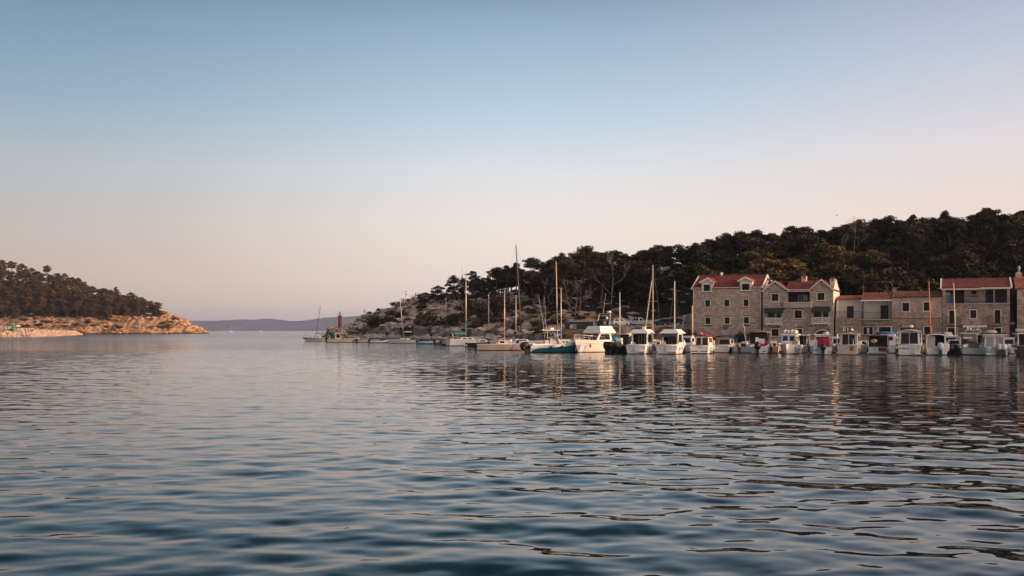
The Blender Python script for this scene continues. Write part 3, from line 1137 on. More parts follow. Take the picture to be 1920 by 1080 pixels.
for (a, b, c, d), cpx, rpx in ((bd[0], (1435, 577.5, 1471, 582), (1437, 596, 1467, 607.5)), (bd[1], (1523, 576, 1558, 580), (1524, 595, 1555.5, 606.5))):
    db = MB()
    db.box(a, b, .28, .33, c, d)
    do = db.build('balcony_door', M['dark'], h.o)
    MB().box((a + b) / 2 - .04, (a + b) / 2 + .3, .2, .27, c, d - .4).build('door_leaf', M['grey_canvas'], do)
    q_ = h.rect(*cpx)
    aw = MB()
    aw.hexa([(q_[0], -1.0, q_[2] - .18), (q_[1], -1.0, q_[2] - .18), (q_[1], -.06, q_[3] - .12), (q_[0], -.06, q_[3] - .12), (q_[0], -1.0, q_[2] - .12), (q_[1], -1.0, q_[2] - .12), (q_[1], -.06, q_[3]), (q_[0], -.06, q_[3])])
    for k in range(14):
        u = q_[0] + (q_[1] - q_[0]) * (k + .5) / 14
        w2 = (q_[1] - q_[0]) / 30
        aw.box(u - w2, u + w2, -1.02, -.98, q_[2] - .42 - .05 * (k % 2), q_[2] - .16)
    aw.build('balcony_awning', M['shutter'], h.o)
    q_ = h.rect(*rpx)
    bl = MB().box(q_[0] - .15, q_[1] + .15, -1.05, 0, q_[2] - .14, q_[2]).build('balcony_slab', M['trim'], h.o)
    for u in (q_[0] + .15, q_[1] - .15):
        MB().prism([(u - .1, q_[2] - .14), (u + .1, q_[2] - .14), (u + .1, q_[2] - .4), (u - .1, q_[2] - .4)], -.5, 0).build('bracket', M['trim'], bl)
    bs = MB()
    bs.box(q_[0], q_[1], -1.02, -.94, q_[3] - .09, q_[3]).box(q_[0], q_[1], -1.0, -.96, q_[2], q_[2] + .07)
    for u in (q_[0], q_[1]):
        bs.box(u - .04, u + .04, -.94, -.02, q_[3] - .09, q_[3])
    nb = 5
    for k in range(nb + 1):
        u = q_[0] + (q_[1] - q_[0]) * k / nb
        bs.box(u - .05, u + .05, -1.01, -.95, q_[2] + .07, q_[3] - .09)
        if k < nb:
            v = u + (q_[1] - q_[0]) / nb / 2
            s_ = (q_[1] - q_[0]) / nb / 2 - .05
            zz0, zz1 = q_[2] + .07, q_[3] - .09
            zm = (zz0 + zz1) / 2
            bs.prism([(v - s_, zz0), (v - s_ + .09, zz0), (v + .045, zm), (v + s_, zz1), (v + s_ - .09, zz1), (v - .045, zm)], -1.0, -.97)
            bs.prism([(v + s_, zz0), (v + s_ - .09, zz0), (v - .045, zm), (v - s_, zz1), (v - s_ + .09, zz1), (v + .045, zm)], -1.004, -.974)
    bs.build('balustrade', M['bal'], h.o)
av = MB()
a, b, c, d = arch
for k in range(9):
    t0_, t1_ = math.pi * k / 9, math.pi * (k + .93) / 9
    cx_, rad, ry = (a + b) / 2, (b - a) / 2 + .02, .55
    f = lambda th, r_: (cx_ - (rad + r_) * math.cos(th), d - .1 + (ry + r_) * math.sin(th) - .45)
    p0, p1, p2, p3 = f(t0_, 0), f(t1_, 0), f(t1_, .24), f(t0_, .24)
    av.prism([p0, p1, p2, p3], -.12, .02, random.random())
ao = av.build('arch_stone', M['trim'], h.o)
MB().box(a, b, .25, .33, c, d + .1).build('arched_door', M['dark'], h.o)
for gx_a, gx_b, axx, azz in ((gx0, gx1, ax1, az1), (gx2, gx3, ax2, az2)):
    for sx, ex_ in ((-1, gx_a - .22), (1, gx_b + .22)):
        sl_ = (azz - zv) / (abs((gx_a if sx < 0 else gx_b) - axx))
        zz = zv - .22 * sl_
        if sx < 0:
            roof_slope(h.o, (ex_, Dp - .2, zz + .05), (ex_, -.25, zz + .05), (axx, -.25, azz + .06), (axx, Dp / 2 + .5, azz + .06), M['tile_red'], pitch=.22, course=.36)
        else:
            roof_slope(h.o, (ex_, -.25, zz + .05), (ex_, Dp - .2, zz + .05), (axx, Dp / 2 + .5, azz + .06), (axx, -.25, azz + .06), M['tile_red'], pitch=.22, course=.36)
        fb = MB()
        fb.hexa([(ex_, -.34, zz - .17), (axx, -.34, azz - .16), (axx, -.26, azz - .16), (ex_, -.26, zz - .17), (ex_, -.34, zz + .1), (axx, -.34, azz + .12), (axx, -.26, azz + .12), (ex_, -.26, zz + .1)])
        fb.build('bargeboard', M['trim'], h.o)
zrm = CH + (HY - 527) * row_pt(rt(1500, Dp / 2), Dp / 2).y / FPX
roof_slope(h.o, (gx1 - .5, -.3, zv - .02), (gx2 + .5, -.3, zv - .02), (gx2 + .5, Dp / 2, zrm), (gx1 - .5, Dp / 2, zrm), M['tile_red'], pitch=.22, course=.36, th=.2)
roof_slope(h.o, (Wd + .1, Dp + .2, zv), (-.1, Dp + .2, zv), (-.1, Dp / 2, zrm), (Wd + .1, Dp / 2, zrm), M['tile_red'], pitch=.4, course=.7)
MB().tube([(gx1 - .2, -.36, zv - .02), (gx2 + .2, -.36, zv - .02)], .08, 6).build('gutter', M['trim'], h.o)
for s_ in (0, 1):
    gm = MB()
    x_ = Wd + .02 if s_ else -.02
    gm.hexa([(x_ - .05, .02, BASE), (x_ + .05, .02, BASE), (x_ + .05, Dp, BASE), (x_ - .05, Dp, BASE), (x_ - .05, .02, zv), (x_ + .05, .02, zv), (x_ + .05, Dp, zv), (x_ - .05, Dp, zv)])
    gm.hexa([(x_ - .05, .02, zv), (x_ + .05, .02, zv), (x_ + .05, Dp, zv), (x_ - .05, Dp, zv), (x_ - .05, Dp / 2 - .1, zrm + .15), (x_ + .05, Dp / 2 - .1, zrm + .15), (x_ + .05, Dp / 2 + .1, zrm + .15), (x_ - .05, Dp / 2 + .1, zrm + .15)])
    gm.build('side_wall', M['render'], h.o)
chimney(h.o, (h.x(1508, 4), 4.0), .75, .65, zrm - .5, rz(1508, 518.5, 4), M['render'], M['tile_red'])
chimney(h.o, (h.x(1561, 1.8), 1.8), .72, .62, zv, rz(1561, 523, 1.8), M['render'], M['tile_red'])
chimney(h.o, (h.x(1443, 5), 5.0), .72, .62, zv, rz(1443, 525.5, 5), M['render'], M['tile_red'])

# --- terrace house between: low stone base with a white upper storey set back
h = House(1566.5, 'low stone house with white storey set back behind an open terrace')
Wd, Dp = h.x(1616), 8.0
zt = rz(1590, 596.5)
w1 = h.rect(1586, 613, 1595.5, 622.5)
facade(h, [(0, BASE), (Wd, BASE), (Wd, zt), (0, zt)], [w1], Dp, M['mortar'], stone=M['stone_brown'], sh=.24, sl=(.28, .5))
window(h, w1, trim=.14)
bk = 2.0
u0, u1, v0, v1 = h.rect(1571, 560, 1617.5, 596.5, bk)
up = facade(h, [(u0, zt), (u1, zt), (u1, v1), (u0, v1)], [], Dp, M['render'], y=bk, name='upper_wall')
dd = h.rect(1588, 574, 1600.5, 596.3, bk)
MB().box(dd[0], dd[1], bk - .03, bk + .05, zt + .01, dd[3]).build('terrace_door', M['dark'], h.o)
sw = MB()
sw.hexa([(.05, .1, zt), (.3, .1, zt), (.3, bk, zt), (.05, bk, zt), (.05, .8, v1 - .9), (.3, .8, v1 - .9), (.3, bk, v1 - .1), (.05, bk, v1 - .1)])
sw.build('side_wall', M['render'], h.o)
roof_slope(h.o, (u0 - .2, bk - .35, v1 - .05), (u1, bk - .35, v1 - .05), (u1, bk + 3.5, v1 + .55), (u0 - .2, bk + 3.5, v1 + .55), M['tile_clay'])
railing(h.o, [(.0, .1), (Wd - .02, .1)], zt, 1.0)

# --- white loggia house
h = House(1617, 'narrow house with white walled loggia under ribbed clay roof and iron balcony rail')
Wd, Dp = h.x(1672), 8.0
zt = rz(1645, 598.5)
zc = rz(1645, 562)
ow = [h.rect(1616.8, 613, 1636.5, 627), h.rect(1648, 613, 1671, 643)]
ow[0] = (.12, *ow[0][1:])
ow[1] = (ow[1][0], Wd - .15, BASE, ow[1][3])
facade(h, [(0, BASE), (Wd, BASE), (Wd, zt), (0, zt)], ow, Dp, M['mortar'], stone=M['stone_brown'], sh=.25, sl=(.28, .52))
sw = window(h, ow[0], trim=.1, bars=False, name='shop_window')
MB().box((ow[0][0] + ow[0][1]) / 2 - .14, (ow[0][0] + ow[0][1]) / 2 + .14, .1, .18, ow[0][2] + .1, ow[0][3] - .15).build('pale_blind', M['fender'], sw)
window(h, ow[1], trim=.18, bars=False, sill=False, name='garage_opening')
facade(h, [(0, zt), (Wd, zt), (Wd, zc), (0, zc)], [], Dp, M['render'], y=1.6, name='loggia_wall')
dd = h.rect(1651, 572.5, 1665.5, 597, 1.6)
MB().box(dd[0], dd[1], 1.57, 1.65, zt + .01, dd[3]).build('loggia_door', M['dark'], h.o)
MB().box(.02, .16, .0, .14, zt, zc).build('roof_post', M['iron'], h.o)
MB().box(0, Wd, -.75, 0, zt - .16, zt).build('balcony_slab', M['concrete'], h.o)
railing(h.o, [(.0, -.7), (Wd - .03, -.7)], zt, 1.02)
rz_ = rz(1645, 548.5, 3)
roof_slope(h.o, (-.2, -.3, zc + .04), (Wd + .02, -.3, zc + .04), (Wd + .02, 3.3, rz_), (-.2, 3.3, rz_), M['tile_clay'])
MB().box(-.2, Wd + .02, -.34, -.26, zc - .2, zc).build('fascia', M['white_old'], h.o)
MB().box(.02, Wd - .02, 1.6, Dp, zc, zc + .3).build('attic_wall', M['tan_render'], h.o)

# --- plastered house
h = House(1672.5, 'tan plastered house on rough stone base with two square upper windows and clay roof')
Wd, Dp = h.x(1766.5), 8.0
ze = rz(1718, 556.5)
zmid = rz(1718, 596)
W4 = [h.rect(1692, 568, 1704.5, 583.5), h.rect(1732, 567, 1744.5, 582.5)]
W5 = [h.rect(1688, 614, 1712, 626), h.rect(1733, 612.5, 1746, 626)]
facade(h, [(0, zmid), (Wd, zmid), (Wd, ze), (0, ze)], W4, Dp, M['tan_render'], name='upper_wall')
facade(h, [(0, BASE), (Wd, BASE), (Wd, zmid), (0, zmid)], W5, Dp, M['mortar'], stone=M['stone_brown'], sh=.22, sl=(.25, .48))
# stones showing where the plaster has come off
sb = MB()
for _ in range(170):
    x_, z_ = random.uniform(.1, Wd - .5), zmid + abs(random.gauss(0, .9))
    w_ = random.uniform(.2, .42)
    if z_ > ze - .3 or any(q_[0] - .3 < x_ + w_ and q_[1] + .3 > x_ and q_[2] - .3 < z_ + .2 and q_[3] + .3 > z_ for q_ in W4):
        continue
    f = -.012 - random.uniform(0, .02)
    z_ = zmid + round((z_ - zmid) / .21) * .21 + .02
    sb.box(x_, x_ + w_, f, .0, z_, z_ + .18, random.random())
so = sb.build('exposed_stone', M['stone_brown'], h.o)
so['kind'] = 'stuff'
for r in W4 + W5[1:]:
    window(h, r, trim=.15)
sw = window(h, W5[0], trim=.1, bars=False, name='shop_window')
b_ = MB().box(W5[0][0] + .3, W5[0][1] - .3, -.2, -.02, W5[0][3] + .12, W5[0][3] + .3).build('lintel', M['trim'], h.o)
rzz = rz(1718, 546, 3.5)
roof_slope(h.o, (0, -.28, ze + .02), (Wd, -.28, ze + .02), (Wd, 3.6, rzz), (0, 3.6, rzz), M['tile_clay'])
roof_slope(h.o, (Wd, Dp, ze), (0, Dp, ze), (0, 3.6, rzz), (Wd, 3.6, rzz), M['tile_clay'], pitch=.4, course=.8)
chimney(h.o, (h.x(1677, 3), 3.0), .5, .45, rzz - .6, rzz + .3, M['stone_brown'], M['tile_clay'], False)
MB().tube([(.1, -.3, ze - .02), (Wd - .05, -.3, ze - .02)], .06, 6).build('gutter', M['iron'], h.o)

# --- the wide house with the full width upper loggia
h = House(1767, 'wide stone house with full width shaded upper loggia and scalloped awning')
Wd, Dp = h.x(1893.5), 8.5
ze, zf = rz(1830, 540.5), rz(1830, 568.5)
W6 = [h.rect(1819.5, 581.5, 1830.5, 596.5), h.rect(1780, 582, 1790.5, 606), h.rect(1865, 581, 1875.5, 605.5), h.rect(1777, 615, 1794, 642), h.rect(1866.5, 615, 1877, 642)]
for k in (3, 4):
    W6[k] = (W6[k][0], W6[k][1], BASE, W6[k][3])
facade(h, [(0, BASE), (Wd, BASE), (Wd, zf), (0, zf)], W6, Dp, M['mortar'], stone=M['stone_brown'], sh=.30, sl=(.36, .7))
for i, r in enumerate(W6):
    window(h, r, trim=.15, sill=i == 0, name='window' if i == 0 else 'door')
lb = 1.5
cwx = (h.x(1808, lb), h.x(1848, lb))
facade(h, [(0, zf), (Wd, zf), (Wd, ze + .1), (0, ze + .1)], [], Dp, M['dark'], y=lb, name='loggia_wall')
wv = h.rect(1821, 544.5, 1831, 552.5, lb - .2)
cw = House.__new__(House)
cw.o = h.o
facade(cw, [(cwx[0], zf), (cwx[1], zf), (cwx[1], ze + .05), (cwx[0], ze + .05)], [wv], lb, M['mortar'], y=lb - .2, stone=M['stone'], sh=.3, sl=(.4, .7), name='loggia_pier')
window(h, wv, y=lb - .2, trim=.06)
for a, b in ((1771, 1777), (1777.5, 1781)):
    pass
MB().box(0, .45, 0, .35, zf, ze).build('corner_pier', M['stone_warm'], h.o)
MB().box(Wd - .35, Wd, 0, .35, zf, ze).build('corner_pier', M['stone_brown'], h.o)
px_ = h.x(1864)
MB().box(px_ - .06, px_ + .06, .05, .17, zf, ze).build('loggia_post', M['trim'], h.o)
pw = h.rect(1772, 548, 1781, 567, lb)
MB().box(pw[0], pw[1], lb - .05, lb + .02, zf, ze - .5).build('pale_shutter', M['white_old'], h.o)
bb_ = h.rect(1781, 551, 1789, 567, 1)
MB().box(bb_[0], bb_[1], .9, 1.0, zf + .01, bb_[3]).build('blue_cloth', M['blue'], h.o)
MB().box(-.05, Wd + .05, -.35, .0, zf - .14, zf).build('balcony_slab', M['concrete'], h.o)
railing(h.o, [(.02, -.3), (Wd - .02, -.3)], zf, 1.0)
for a, b in ((1769, 1801.5), (1852, 1881)):
    x0, x1 = h.x(a), h.x(b)
    zz = rz((a + b) / 2, 607.5)
    MB().box(x0, x1, -.7, 0, zz - .12, zz).build('balcony_slab', M['stone_brown'], h.o)
    railing(h.o, [(x0, -.02), (x0 + .01, -.66), (x1 - .01, -.66), (x1, -.02)], zz, 1.0)
q_ = h.rect(1805, 608.5, 1850, 613)
aw = MB()
aw.hexa([(q_[0], -1.3, q_[2] + .1), (q_[1], -1.3, q_[2] + .1), (q_[1], -.08, q_[3] + .05), (q_[0], -.08, q_[3] + .05), (q_[0], -1.3, q_[2] + .16), (q_[1], -1.3, q_[2] + .16), (q_[1], -.08, q_[3] + .11), (q_[0], -.08, q_[3] + .11)])
awn = aw.build('awning', M['stone_brown'], h.o)
vb = MB()
for k in range(9):
    u = q_[0] + (q_[1] - q_[0]) * k / 9
    u2 = u + (q_[1] - q_[0]) / 9
    vb.prism([(u, q_[2] + .15), (u + .03, q_[2] - .02), ((u + u2) / 2, q_[2] - .12), (u2 - .03, q_[2] - .02), (u2, q_[2] + .15)], -1.33, -1.305)
vb.build('valance', M['white_old'], awn)
rzz = rz(1830, 522, 4)
roof_slope(h.o, (-.1, -.6, ze + .1), (Wd + .1, -.6, ze + .1), (Wd + .1, 4.2, rzz), (-.1, 4.2, rzz), M['tile_red'], pitch=.30, course=.45)
roof_slope(h.o, (Wd + .1, Dp + .1, ze), (-.1, Dp + .1, ze), (-.1, 4.2, rzz), (Wd + .1, 4.2, rzz), M['tile_red'], pitch=.4, course=.8)
for x_ in (-.2, Wd + .2):
    MB().hexa([(x_ - .1, -.66, ze - .06), (x_ + .1, -.66, ze - .06), (x_ + .1, 4.2, rzz - .12), (x_ - .1, 4.2, rzz - .12), (x_ - .1, -.66, ze + .22), (x_ + .1, -.66, ze + .22), (x_ + .1, 4.2, rzz + .14), (x_ - .1, 4.2, rzz + .14)]).build('bargeboard', M['white'], h.o)
st_ = h.x(1838)
MB().box(-.1, st_, -.72, -.6, ze - .22, ze + .0).build('eaves_board', M['trim'], h.o)
MB().box(st_, Wd + .1, -.78, -.6, ze - .18, ze + .08).build('eaves_board', M['trim'], h.o)
for x_ in (.02, Wd - .02):
    MB().add([(x_, 0, ze), (x_, Dp, ze), (x_, 4.2, rzz - .1)], [(0, 1, 2)]).build('gable_wall', M['stone_brown'], h.o)

# --- the corner house cut by the picture edge
h = House(1907, 'warm stone corner house with clay roof and small carved chimney, right across the alley')
Wd, Dp = 11.0, 9.0
ze = rz(1915, 541)
W7 = [(2.2, 3.2, BASE + 3.6, BASE + 5.0), (6.5, 7.5, BASE + 3.6, BASE + 5.0), (2.0, 3.3, BASE, BASE + 2.4), (6.4, 7.6, BASE + .8, BASE + 2.2)]
facade(h, [(0, BASE), (Wd, BASE), (Wd, ze), (0, ze)], W7, Dp, M['mortar'], stone=M['stone_warm'], sh=.33, sl=(.4, .8))
for r in W7:
    window(h, r, trim=.16)
rzz = rz(1915, 518, 4)
roof_slope(h.o, (-.25, -.35, ze), (Wd + .1, -.35, ze), (Wd + .1, 4.5, rzz), (-.25, 4.5, rzz), M['tile_clay'], pitch=.28, course=.45)
roof_slope(h.o, (Wd + .1, Dp + .3, ze), (-.25, Dp + .3, ze), (-.25, 4.5, rzz), (Wd + .1, 4.5, rzz), M['tile_clay'], pitch=.4, course=.8)
MB().add([(.01, 0, ze), (.01, Dp, ze), (.01, 4.5, rzz - .1)], [(0, 1, 2)]).build('gable_wall', M['stone_brown'], h.o)
cx_ = h.x(1910, 4.2)
ch = chimney(h.o, (cx_, 4.2), .8, .7, rzz - .8, rz(1910, 514, 4.2), M['stone'], M['stone'], False)
MB().lathe([(.1, 0), (.16, .1), (.1, .25), (.2, .5), (.26, .75), (.12, .95), (.02, 1.0)], (cx_, 4.2, rz(1910, 511.5, 4.2)), 8).build('chimney_pot', M['stone_brown'], ch, True)

# --- unseen houses added past the right edge to keep the nearer boats in shade
for i, (cx_, cy_, w_, d_, hh_) in enumerate(((93, 112, 12, 9, 9.0), (101, 96, 13, 9, 10.5))):
    o = thing('stone_house', ('added three storey stone house, out of view past the corner house, shading the boats', 'added tall stone house, out of view farther along, shading the boats')[i], 'house', (cx_, cy_, 0), -R(62), 'stone houses in the row on the quay')
    w = MB().box(-w_ / 2, w_ / 2, 0, d_, -1, hh_).build('wall', M['stone_brown'], o)
    for fl_ in range(3):
        for k in range(4):
            x_ = -w_ / 2 + w_ * (k + .5) / 4
            z_ = 2.0 + fl_ * 2.7
            f = MB().box(x_ - .65, x_ - .5, -.1, .05, z_, z_ + 1.4).box(x_ + .5, x_ + .65, -.1, .05, z_, z_ + 1.4).box(x_ - .65, x_ + .65, -.1, .05, z_ + 1.4, z_ + 1.55).box(x_ - .7, x_ + .7, -.14, .05, z_ - .15, z_).build('window', M['trim'], o)
            MB().box(x_ - .5, x_ + .5, -.03, .02, z_, z_ + 1.4).build('pane', M['pane'], f)
    roof_slope(o, (-w_ / 2 - .3, -.4, hh_), (w_ / 2 + .3, -.4, hh_), (w_ / 2 + .3, d_ / 2, hh_ + 2.4), (-w_ / 2 - .3, d_ / 2, hh_ + 2.4), M['tile_clay'], pitch=.4, course=.7)
    roof_slope(o, (w_ / 2 + .3, d_ + .4, hh_), (-w_ / 2 - .3, d_ + .4, hh_), (-w_ / 2 - .3, d_ / 2, hh_ + 2.4), (w_ / 2 + .3, d_ / 2, hh_ + 2.4), M['tile_clay'], pitch=.5, course=.9)
    for x_ in (-w_ / 2 + .02, w_ / 2 - .02):
        MB().add([(x_, 0, hh_), (x_, d_, hh_), (x_, d_ / 2, hh_ + 2.3)], [(0, 1, 2)]).build('gable_wall', M['stone_brown'], o)
# ------------------------------------------------------------------ vegetation
M['pine'] = pm('pine_needles', (.040, .038, .021), .75, .35, .5, col2=(.072, .063, .030), rand=.28, attr=0, spec=.15)
M['pine_dark'] = pm('dark_oak_leaves', (.034, .033, .022), .75, .35, .5, col2=(.056, .050, .029), rand=.28, spec=.15)
M['pine_brown'] = pm('browned_and_sunlit_needles', (.10, .072, .030), .8, .35, .5, col2=(.13, .098, .042), rand=.25, spec=.15)
M['shrub'] = pm('maquis_leaves', (.048, .042, .024), .8, .4, .8, col2=(.080, .064, .036), rand=.3, spec=.12)


def leaf_mesh(name, mat, clumps, per, size, flat=.55, seed=0):
    """many small leaf-sized faces spread through ellipsoid clumps: (x, y, z, rx, ry, rz)"""
    g = np.random.default_rng(seed)
    P, S = [], []
    for (x, y, z, rx, ry, rz_) in clumps:
        k = max(8, int(per * (rx * ry) ** .9))
        d = g.normal(size=(k, 3))
        d /= np.linalg.norm(d, axis=1)[:, None]
        r = g.random(k) ** .38
        d[:, 2] = np.where(d[:, 2] < -.35, d[:, 2] * .45, d[:, 2])
        p = d * r[:, None] * np.array([rx, ry, rz_]) + np.array([x, y, z])
        P.append(p)
        S.append(size * g.uniform(.6, 1.35, k))
    P = np.concatenate(P)
    S = np.concatenate(S)
    n = len(P)
    a = g.normal(size=(n, 3))
    a[:, 2] *= flat
    a /= np.linalg.norm(a, axis=1)[:, None]
    b = np.cross(a, g.normal(size=(n, 3)))
    b /= np.linalg.norm(b, axis=1)[:, None]
    a *= S[:, None]
    b *= (S * g.uniform(.45, .9, n))[:, None]
    V = np.stack([P - a, P + b * .8 - a * .1, P + a, P - b * .8 + a * .1], 1).reshape(-1, 3)
    me = bpy.data.meshes.new(name)
    me.vertices.add(4 * n)
    me.vertices.foreach_set('co', V.astype(np.float32).ravel())
    me.loops.add(4 * n)
    me.loops.foreach_set('vertex_index', np.arange(4 * n, dtype=np.int32))
    me.polygons.add(n)
    me.polygons.foreach_set('loop_start', np.arange(0, 4 * n, 4, dtype=np.int32))
    me.materials.append(mat)
    me.update(calc_edges=True)
    return me


def make_tree(kind, seed):
    """(crown mesh, trunk mesh) of a tree 10 m tall"""
    g = random.Random(seed)
    tb = MB()
    cl = []
    H = 10.0
    lean = (g.uniform(-.9, .9), g.uniform(-.6, .6))
    if kind == 'umbrella':
        fork, rad, top = .42, 3.1, (.72, 1.0)
    elif kind == 'round':
        fork, rad, top = .25, 3.3, (.30, .98)
    elif kind == 'tall':
        fork, rad, top = .35, 2.0, (.35, 1.0)
    else:
        fork, rad, top = .15, 3.4, (.08, .95)
    base = Vector((0, 0, -1.0))
    knee = Vector((lean[0] * .5, lean[1] * .5, H * fork))
    tip = Vector((lean[0], lean[1], H * .86))
    tb.tube([base, (lean[0] * .15, lean[1] * .15, H * fork * .5), knee, knee.lerp(tip, .5) + Vector((g.uniform(-.3, .3), g.uniform(-.3, .3), 0)), tip], .26, 7, .06)
    nb = 17 if kind in ('round', 'bushy') else 13
    for i in range(nb):
        th = 2.4 * i + g.uniform(-.4, .4)
        f = (i + .5) / nb
        z = H * (top[0] + (top[1] - top[0]) * f * .93)
        if kind == 'umbrella':
            rr = rad * g.uniform(.25, 1.0) * (1 - .55 * f ** 2)
        elif kind == 'tall':
            rr = rad * g.uniform(.3, 1) * (1.05 - .8 * f)
        else:
            rr = rad * g.uniform(.35, 1.0) * math.sqrt(max(.05, 1 - (2 * f * .95 - .75) ** 2 * .75))
        c = Vector((lean[0] * z / H + rr * math.cos(th), lean[1] * z / H + rr * math.sin(th), z))
        st_ = knee.lerp(tip, min(1, max(0, (z / H - fork) / (.86 - fork) - .25))) if z > H * fork else Vector((lean[0] * .1, lean[1] * .1, z * .5))
        mid = st_.lerp(c, .55) + Vector((g.uniform(-.3, .3), g.uniform(-.3, .3), -.25))
        tb.tube([st_, mid, c], .09, 5, .025)
        s = g.uniform(.85, 1.5) * (.8 if kind == 'tall' else 1)
        cl.append((c.x, c.y, c.z, 1.2 * s, 1.2 * s, .74 * s))
        for _ in range(2):
            cl.append((c.x + g.uniform(-1.1, 1.1) * s, c.y + g.uniform(-1.1, 1.1) * s, c.z + g.uniform(-.55, .5) * s, .72 * s, .72 * s, .42 * s))
    cl.append((tip.x, tip.y, H * .95, .9, .9, .5))
    return cl, tb


TREES = {}
SPEC = {'umbrella': 3, 'round': 4, 'tall': 2, 'bushy': 3}
for kd, cnt in SPEC.items():
    TREES[kd] = []
    for s in range(cnt):
        cl, tb = make_tree(kd, 100 * len(kd) + s)
        trunk = tb.mesh('trunk', M['bark'], True)
        cm_ = leaf_mesh('crown', M['pine'] if kd in ('umbrella', 'round') else M['pine_dark'], cl, 88, .235, seed=s + len(kd))
        TREES[kd].append((trunk, cm_))
BROWN = []
for trunk, cm_ in TREES['round'][:2] + TREES['umbrella'][:1]:
    m2 = cm_.copy()
    m2.materials[0] = M['pine_brown']
    BROWN.append((trunk, m2))


def recoloured(protos, mat):
    r_ = []
    for trunk, cm_ in protos:
        m2 = cm_.copy()
        m2.materials[0] = mat
        r_.append((trunk, m2))
    return r_


M['pine_sunny'] = pm('sunlit_toned_pine_needles', (.062, .042, .017), .75, .35, .5, col2=(.105, .068, .025), rand=.25, spec=.15)  # headland copy of the needles, warm low sunlight put into the colour
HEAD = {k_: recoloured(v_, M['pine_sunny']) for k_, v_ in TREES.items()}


def put_tree(proto, loc, h, rot, label, group, wide=1.0, name='pine_tree'):
    o = thing(name, label, 'tree', loc, rot, group)
    s = h / 10
    o.scale = (s * wide, s * wide, s)
    for nm, me in (('trunk', proto[0]), ('crown', proto[1])):
        c = bpy.data.objects.new(nm, me)
        C.objects.link(c)
        c.parent = o
    return o


# trees that make the skyline of the hill: photo x, top y, distance, kind, width
SKY = [(797, 549, 330, 'bushy', 1.0), (822, 534, 326, 'bushy', 1.0), (849, 514, 318, 'bushy', 1.05), (868, 520, 322, 'bushy', 1.0), (886, 507, 314, 'tall', 1.3), (899, 516, 318, 'bushy', .9), (914, 518, 312, 'bushy', .9),
       (930, 502, 306, 'umbrella', .9), (950, 496, 303, 'tall', 1.2), (968, 491, 300, 'tall', 1.1), (984, 503, 300, 'bushy', .9), (1001, 485, 292, 'umbrella', 1.15), (1030, 485, 284, 'tall', 1.2), (1052, 472, 276, 'round', .9),
       (1073, 474, 280, 'round', .9), (1093, 463, 272, 'umbrella', 1.1), (1116, 470, 272, 'round', .9), (1150, 470, 262, 'umbrella', 1.15), (1172, 477, 266, 'round', .8), (1200, 470, 258, 'umbrella', 1.0), (1218, 466, 262, 'round', .9),
       (1236, 460, 256, 'umbrella', 1.1), (1266, 458, 250, 'round', 1.0), (1284, 466, 254, 'round', .9), (1302, 453, 246, 'round', .9), (1330, 449, 242, 'umbrella', 1.0), (1346, 449, 246, 'round', .9), (1362, 434, 238, 'round', .95), (1389, 434, 236, 'umbrella', .85),
       (1416, 430, 234, 'tall', 1.25), (1446, 438, 236, 'umbrella', .9), (1464, 443, 238, 'round', .8), (1484, 422, 228, 'round', 1.0), (1512, 426, 230, 'umbrella', 1.0), (1541, 429, 228, 'tall', 1.2), (1560, 427, 230, 'round', .8), (1577, 424, 226, 'round', .9), (1606, 409, 218, 'umbrella', .8),
       (1626, 420, 226, 'round', .8), (1645, 408, 220, 'round', .95), (1668, 404, 217, 'round', 1.0), (1692, 418, 224, 'round', .85), (1711, 401, 214, 'tall', 1.0), (1731, 407, 216, 'tall', 1.1), (1752, 405, 214, 'round', .85), (1771, 394, 212, 'tall', .9), (1784, 406, 215, 'round', .9),
       (1805, 410, 215, 'tall', 1.3), (1832, 397, 209, 'round', 1.0), (1853, 391, 207, 'umbrella', 1.0), (1876, 399, 210, 'round', .9), (1896, 406, 212, 'round', .9), (1912, 393, 206, 'tall', 1.2), (1940, 392, 205, 'round', 1.0), (1975, 394, 204, 'round', 1.0)]
SPECIAL = {849: 'broad tree standing highest on the bare left end of the wooded hill', 886: 'narrow pine beside the thin antenna mast on the hill crest', 1001: 'umbrella pine with sky showing through its crown, right of the tallest mast',
           1093: 'broad flat topped pine breaking the skyline above the moored cabin cruiser', 1236: 'wide umbrella pine on the skyline above the tall double mast', 1362: 'rounded pine rising first above the two dormer house roof',
           1484: 'broad pine on the skyline directly above the twin gabled house', 1606: 'tall light trunked pine catching low sun above the white loggia house', 1668: 'broad round crowned pine behind the tan plastered house',
           1771: 'slim spiky conifer poking above its neighbours over the wide loggia house', 1853: 'tallest dark pine on the skyline above the alley', 797: 'low dark tree at the seaward end of the wood beside the walkers', 1416: 'pointed tree on the skyline above the gap between the gabled houses'}
KIND = {'umbrella': 'flat topped pine', 'round': 'rounded pine', 'tall': 'narrow pine', 'bushy': 'bushy tree'}
LAND = [(845, 'the hilltop walkers'), (905, 'the cyan covered yacht'), (958, 'the long grey hull'), (1000, 'the tallest leaning mast'), (1058, 'the two masted ketch'), (1122, 'the flybridge cruiser'), (1180, 'the parked white cars'), (1232, 'the wooden masted yacht'),
        (1298, 'the pale blue mast'), (1360, 'the left dormer'), (1432, 'the right dormer'), (1495, 'the left twin gable'), (1566, 'the right twin gable'), (1617, 'the open terrace house'), (1672, 'the white loggia house'), (1720, 'the tan house left half'),
        (1766, 'the tan house right half'), (1830, 'the wide loggia left half'), (1894, 'the wide loggia right half'), (9999, 'the dark alley and corner house')]


def landmark(px):
    return next(nm for lim_, nm in LAND if px < lim_)


USED = {}


def lab_group(lab):
    USED[lab] = USED.get(lab, 0) + 1
    return lab, lab.replace('tree', 'trees').replace('pine ', 'pines ')


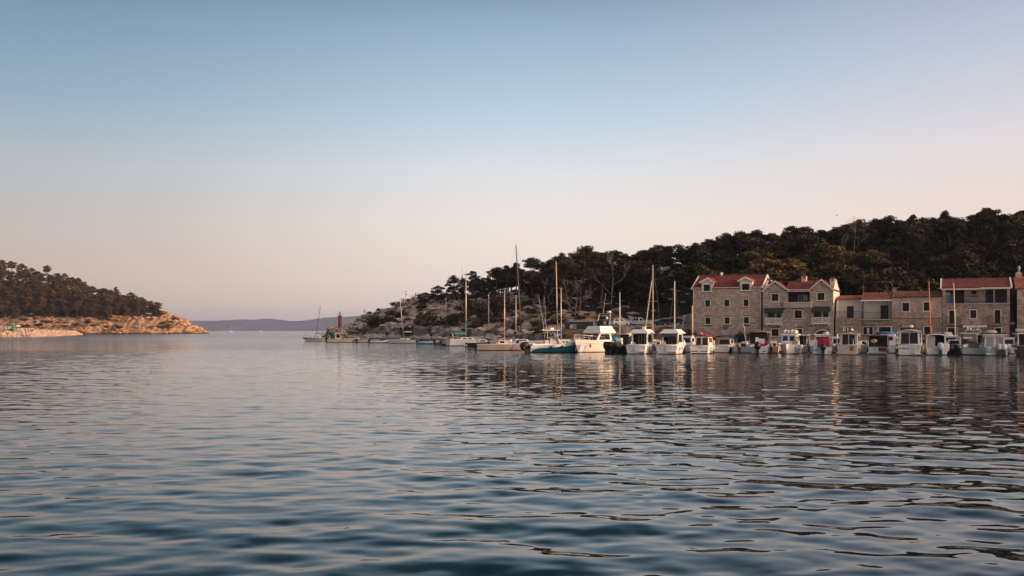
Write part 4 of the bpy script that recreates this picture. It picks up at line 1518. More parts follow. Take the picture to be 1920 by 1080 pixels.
placed = []
for px, py, d, kd, wd in SKY:
    p = at(px, py, d)
    g_ = hz(p.x, p.y)
    h_ = max(3.5, p.z - g_)
    if h_ > 12.5:
        g_ = p.z - 12.5
        h_ = 12.5
    pr = BROWN[0] if px == 1606 else TREES[kd][random.randrange(len(TREES[kd]))]  # one crown takes the lighter brown needles to carry the low sun
    lab = SPECIAL.get(px)
    put_tree(pr, (p.x, p.y, g_ - .2), h_, random.uniform(0, 6.28), *((lab, None) if lab else lab_group(KIND[kd] + ' on the skyline above ' + landmark(px))), wd * max(.85, 9 / h_) * random.uniform(.9, 1.08))
    placed.append((p.x, p.y))
skyx = [s[0] for s in SKY]
skyy = [s[1] for s in SKY]


def lowline(px):
    """photo row below which the slope is open"""
    return float(np.interp(px, [780, 800, 860, 900, 960, 1000, 1060, 1110, 1200, 1290, 1300], [558, 560, 562, 566, 572, 570, 586, 578, 570, 585, 640]))


tries = 0
count = 0
while tries < 9000 and count < 185:
    tries += 1
    x_, y_ = random.uniform(-45, 135), random.uniform(158, 335)
    px = 960 + FPX * x_ / y_
    if not 785 < px < 2020:
        continue
    z_ = hz(x_, y_)
    if z_ < 1.6:
        continue
    pyb = HY - (z_ - CH) * FPX / y_
    if pyb > lowline(px):
        continue
    q_ = Vector((x_, y_, 0)) - P0
    if px > 1290 and q_.x * NB.x + q_.y * NB.y < 17:
        continue
    if any((x_ - a) ** 2 + (y_ - b) ** 2 < 4.5 ** 2 for a, b in placed):
        continue
    h_ = random.uniform(8.5, 12.5) if px > 1290 else random.uniform(7, 11)
    lim = float(np.interp(px, skyx, skyy)) + 7
    hm_ = (HY - lim) * y_ / FPX + CH - z_
    h_ = min(h_, hm_)
    if h_ < 4:
        continue
    placed.append((x_, y_))
    kd = random.choice(['round', 'round', 'umbrella', 'bushy', 'bushy', 'tall'])
    brown = random.random() < .10
    kd = random.choice(['round', 'umbrella']) if brown else kd
    pr = BROWN[2 if kd == 'umbrella' else random.randrange(2)] if brown else random.choice(TREES[kd])
    top_ = HY - (z_ + h_ - CH) * FPX / y_
    k_ = (top_ - np.interp(px, skyx, skyy)) / (lowline(px) - np.interp(px, skyx, skyy))
    band = 'high up' if k_ < .22 else ('half way' if k_ < .45 else 'low down')
    lab, grp = lab_group(('brown tinged ' if brown else 'dark ') + KIND[kd] + ' ' + band + ' above ' + landmark(px))
    put_tree(pr, (x_, y_, z_ - .3), h_, random.uniform(0, 6.28), lab, grp, max(1.05, 10.5 / h_) * random.uniform(.95, 1.2))
    count += 1
print('right hill trees', count + len(SKY))


def bare_tree(px, py0, d, h_, lean, label, seed):
    """a leafless grey tree: trunk and branching limbs"""
    g = random.Random(seed)
    p = at(px, py0, d)
    o = thing('bare_tree', label, 'tree', (p.x, p.y, hz(p.x, p.y) - .2), 0)
    tr, br = MB(), MB()
    tip = Vector((lean, g.uniform(-.4, .4), h_ * .6))
    tr.tube([(0, 0, -.5), (lean * .3, .1, h_ * .3), tip], .16, 6, .07)
    stack = [(tip, Vector((lean * .15, 0, 1)), h_ * .3, 0), (Vector((lean * .3, .1, h_ * .3)), Vector((-.8, 0, .7)), h_ * .32, 0), (tip * .8, Vector((.8, .2, .6)), h_ * .3, 0)]
    while stack:
        p0, dr, ln, lv = stack.pop()
        dr = dr.normalized()
        p1 = p0 + dr * ln * .5 + Vector((g.uniform(-.1, .1), g.uniform(-.1, .1), 0)) * ln
        p2 = p1 + (dr + Vector((0, 0, .15))).normalized() * ln * .5
        br.tube([p0, p1, p2], .07 * .6 ** lv, 4, .02 * .7 ** lv)
        if lv < 3:
            for _ in range(3):
                nd = dr + Vector((g.uniform(-.9, .9), g.uniform(-.6, .6), g.uniform(-.2, .5)))
                stack.append((p1.lerp(p2, g.random()), nd, ln * .62, lv + 1))
    tr.build('trunk', M['bare'], o, True)
    br.build('branches', M['bare'], o, True)
    return o


bare_tree(866, 588, 272, 9.0, -.8, 'leafless grey tree with forked trunk on the rocky slope left of the masts', 1)
bare_tree(1146, 560, 236, 12.5, .5, 'tall leafless grey tree with twisted limbs against sky gaps above the parked cars', 2)
bare_tree(1078, 596, 222, 8.0, .5, 'thin leafless tree standing behind the dark shed, straight trunk', 3)
bare_tree(1069, 596, 226, 7.5, -.9, 'leaning leafless tree behind the dark shed, forked low down', 4)
bare_tree(1087, 592, 224, 7.0, .2, 'slim bare trunk right of its neighbours behind the dark shed', 5)
bare_tree(1018, 590, 240, 7.0, .3, 'pale bare tree among rocks behind the leaning fishing rods', 6)
bare_tree(1600, 500, 212, 10, .2, 'pale bare trunk rising in the dark wood above the white loggia house', 7)
bare_tree(1318, 520, 226, 8, -1.2, 'bare forked tree in shade above the dormer house roof', 8)

# shrubs of the open slope
SH = []
for s in range(4):
    g = random.Random(50 + s)
    cl = [(g.uniform(-1, 1), g.uniform(-1, 1), g.uniform(.3, 1.1), g.uniform(.5, .9), g.uniform(.5, .9), g.uniform(.4, .7)) for _ in range(11)]
    sm = MB()
    for _ in range(6):
        sm.tube([(0, 0, -.4), (g.uniform(-.5, .5), g.uniform(-.5, .5), .5), (g.uniform(-1, 1), g.uniform(-1, 1), 1.1)], .05, 4, .015)
    SH.append((sm.mesh('stem', M['bark'], True), leaf_mesh('foliage', M['shrub'], cl, 120, .15, seed=70 + s)))


def put_shrub(x_, y_, z_, s, label, group, hgt_=1.0):
    st_, fo = random.choice(SH)
    o = thing('shrub', label, 'shrub', (x_, y_, z_ - .15), random.uniform(0, 6.28), group)
    o.scale = (s, s, s * hgt_)
    for nm, me in (('stem', st_), ('foliage', fo)):
        c = bpy.data.objects.new(nm, me)
        C.objects.link(c)
        c.parent = o


# photo x, y of the base, distance, size, height factor, label
for px, py, d, s, hf, lab in ((700, 625, 312, 2.7, .95, 'large dark shrub mass just above the shore path, leftmost of the tall ones'), (732, 622, 306, 1.9, .95, 'dense dark shrub above the shore left of the white sailing boat mast'),
                              (745, 606, 312, 2.2, .95, 'dark shrub half way up the slope beside the white mast'), (692, 588, 347, .95, .8, 'flat dark bush on the bare skyline right of the agave stalk'),
                              (741, 576, 345, 1.35, .9, 'wide low bush on the skyline left of the hilltop lamp post'), (808, 622, 262, 2.9, .95, 'dark shrub clump at the foot of the slope above the grey dinghy'),
                              (768, 624, 276, 2.4, .9, 'spreading dark shrub above the shore behind the cream sailed boat'), (850, 612, 256, 2.3, 1.0, 'dark shrub at the foot of the slope left of the cyan covered yacht'), (905, 606, 250, 3.0, 1.2, 'tall dark thicket between the two thin masts right of the cyan cover'), (932, 600, 252, 3.0, 1.3, 'broad dark thicket on the slope behind the long grey hull'), (880, 588, 268, 2.4, 1.2, 'dark bush under the pines left of the thicket'),
                              (790, 580, 318, 1.3, .9, 'green brown shrub on the slope below the row of walkers'), (768, 556, 341, 1.1, .9, 'small round bush on the hilltop between the lamp post and the walkers'),
                              (712, 585, 346, 1.0, .9, 'tiny bush on the bare skyline between two larger ones')):
    p = at(px, py, d)
    put_shrub(p.x, p.y, hz(p.x, p.y), s, lab, None, hf)
n_ = 0
sp_ = []
for _ in range(6000):
    x_, y_ = random.uniform(-58, 60), random.uniform(180, 342)
    px = 960 + FPX * x_ / y_
    z_ = hz(x_, y_)
    pyb = HY - (z_ - CH) * FPX / y_
    if z_ < 1.9 or px < 668 or px > 1290 or pyb < lowline(px) - 8 or pyb < np.interp(px, [660, 700, 790], [605, 592, 562]):
        continue
    if 1055 < px < 1292 and y_ < 217:
        continue
    if px < 850 and random.random() < .72:
        continue
    if any((x_ - a) ** 2 + (y_ - b) ** 2 < 1.7 ** 2 for a, b in sp_):
        continue
    if vnoise(np.array([x_ / 9]), np.array([y_ / 9]), 77, 2)[0] < -.3:
        continue
    sp_.append((x_, y_))
    w_ = np.interp(px, [660, 700, 790, 900, 1290], [622, 612, 592, 588, 590])
    lab, grp = lab_group('small olive shrub ' + ('high' if pyb < w_ else 'low') + ' on the rocky slope behind ' + ('the inflatables' if px < 728 else 'the cream sailed boat' if px < 780 else 'the blue drum' if px < 838 else landmark(px)))
    put_shrub(x_, y_, z_, random.uniform(.45, .85 if px < 850 else 1.05), lab, grp, random.uniform(.7, 1.1))
    n_ += 1
    if n_ >= 120:
        break
# bushes at the foot of the tall house
for px, s, lab in ((1329, .8, 'dark bush at the foot of the dormer house wall, under its left windows'), (1394, 1.0, 'dark bush at the foot of the dormer house wall, under its right windows'), (1293, 1.2, 'dark bush at the left corner of the dormer house')):
    p = row_pt(rt(px, -1.0), -1.0)
    put_shrub(p.x, p.y, 1.25, s, lab, None, 1.1)
p = row_pt(rt(1474, -.3), -.3)

# trees of the left headland
LSKY = [(-22, 484, 1043, 'round', 1.1), (4, 487, 1040, 'round', 1.1), (22, 491, 1042, 'umbrella', 1.0), (40, 494, 1038, 'umbrella', 1.0), (58, 502, 1040, 'round', 1.0), (87, 499, 1034, 'umbrella', .85), (72, 508, 1040, 'round', .9), (106, 512, 1036, 'round', .9), (121, 512, 1034, 'umbrella', .8), (134, 519, 1034, 'round', .9),
        (148, 522, 1030, 'umbrella', .9), (158, 529, 1030, 'umbrella', .8), (172, 536, 1028, 'round', .9), (193, 540, 1024, 'round', 1.1), (217, 538, 1020, 'tall', 1.3), (231, 553, 1018, 'round', .8), (246, 548, 1014, 'umbrella', .95), (266, 557, 1010, 'umbrella', 1.0), (281, 564, 1006, 'umbrella', .8), (296, 567, 1002, 'umbrella', .85)]
LSPEC = {87: 'lone umbrella pine standing clear on the headland skyline', 217: 'leaning narrow pine apart from its neighbours on the headland skyline', 296: 'last leaning pine at the tip of the headland wood', 246: 'round topped pine near the tip of the headland wood', 4: 'rounded pine at the highest left end of the headland wood'}
placed = []
for px, py, d, kd, wd in LSKY:
    p = at(px, py, d)
    g_ = hz2(p.x, p.y)
    h_ = p.z - g_
    h_ = max(6, h_) * 1.0
    lab = LSPEC.get(px)
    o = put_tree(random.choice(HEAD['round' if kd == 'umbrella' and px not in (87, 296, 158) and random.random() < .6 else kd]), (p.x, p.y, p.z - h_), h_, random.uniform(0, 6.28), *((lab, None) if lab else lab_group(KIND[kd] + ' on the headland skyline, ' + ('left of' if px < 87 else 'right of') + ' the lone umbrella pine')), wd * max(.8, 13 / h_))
    placed.append((p.x, p.y))
lx, ly = [s[0] for s in LSKY], [s[1] for s in LSKY]
hand = []
for _ in range(9000):
    x_, y_ = random.uniform(-560, -330), random.uniform(958, 1085)
    px = 960 + FPX * x_ / y_
    if px < -40 or px > 298:
        continue
    z_ = hz2(x_, y_)
    pyb = HY - (z_ - CH) * FPX / y_
    if pyb > np.interp(px, [-40, 0, 60, 130, 180, 230, 300], [604, 604, 592, 597, 600, 594, 584]) + random.uniform(-6, 3):
        continue
    if any((x_ - a) ** 2 + (y_ - b) ** 2 < 6.6 ** 2 for a, b in placed):
        continue
    h_ = random.uniform(9, 15)
    lim = float(np.interp(px, lx, ly)) + 4
    h_ = min(h_, (HY - lim) * y_ / FPX + CH - z_)
    if h_ < 4:
        continue
    placed.append((x_, y_))
    hand.append((y_, x_, z_, h_, px, pyb))
hand.sort()
clw = []
for i, (y_, x_, z_, h_, px, pyb) in enumerate(hand):
    if i < 52:
        kd = random.choice(['round', 'bushy', 'umbrella', 'bushy'])
        br_ = random.random() < .15
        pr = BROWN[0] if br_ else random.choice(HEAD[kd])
        where = 'at the left edge' if px < 60 else 'left of the lone umbrella pine' if px < 120 else 'in the middle' if px < 185 else 'right of the middle' if px < 240 else 'near the tip'
        lab, grp = lab_group(('brown tinged ' if br_ else 'sunlit ') + KIND['round' if br_ else kd] + ' above the headland rocks, ' + where)
        put_tree(pr, (x_, y_, z_ - .4), h_, random.uniform(0, 6.28), lab, grp, max(.95, 12 / h_) * random.uniform(.9, 1.2))
    else:
        for _ in range(9):
            r_, th = random.uniform(0, 3.2), random.uniform(0, 6.28)
            s_ = random.uniform(.9, 1.7)
            clw.append((x_ + r_ * math.cos(th), y_ + r_ * math.sin(th), z_ + h_ * random.uniform(.35, .97), 1.5 * s_, 1.5 * s_, .85 * s_))
wood_ = bpy.data.objects.new('headland_wood', leaf_mesh('headland_wood', M['pine_sunny'], clw, 26, .42, seed=8))
C.objects.link(wood_)
wood_['kind'] = 'stuff'
wood_['label'] = 'dense pine wood covering the left headland behind the nearer pines'
cnt = len(hand)
sp_ = []
for _ in range(3000):
    x_, y_ = random.uniform(-530, -300), random.uniform(950, 1000)
    px = 960 + FPX * x_ / y_
    z_ = hz2(x_, y_)
    pyb = HY - (z_ - CH) * FPX / y_
    if not -20 < px < 335 or z_ < 5 or pyb < np.interp(px, [0, 100, 300, 340], [592, 592, 580, 598]) or len(sp_) >= 60:
        continue
    if any((x_ - a) ** 2 + (y_ - b) ** 2 < 25 for a, b in sp_):
        continue
    sp_.append((x_, y_))
    put_shrub(x_, y_, z_, random.uniform(1.2, 3.2), 'low shrub among the sunlit rocks of the left headland', 'shrubs on the headland rocks', random.uniform(.5, .9))
print('headland', cnt, len(sp_))

# ------------------------------------------------------------------ loose rock


def rocks(name, pts, mat, smin, smax, flat=.7, seed=3):
    g = np.random.default_rng(seed)
    base = [(1, 0, 0), (-1, 0, 0), (0, 1, 0), (0, -1, 0), (0, 0, 1), (0, 0, -1), (.6, .6, .5), (-.6, .6, .5), (.6, -.6, .5), (-.6, -.6, .5)]
    tri = [(4, 6, 8), (4, 7, 6), (4, 9, 7), (4, 8, 9), (0, 8, 6), (2, 6, 7), (1, 7, 9), (3, 9, 8), (0, 6, 2), (2, 7, 1), (1, 9, 3), (3, 8, 0), (5, 0, 2), (5, 2, 1), (5, 1, 3), (5, 3, 0)]
    B = np.array(base)
    mb = MB()
    for (x, y, z) in pts:
        s = smin + (smax - smin) * g.random() ** 2.2
        a = g.uniform(0, 6.28)
        v = B * g.uniform(.65, 1.25, (len(B), 1)) * np.array([s * g.uniform(.8, 1.5), s, s * flat * g.uniform(.7, 1.2)])
        ca, sa = math.cos(a), math.sin(a)
        vs = [(x + p[0] * ca - p[1] * sa, y + p[0] * sa + p[1] * ca, z + p[2]) for p in v]
        mb.add(vs, tri, float(g.random()))
    o = mb.build(name, mat)
    o['kind'] = 'stuff'
    return o


pts = []
while len(pts) < 1300:
    x_, y_ = random.uniform(-62, 55), random.uniform(182, 345)
    px = 960 + FPX * x_ / y_
    z_ = hz(x_, y_)
    if z_ < 1.1 or px > 1290 or px < 605 or (1055 < px and y_ < 218):
        continue
    if vnoise(np.array([x_ / 11]), np.array([y_ / 11]), 91, 3)[0] < .02 and random.random() < .8:
        continue
    pts.append((x_, y_, z_))
r_ = rocks('slope_rocks', pts, M['rock'], .2, 1.5, .55)
r_['label'] = 'pale limestone outcrops scattered over the peninsula slope'
pts = []
while len(pts) < 800:
    x_, y_ = random.uniform(-560, -296), random.uniform(944, 1000)
    z_ = hz2(x_, y_)
    if z_ < .2 or z_ > 20 or random.random() < z_ / 26:
        continue
    pts.append((x_, y_, z_))
r_ = rocks('headland_rocks', pts, M['rock_warm'], .4, 3.2, .55, 9)
r_['label'] = 'sunlit limestone boulders along the headland shore'
# shoreline boulders below the promenade and round the point
pts = []
for i in range(560):
    k = random.choice([4, 5, 5, 6, 6])
    a, b = Vector(EDGE[k]), Vector(EDGE[min(k + 1, len(EDGE) - 1)])
    p = a.lerp(b, random.random())
    x_, y_ = p.x + random.uniform(-.3, 5), p.y + random.uniform(4, 13)
    pts.append((x_, y_, max(.9, hz(x_, y_))))
for i in range(420):
    px = random.uniform(601, 690)
    d = random.uniform(318, 346)
    p = at(px, HY, d)
    z_ = hz(p.x, p.y)
    if abs(px - 637.5) < 9 and d > 330:
        continue
    if z_ > -.6:
        pts.append((p.x, p.y, max(z_, -.1)))
r_ = rocks('shore_rocks', pts, M['rock'], .25, 1.6, .8, 12)
r_['label'] = 'grey boulders along the shore path and round the point'

# trees that would otherwise share a label are told apart by their order from left to right
same = {}
for o in C.objects:
    if o.get('label') and o.get('group') and o.get('category') in ('tree', 'shrub'):
        same.setdefault(o['label'], []).append(o)
for lb, os_ in same.items():
    os_.sort(key=lambda o: o.location.x / o.location.y)
    w_ = {2: ('left one', 'right one'), 3: ('left one', 'middle one', 'right one'), 4: ('leftmost one', 'second from left', 'third from left', 'rightmost one'), 5: ('leftmost of five', 'second of five', 'middle of five', 'fourth of five', 'rightmost of five'), 6: ('leftmost of six', 'second of six', 'third of six', 'fourth of six', 'fifth of six', 'rightmost of six')}.get(len(os_))
    if w_:
        for o, t_ in zip(os_, w_):
            o['label'] = lb + ', ' + t_
    elif len(os_) == 1:
        del os_[0]['group']
# ------------------------------------------------------------------ boats
# a boat's own axes: +y from stern to bow, +x starboard, z up, origin on the water under the stern


class Boat:
    def __init__(s, name, label, cat, px, py, L, B, F, Fb, hull, head=0.0, near='stern', band=None, deckm=None, group=None, fine=2.2, rail=None, rake=.5, tail=.92, flare=.86, depth=None):
        """head: 0 = bow into the quay (away), 180 = bow towards the viewer; turned clockwise in degrees"""
        p = wl(px, py) if depth is None else Vector(((px - 960) * depth / FPX, depth, 0))
        a = -ROW - R(head)
        fw = Vector((-math.sin(a), math.cos(a), 0))
        if near == 'bow':
            p = p - fw * (L + rake * .8)
        elif near == 'mid':
            p = p - fw * L / 2
        s.o = thing(name, label, cat, p, a, group)
        s.L, s.B, s.F, s.Fb, s.fine, s.rake, s.tail, s.flare = L, B, F, Fb, fine, rake, tail, flare
        hm = MB()
        s.skin(hm, .10, 0, 1, 0, 1)
        tr = [s.pt(0, v, .10) for v in (0, .5, 1)]
        hm.add([*tr, *[(-x, y, z) for x, y, z in tr[::-1]]], [(0, 1, 2, 3, 4, 5)])
        s.hull = hm.build('hull', hull, s.o, True)
        for pl in s.hull.data.polygons:
            if len(pl.vertices) == 6:
                pl.use_smooth = False
        bm = MB()
        ring = []
        for t in [i / 12 for i in range(13)]:
            x, y, z = s.pt(t, 0, .10)
            ring.append([(x, y, .10), (x * .8, y * .99, -.15), (0, y * .985, -.4), (-x * .8, y * .99, -.15), (-x, y, .10)])
        bm.loft(ring, closed=False)
        bm.add(ring[0], [(0, 1, 2, 3, 4)])
        bm.build('waterline_band', band or M['red_band'], s.o)
        dm = MB()
        n = 14
        L_, R_ = [], []
        for i in range(n + 1):
            x, y, z = s.pt(i / n, 1)
            L_.append((-x * .97, y, z - .05))
            R_.append((x * .97, y, z - .05))
        dm.add(L_ + R_, [(i, i + n + 1, i + n + 2, i + 1) for i in range(n)])
        dm.build('deck', deckm or M['white_old'], s.o)
        rp = [s.pt(i / 14, 1.0) for i in range(15)]
        rm = MB().tube([(-x, y, z) for x, y, z in rp[::-1]] + rp, .045, 5)
        rm.tube([(-rp[0][0], 0, rp[0][2]), (rp[0][0], 0, rp[0][2])], .045, 5)
        rm.build('rub_rail', rail or M['white_old'], s.o, True)

    def pt(s, t, v, z0=.1):
        f = math.sin(math.pi / 2 * min(1, t / .45))
        bs = s.B / 2 * (s.tail + (1 - s.tail) * f) * (1 - max(0, (t - .38) / .62) ** s.fine)
        bw = bs * (s.flare - .45 * t * t)
        zs = s.F + (s.Fb - s.F) * t ** 1.8
        x = max(.015, bw + (bs - bw) * v ** .8)
        return (x, s.L * t + s.rake * v * t ** 4, z0 + (zs - z0) * v)

    def skin(s, mb, z0, t0, t1, v0, v1, off=0.0, nt=14, nv=4):
        for sd in (1, -1):
            rows = []
            for j in range(nv + 1):
                row = []
                for i in range(nt + 1):
                    t = t0 + (t1 - t0) * i / nt
                    a0 = v0(t) if callable(v0) else v0
                    a1 = v1(t) if callable(v1) else v1
                    x, y, z = s.pt(t, a0 + (a1 - a0) * j / nv, z0)
                    row.append((sd * (x + off), y, z))
                rows.append(row if sd > 0 else row[::-1])
            mb.loft(rows, closed=False)

    def z(s, y):
        return s.F + (s.Fb - s.F) * max(0, y / s.L) ** 1.8

    def stripe(s, mat, v0, v1, t0=0, t1=1, name='hull_stripe'):
        mb = MB()
        s.skin(mb, .1, t0, t1, v0, v1, .012)
        return mb.build(name, mat, s.o, True)

    def part(s, mb, name, mat, smooth=False, parent=None, label=None):
        o = mb.build(name, mat, parent or s.o, smooth)
        if label:
            o['label'] = label
        return o

    def cabin(s, y0, y1, wb, wt, z0, z1, rf=.6, rr=.0, mat=None, name='cabin', wins=(), rear=(), front=(), glass=None):
        b = [(-wb / 2, y0, z0), (wb / 2, y0, z0), (wb / 2, y1, z0), (-wb / 2, y1, z0), (-wt / 2, y0 + rr, z1), (wt / 2, y0 + rr, z1), (wt / 2, y1 - rf, z1), (-wt / 2, y1 - rf, z1)]
        c = MB().hexa(b).build(name, mat or M['white'], s.o)
        q = dict(rear=[b[0], b[1], b[5], b[4]], right=[b[1], b[2], b[6], b[5]], front=[b[2], b[3], b[7], b[6]], left=[b[3], b[0], b[4], b[7]])
        for side in ('right', 'left'):
            for (u0, u1, v0, v1) in wins:
                if side == 'left':
                    u0, u1 = 1 - u1, 1 - u0
                MB().panel(q[side], u0, u1, v0, v1, .012).build('window', glass or M['glass'], c)
        for (u0, u1, v0, v1) in front:
            MB().panel(q['front'], u0, u1, v0, v1, .012).build('windscreen', glass or M['glass'], c)
        for (u0, u1, v0, v1, *mm) in rear:
            MB().panel(q['rear'], u0, u1, v0, v1, .014 if not mm else .03).build('door' if not mm else 'door_panel', M['dark'] if not mm else mm[0], c)
        s.q = q
        return c

    def open_cabin(s, y0, y1, w, z0, z1, mat=None, wins=True, posts=.12, rf=.5, sill=.35, name='wheelhouse'):
        """a wheelhouse open at the back: dark inside, side walls with windows, windscreen"""
        c = MB()
        h = w / 2
        for sx in (-1, 1):
            a, b = (h - posts, h) if sx > 0 else (-h, -h + posts)
            c.box(a, b, y0, y0 + .3, z0, z1)
            c.hexa([(a, y0 + .3, z0), (b, y0 + .3, z0), (b, y1, z0), (a, y1, z0), (a, y0 + .3, z0 + sill), (b, y0 + .3, z0 + sill), (b, y1 - .15, z0 + sill), (a, y1 - .15, z0 + sill)])
            c.box(a, b, y0 + .3, y1 - rf, z1 - .14, z1)
            c.hexa([(a, y1 - .4, z0 + sill), (b, y1 - .4, z0 + sill), (b, y1 - .15, z0 + sill), (a, y1 - .15, z0 + sill), (a, y1 - rf - .2, z1 - .14), (b, y1 - rf - .2, z1 - .14), (b, y1 - rf, z1 - .14), (a, y1 - rf, z1 - .14)])
        c.box(-h + posts, h - posts, y1 - .2, y1 - .05, z0, z0 + sill)
        co = c.build(name, mat or M['white'], s.o)
        for sx in (-1, 1):
            x = sx * (h - posts / 2)
            MB().add([(x - .015, y0 + .3, z0 + sill), (x - .015, y1 - .4, z0 + sill), (x - .015, y1 - rf - .2, z1 - .14), (x - .015, y0 + .3, z1 - .14)], [(0, 1, 2, 3)]).build('window', M['glass'], co)
        MB().add([(-h + posts, y1 - .2, z0 + sill), (h - posts, y1 - .2, z0 + sill), (h - posts, y1 - rf, z1), (-h + posts, y1 - rf, z1)], [(0, 1, 2, 3)]).build('windscreen', M['glass'], co)
        bk = MB().box(-h + posts, h - posts, y0 + (y1 - y0) * .45, y0 + (y1 - y0) * .45 + .04, z0, z1 - .02)
        bk.build('bulkhead', M['dark'], co)
        return co

    def roof(s, y0, y1, w, z, th=.12, over=.15, inset=.0, mat=None, name='cabin_roof', lip=.05):
        r = MB()
        a = (-w / 2 - over, w / 2 + over, y0 - over, y1 + over * .6)
        r.box(*a[:2], *a[2:], z, z + lip)
        r.frustum(a, (a[0] + inset, a[1] - inset, a[2] + inset * .7, a[3] - inset), z + lip, z + lip + th)
        return r.build(name, mat or M['white'], s.o)

    def canopy(s, y0, y1, w, z, rise=.18, mat=None, leg_z=None, name='canopy'):
        n = 8
        r0 = []
        for yy in (y0, y0 + (y1 - y0) * .33, y0 + (y1 - y0) * .66, y1):
            e = .0 if yy not in (y0, y1) else .07
            r0.append([(-w / 2 + w * i / n, yy, z - e + rise * (1 - (2 * i / n - 1) ** 2)) for i in range(n + 1)] + [(w / 2 - w * i / n, yy, z - e - .05 + rise * (1 - (1 - 2 * i / n) ** 2)) for i in range(n + 1)])
        cn = MB().loft(r0).build(name, mat or M['navy'], s.o)
        if leg_z is not None:
            f = MB()
            for sx in (-1, 1):
                for yy in (y0 + .08, y1 - .08):
                    f.tube([(sx * w / 2 * .97, yy, z - .02), (sx * w / 2 * .99, y0 + (y1 - y0) * (.35 if yy < (y0 + y1) / 2 else .65), leg_z)], .024, 5)
            f.build('canopy_frame', M['steel'], cn)
        return cn

    def rails(s, t0=.45, t1=1.0, h=.55, mat=None, n=6):
        r = MB()
        top = []
        for i in range(n + 1):
            x, y, z = s.pt(t0 + (t1 - t0) * i / n, 1)
            top.append((x * .94, y, z + h))
            r.tube([(x * .96, y, z), top[-1]], .018, 4).tube([(-x * .96, y, z), (-top[-1][0], y, z + h)], .018, 4)
        r.tube(top, .022, 5).tube([(-x, y, z) for x, y, z in top], .022, 5)
        return r.build('guard_rail', mat or M['steel'], s.o)

    def outboard(s, x=0.0, z=None, sc_=1.0, cowl=None, tilt=0.0, y=-.12):
        z = (s.F * .75 if z is None else z) - .22 * sc_
        r = Matrix.Translation((x, y, z)) @ Matrix.Rotation(R(tilt), 4, 'X')
        lg = MB()
        lg.box(-.09, .09, .0, .16, -.25, .12)
        lg.frustum((-.15, .15, -.38, .02), (-.12, .12, -.32, .0), -.62, .08)
        lg.frustum((-.16, .16, -.36, .06), (-.16, .16, -.34, .05), -.66, -.62)
        lg.frustum((-.035, .035, -.28, -.02), (-.06, .06, -.30, .0), -1.0, -.66)
        lg.tube([(0, -.42, -.84), (0, -.1, -.84), (0, .1, -.84)], .07, 7, .03)
        lo = lg.build('outboard_motor', M['black'], s.o)
        lo.matrix_local = r @ Matrix.Scale(sc_, 4)
        cw = MB().blob((0, -.2, .33), (.27, .42, .36), .62, 12, 8)
        cw.build('cowling', cowl or M['black'], lo, True)
        pr = MB()
        for k in range(3):
            a = k * 2.094
            pr.panel([(0, -.44, -.84), (.17 * math.cos(a - .4), -.42, -.84 + .17 * math.sin(a - .4)), (.2 * math.cos(a), -.46, -.84 + .2 * math.sin(a)), (.17 * math.cos(a + .4), -.48, -.84 + .17 * math.sin(a + .4))], 0, 1, 0, 1, .01)
        pr.build('propeller', M['steel'], lo)
        return lo

    def fender(s, t, side=1, h=.5, r=.12, mat=None, ball=False):
        x, y, z = s.pt(t, .75)
        f = MB()
        c = (side * (x + r), y, z - (.12 if ball else .22))
        f.blob(c, (r, r, r if ball else h / 2), 1.0 if ball else .7, 8, 6)
        o = f.build('fender', mat or M['fender'], s.o, True)
        MB().tube([(c[0], c[1], c[2] + (r if ball else h / 2) - .02), (side * x * .98, y, s.pt(t, 1)[2] + .03)], .015, 4).build('fender_rope', M['rope'], o)
        return o

    def pole(s, p0, p1, r=.03, mat=None, name='antenna', r2=None):
        return MB().tube([p0, p1], r, 6, r2).build(name, mat or M['alu'], s.o)

    def mast(s, y, z0, H, lean=(0, 0), spread=(), boom=None, mat=None, r=.085, stays=True, x=0.0, side_h=.62, sw=None):
        mat = mat or M['alu']
        tip = Vector((x + lean[0], y + lean[1], z0 + H))
        b = Vector((x, y, z0))
        m = MB().tube([b, b.lerp(tip, .5), tip], r, 8, r * .72).build('mast', mat, s.o, True)
        sw = sw or s.B * .30
        for f in spread:
            p = b.lerp(tip, f)
            MB().tube([p - Vector((sw, 0, 0)), p, p + Vector((sw, 0, 0))], .035, 5).build('spreader', mat, m)
        MB().tube([tip, tip + Vector((0, 0, .5))], .018, 4).build('mast_antenna', M['iron'], m)
        if stays:
            g = MB()
            x1, y1, z1 = s.pt(min(1, max(.05, y / s.L)), 1)
            for sd in (-1, 1):
                pts = [Vector((sd * x1 * .95, y - .1, z1))] + [b.lerp(tip, f) + Vector((sd * sw, 0, 0)) for f in spread] + [tip - Vector((0, 0, .2))]
                g.tube(pts, .009, 4)
            g.tube([tip, (0, s.L + s.rake * .8, s.Fb)], .010, 4)
            g.tube([tip, (0, .05, s.F + .1)], .009, 4)
            g.build('rigging_wire', M['spar_dark'], s.o)
        if boom:
            ln, zb, cover = boom
            e = Vector((x, y - ln, zb + .1))
            bo = MB().tube([(x, y, zb), e], .06, 6).build('boom', mat, s.o, True)
            if cover:
                cv = MB()
                pts = [Vector((x, y, zb + .16)).lerp(e + Vector((0, 0, .14)), k / 6) + Vector((0, 0, .02 * math.sin(k * 2.1))) for k in range(7)]
                cv.loft([[(p.x + .17 * math.cos(a) * (1 - .25 * (k / 6)), p.y, p.z + .2 * math.sin(a) * (1 - .35 * k / 6)) for a in [2 * math.pi * j / 8 for j in range(8)]] for k, p in enumerate(pts)])
                cv.build('sail_cover', cover, bo, True)
        return m

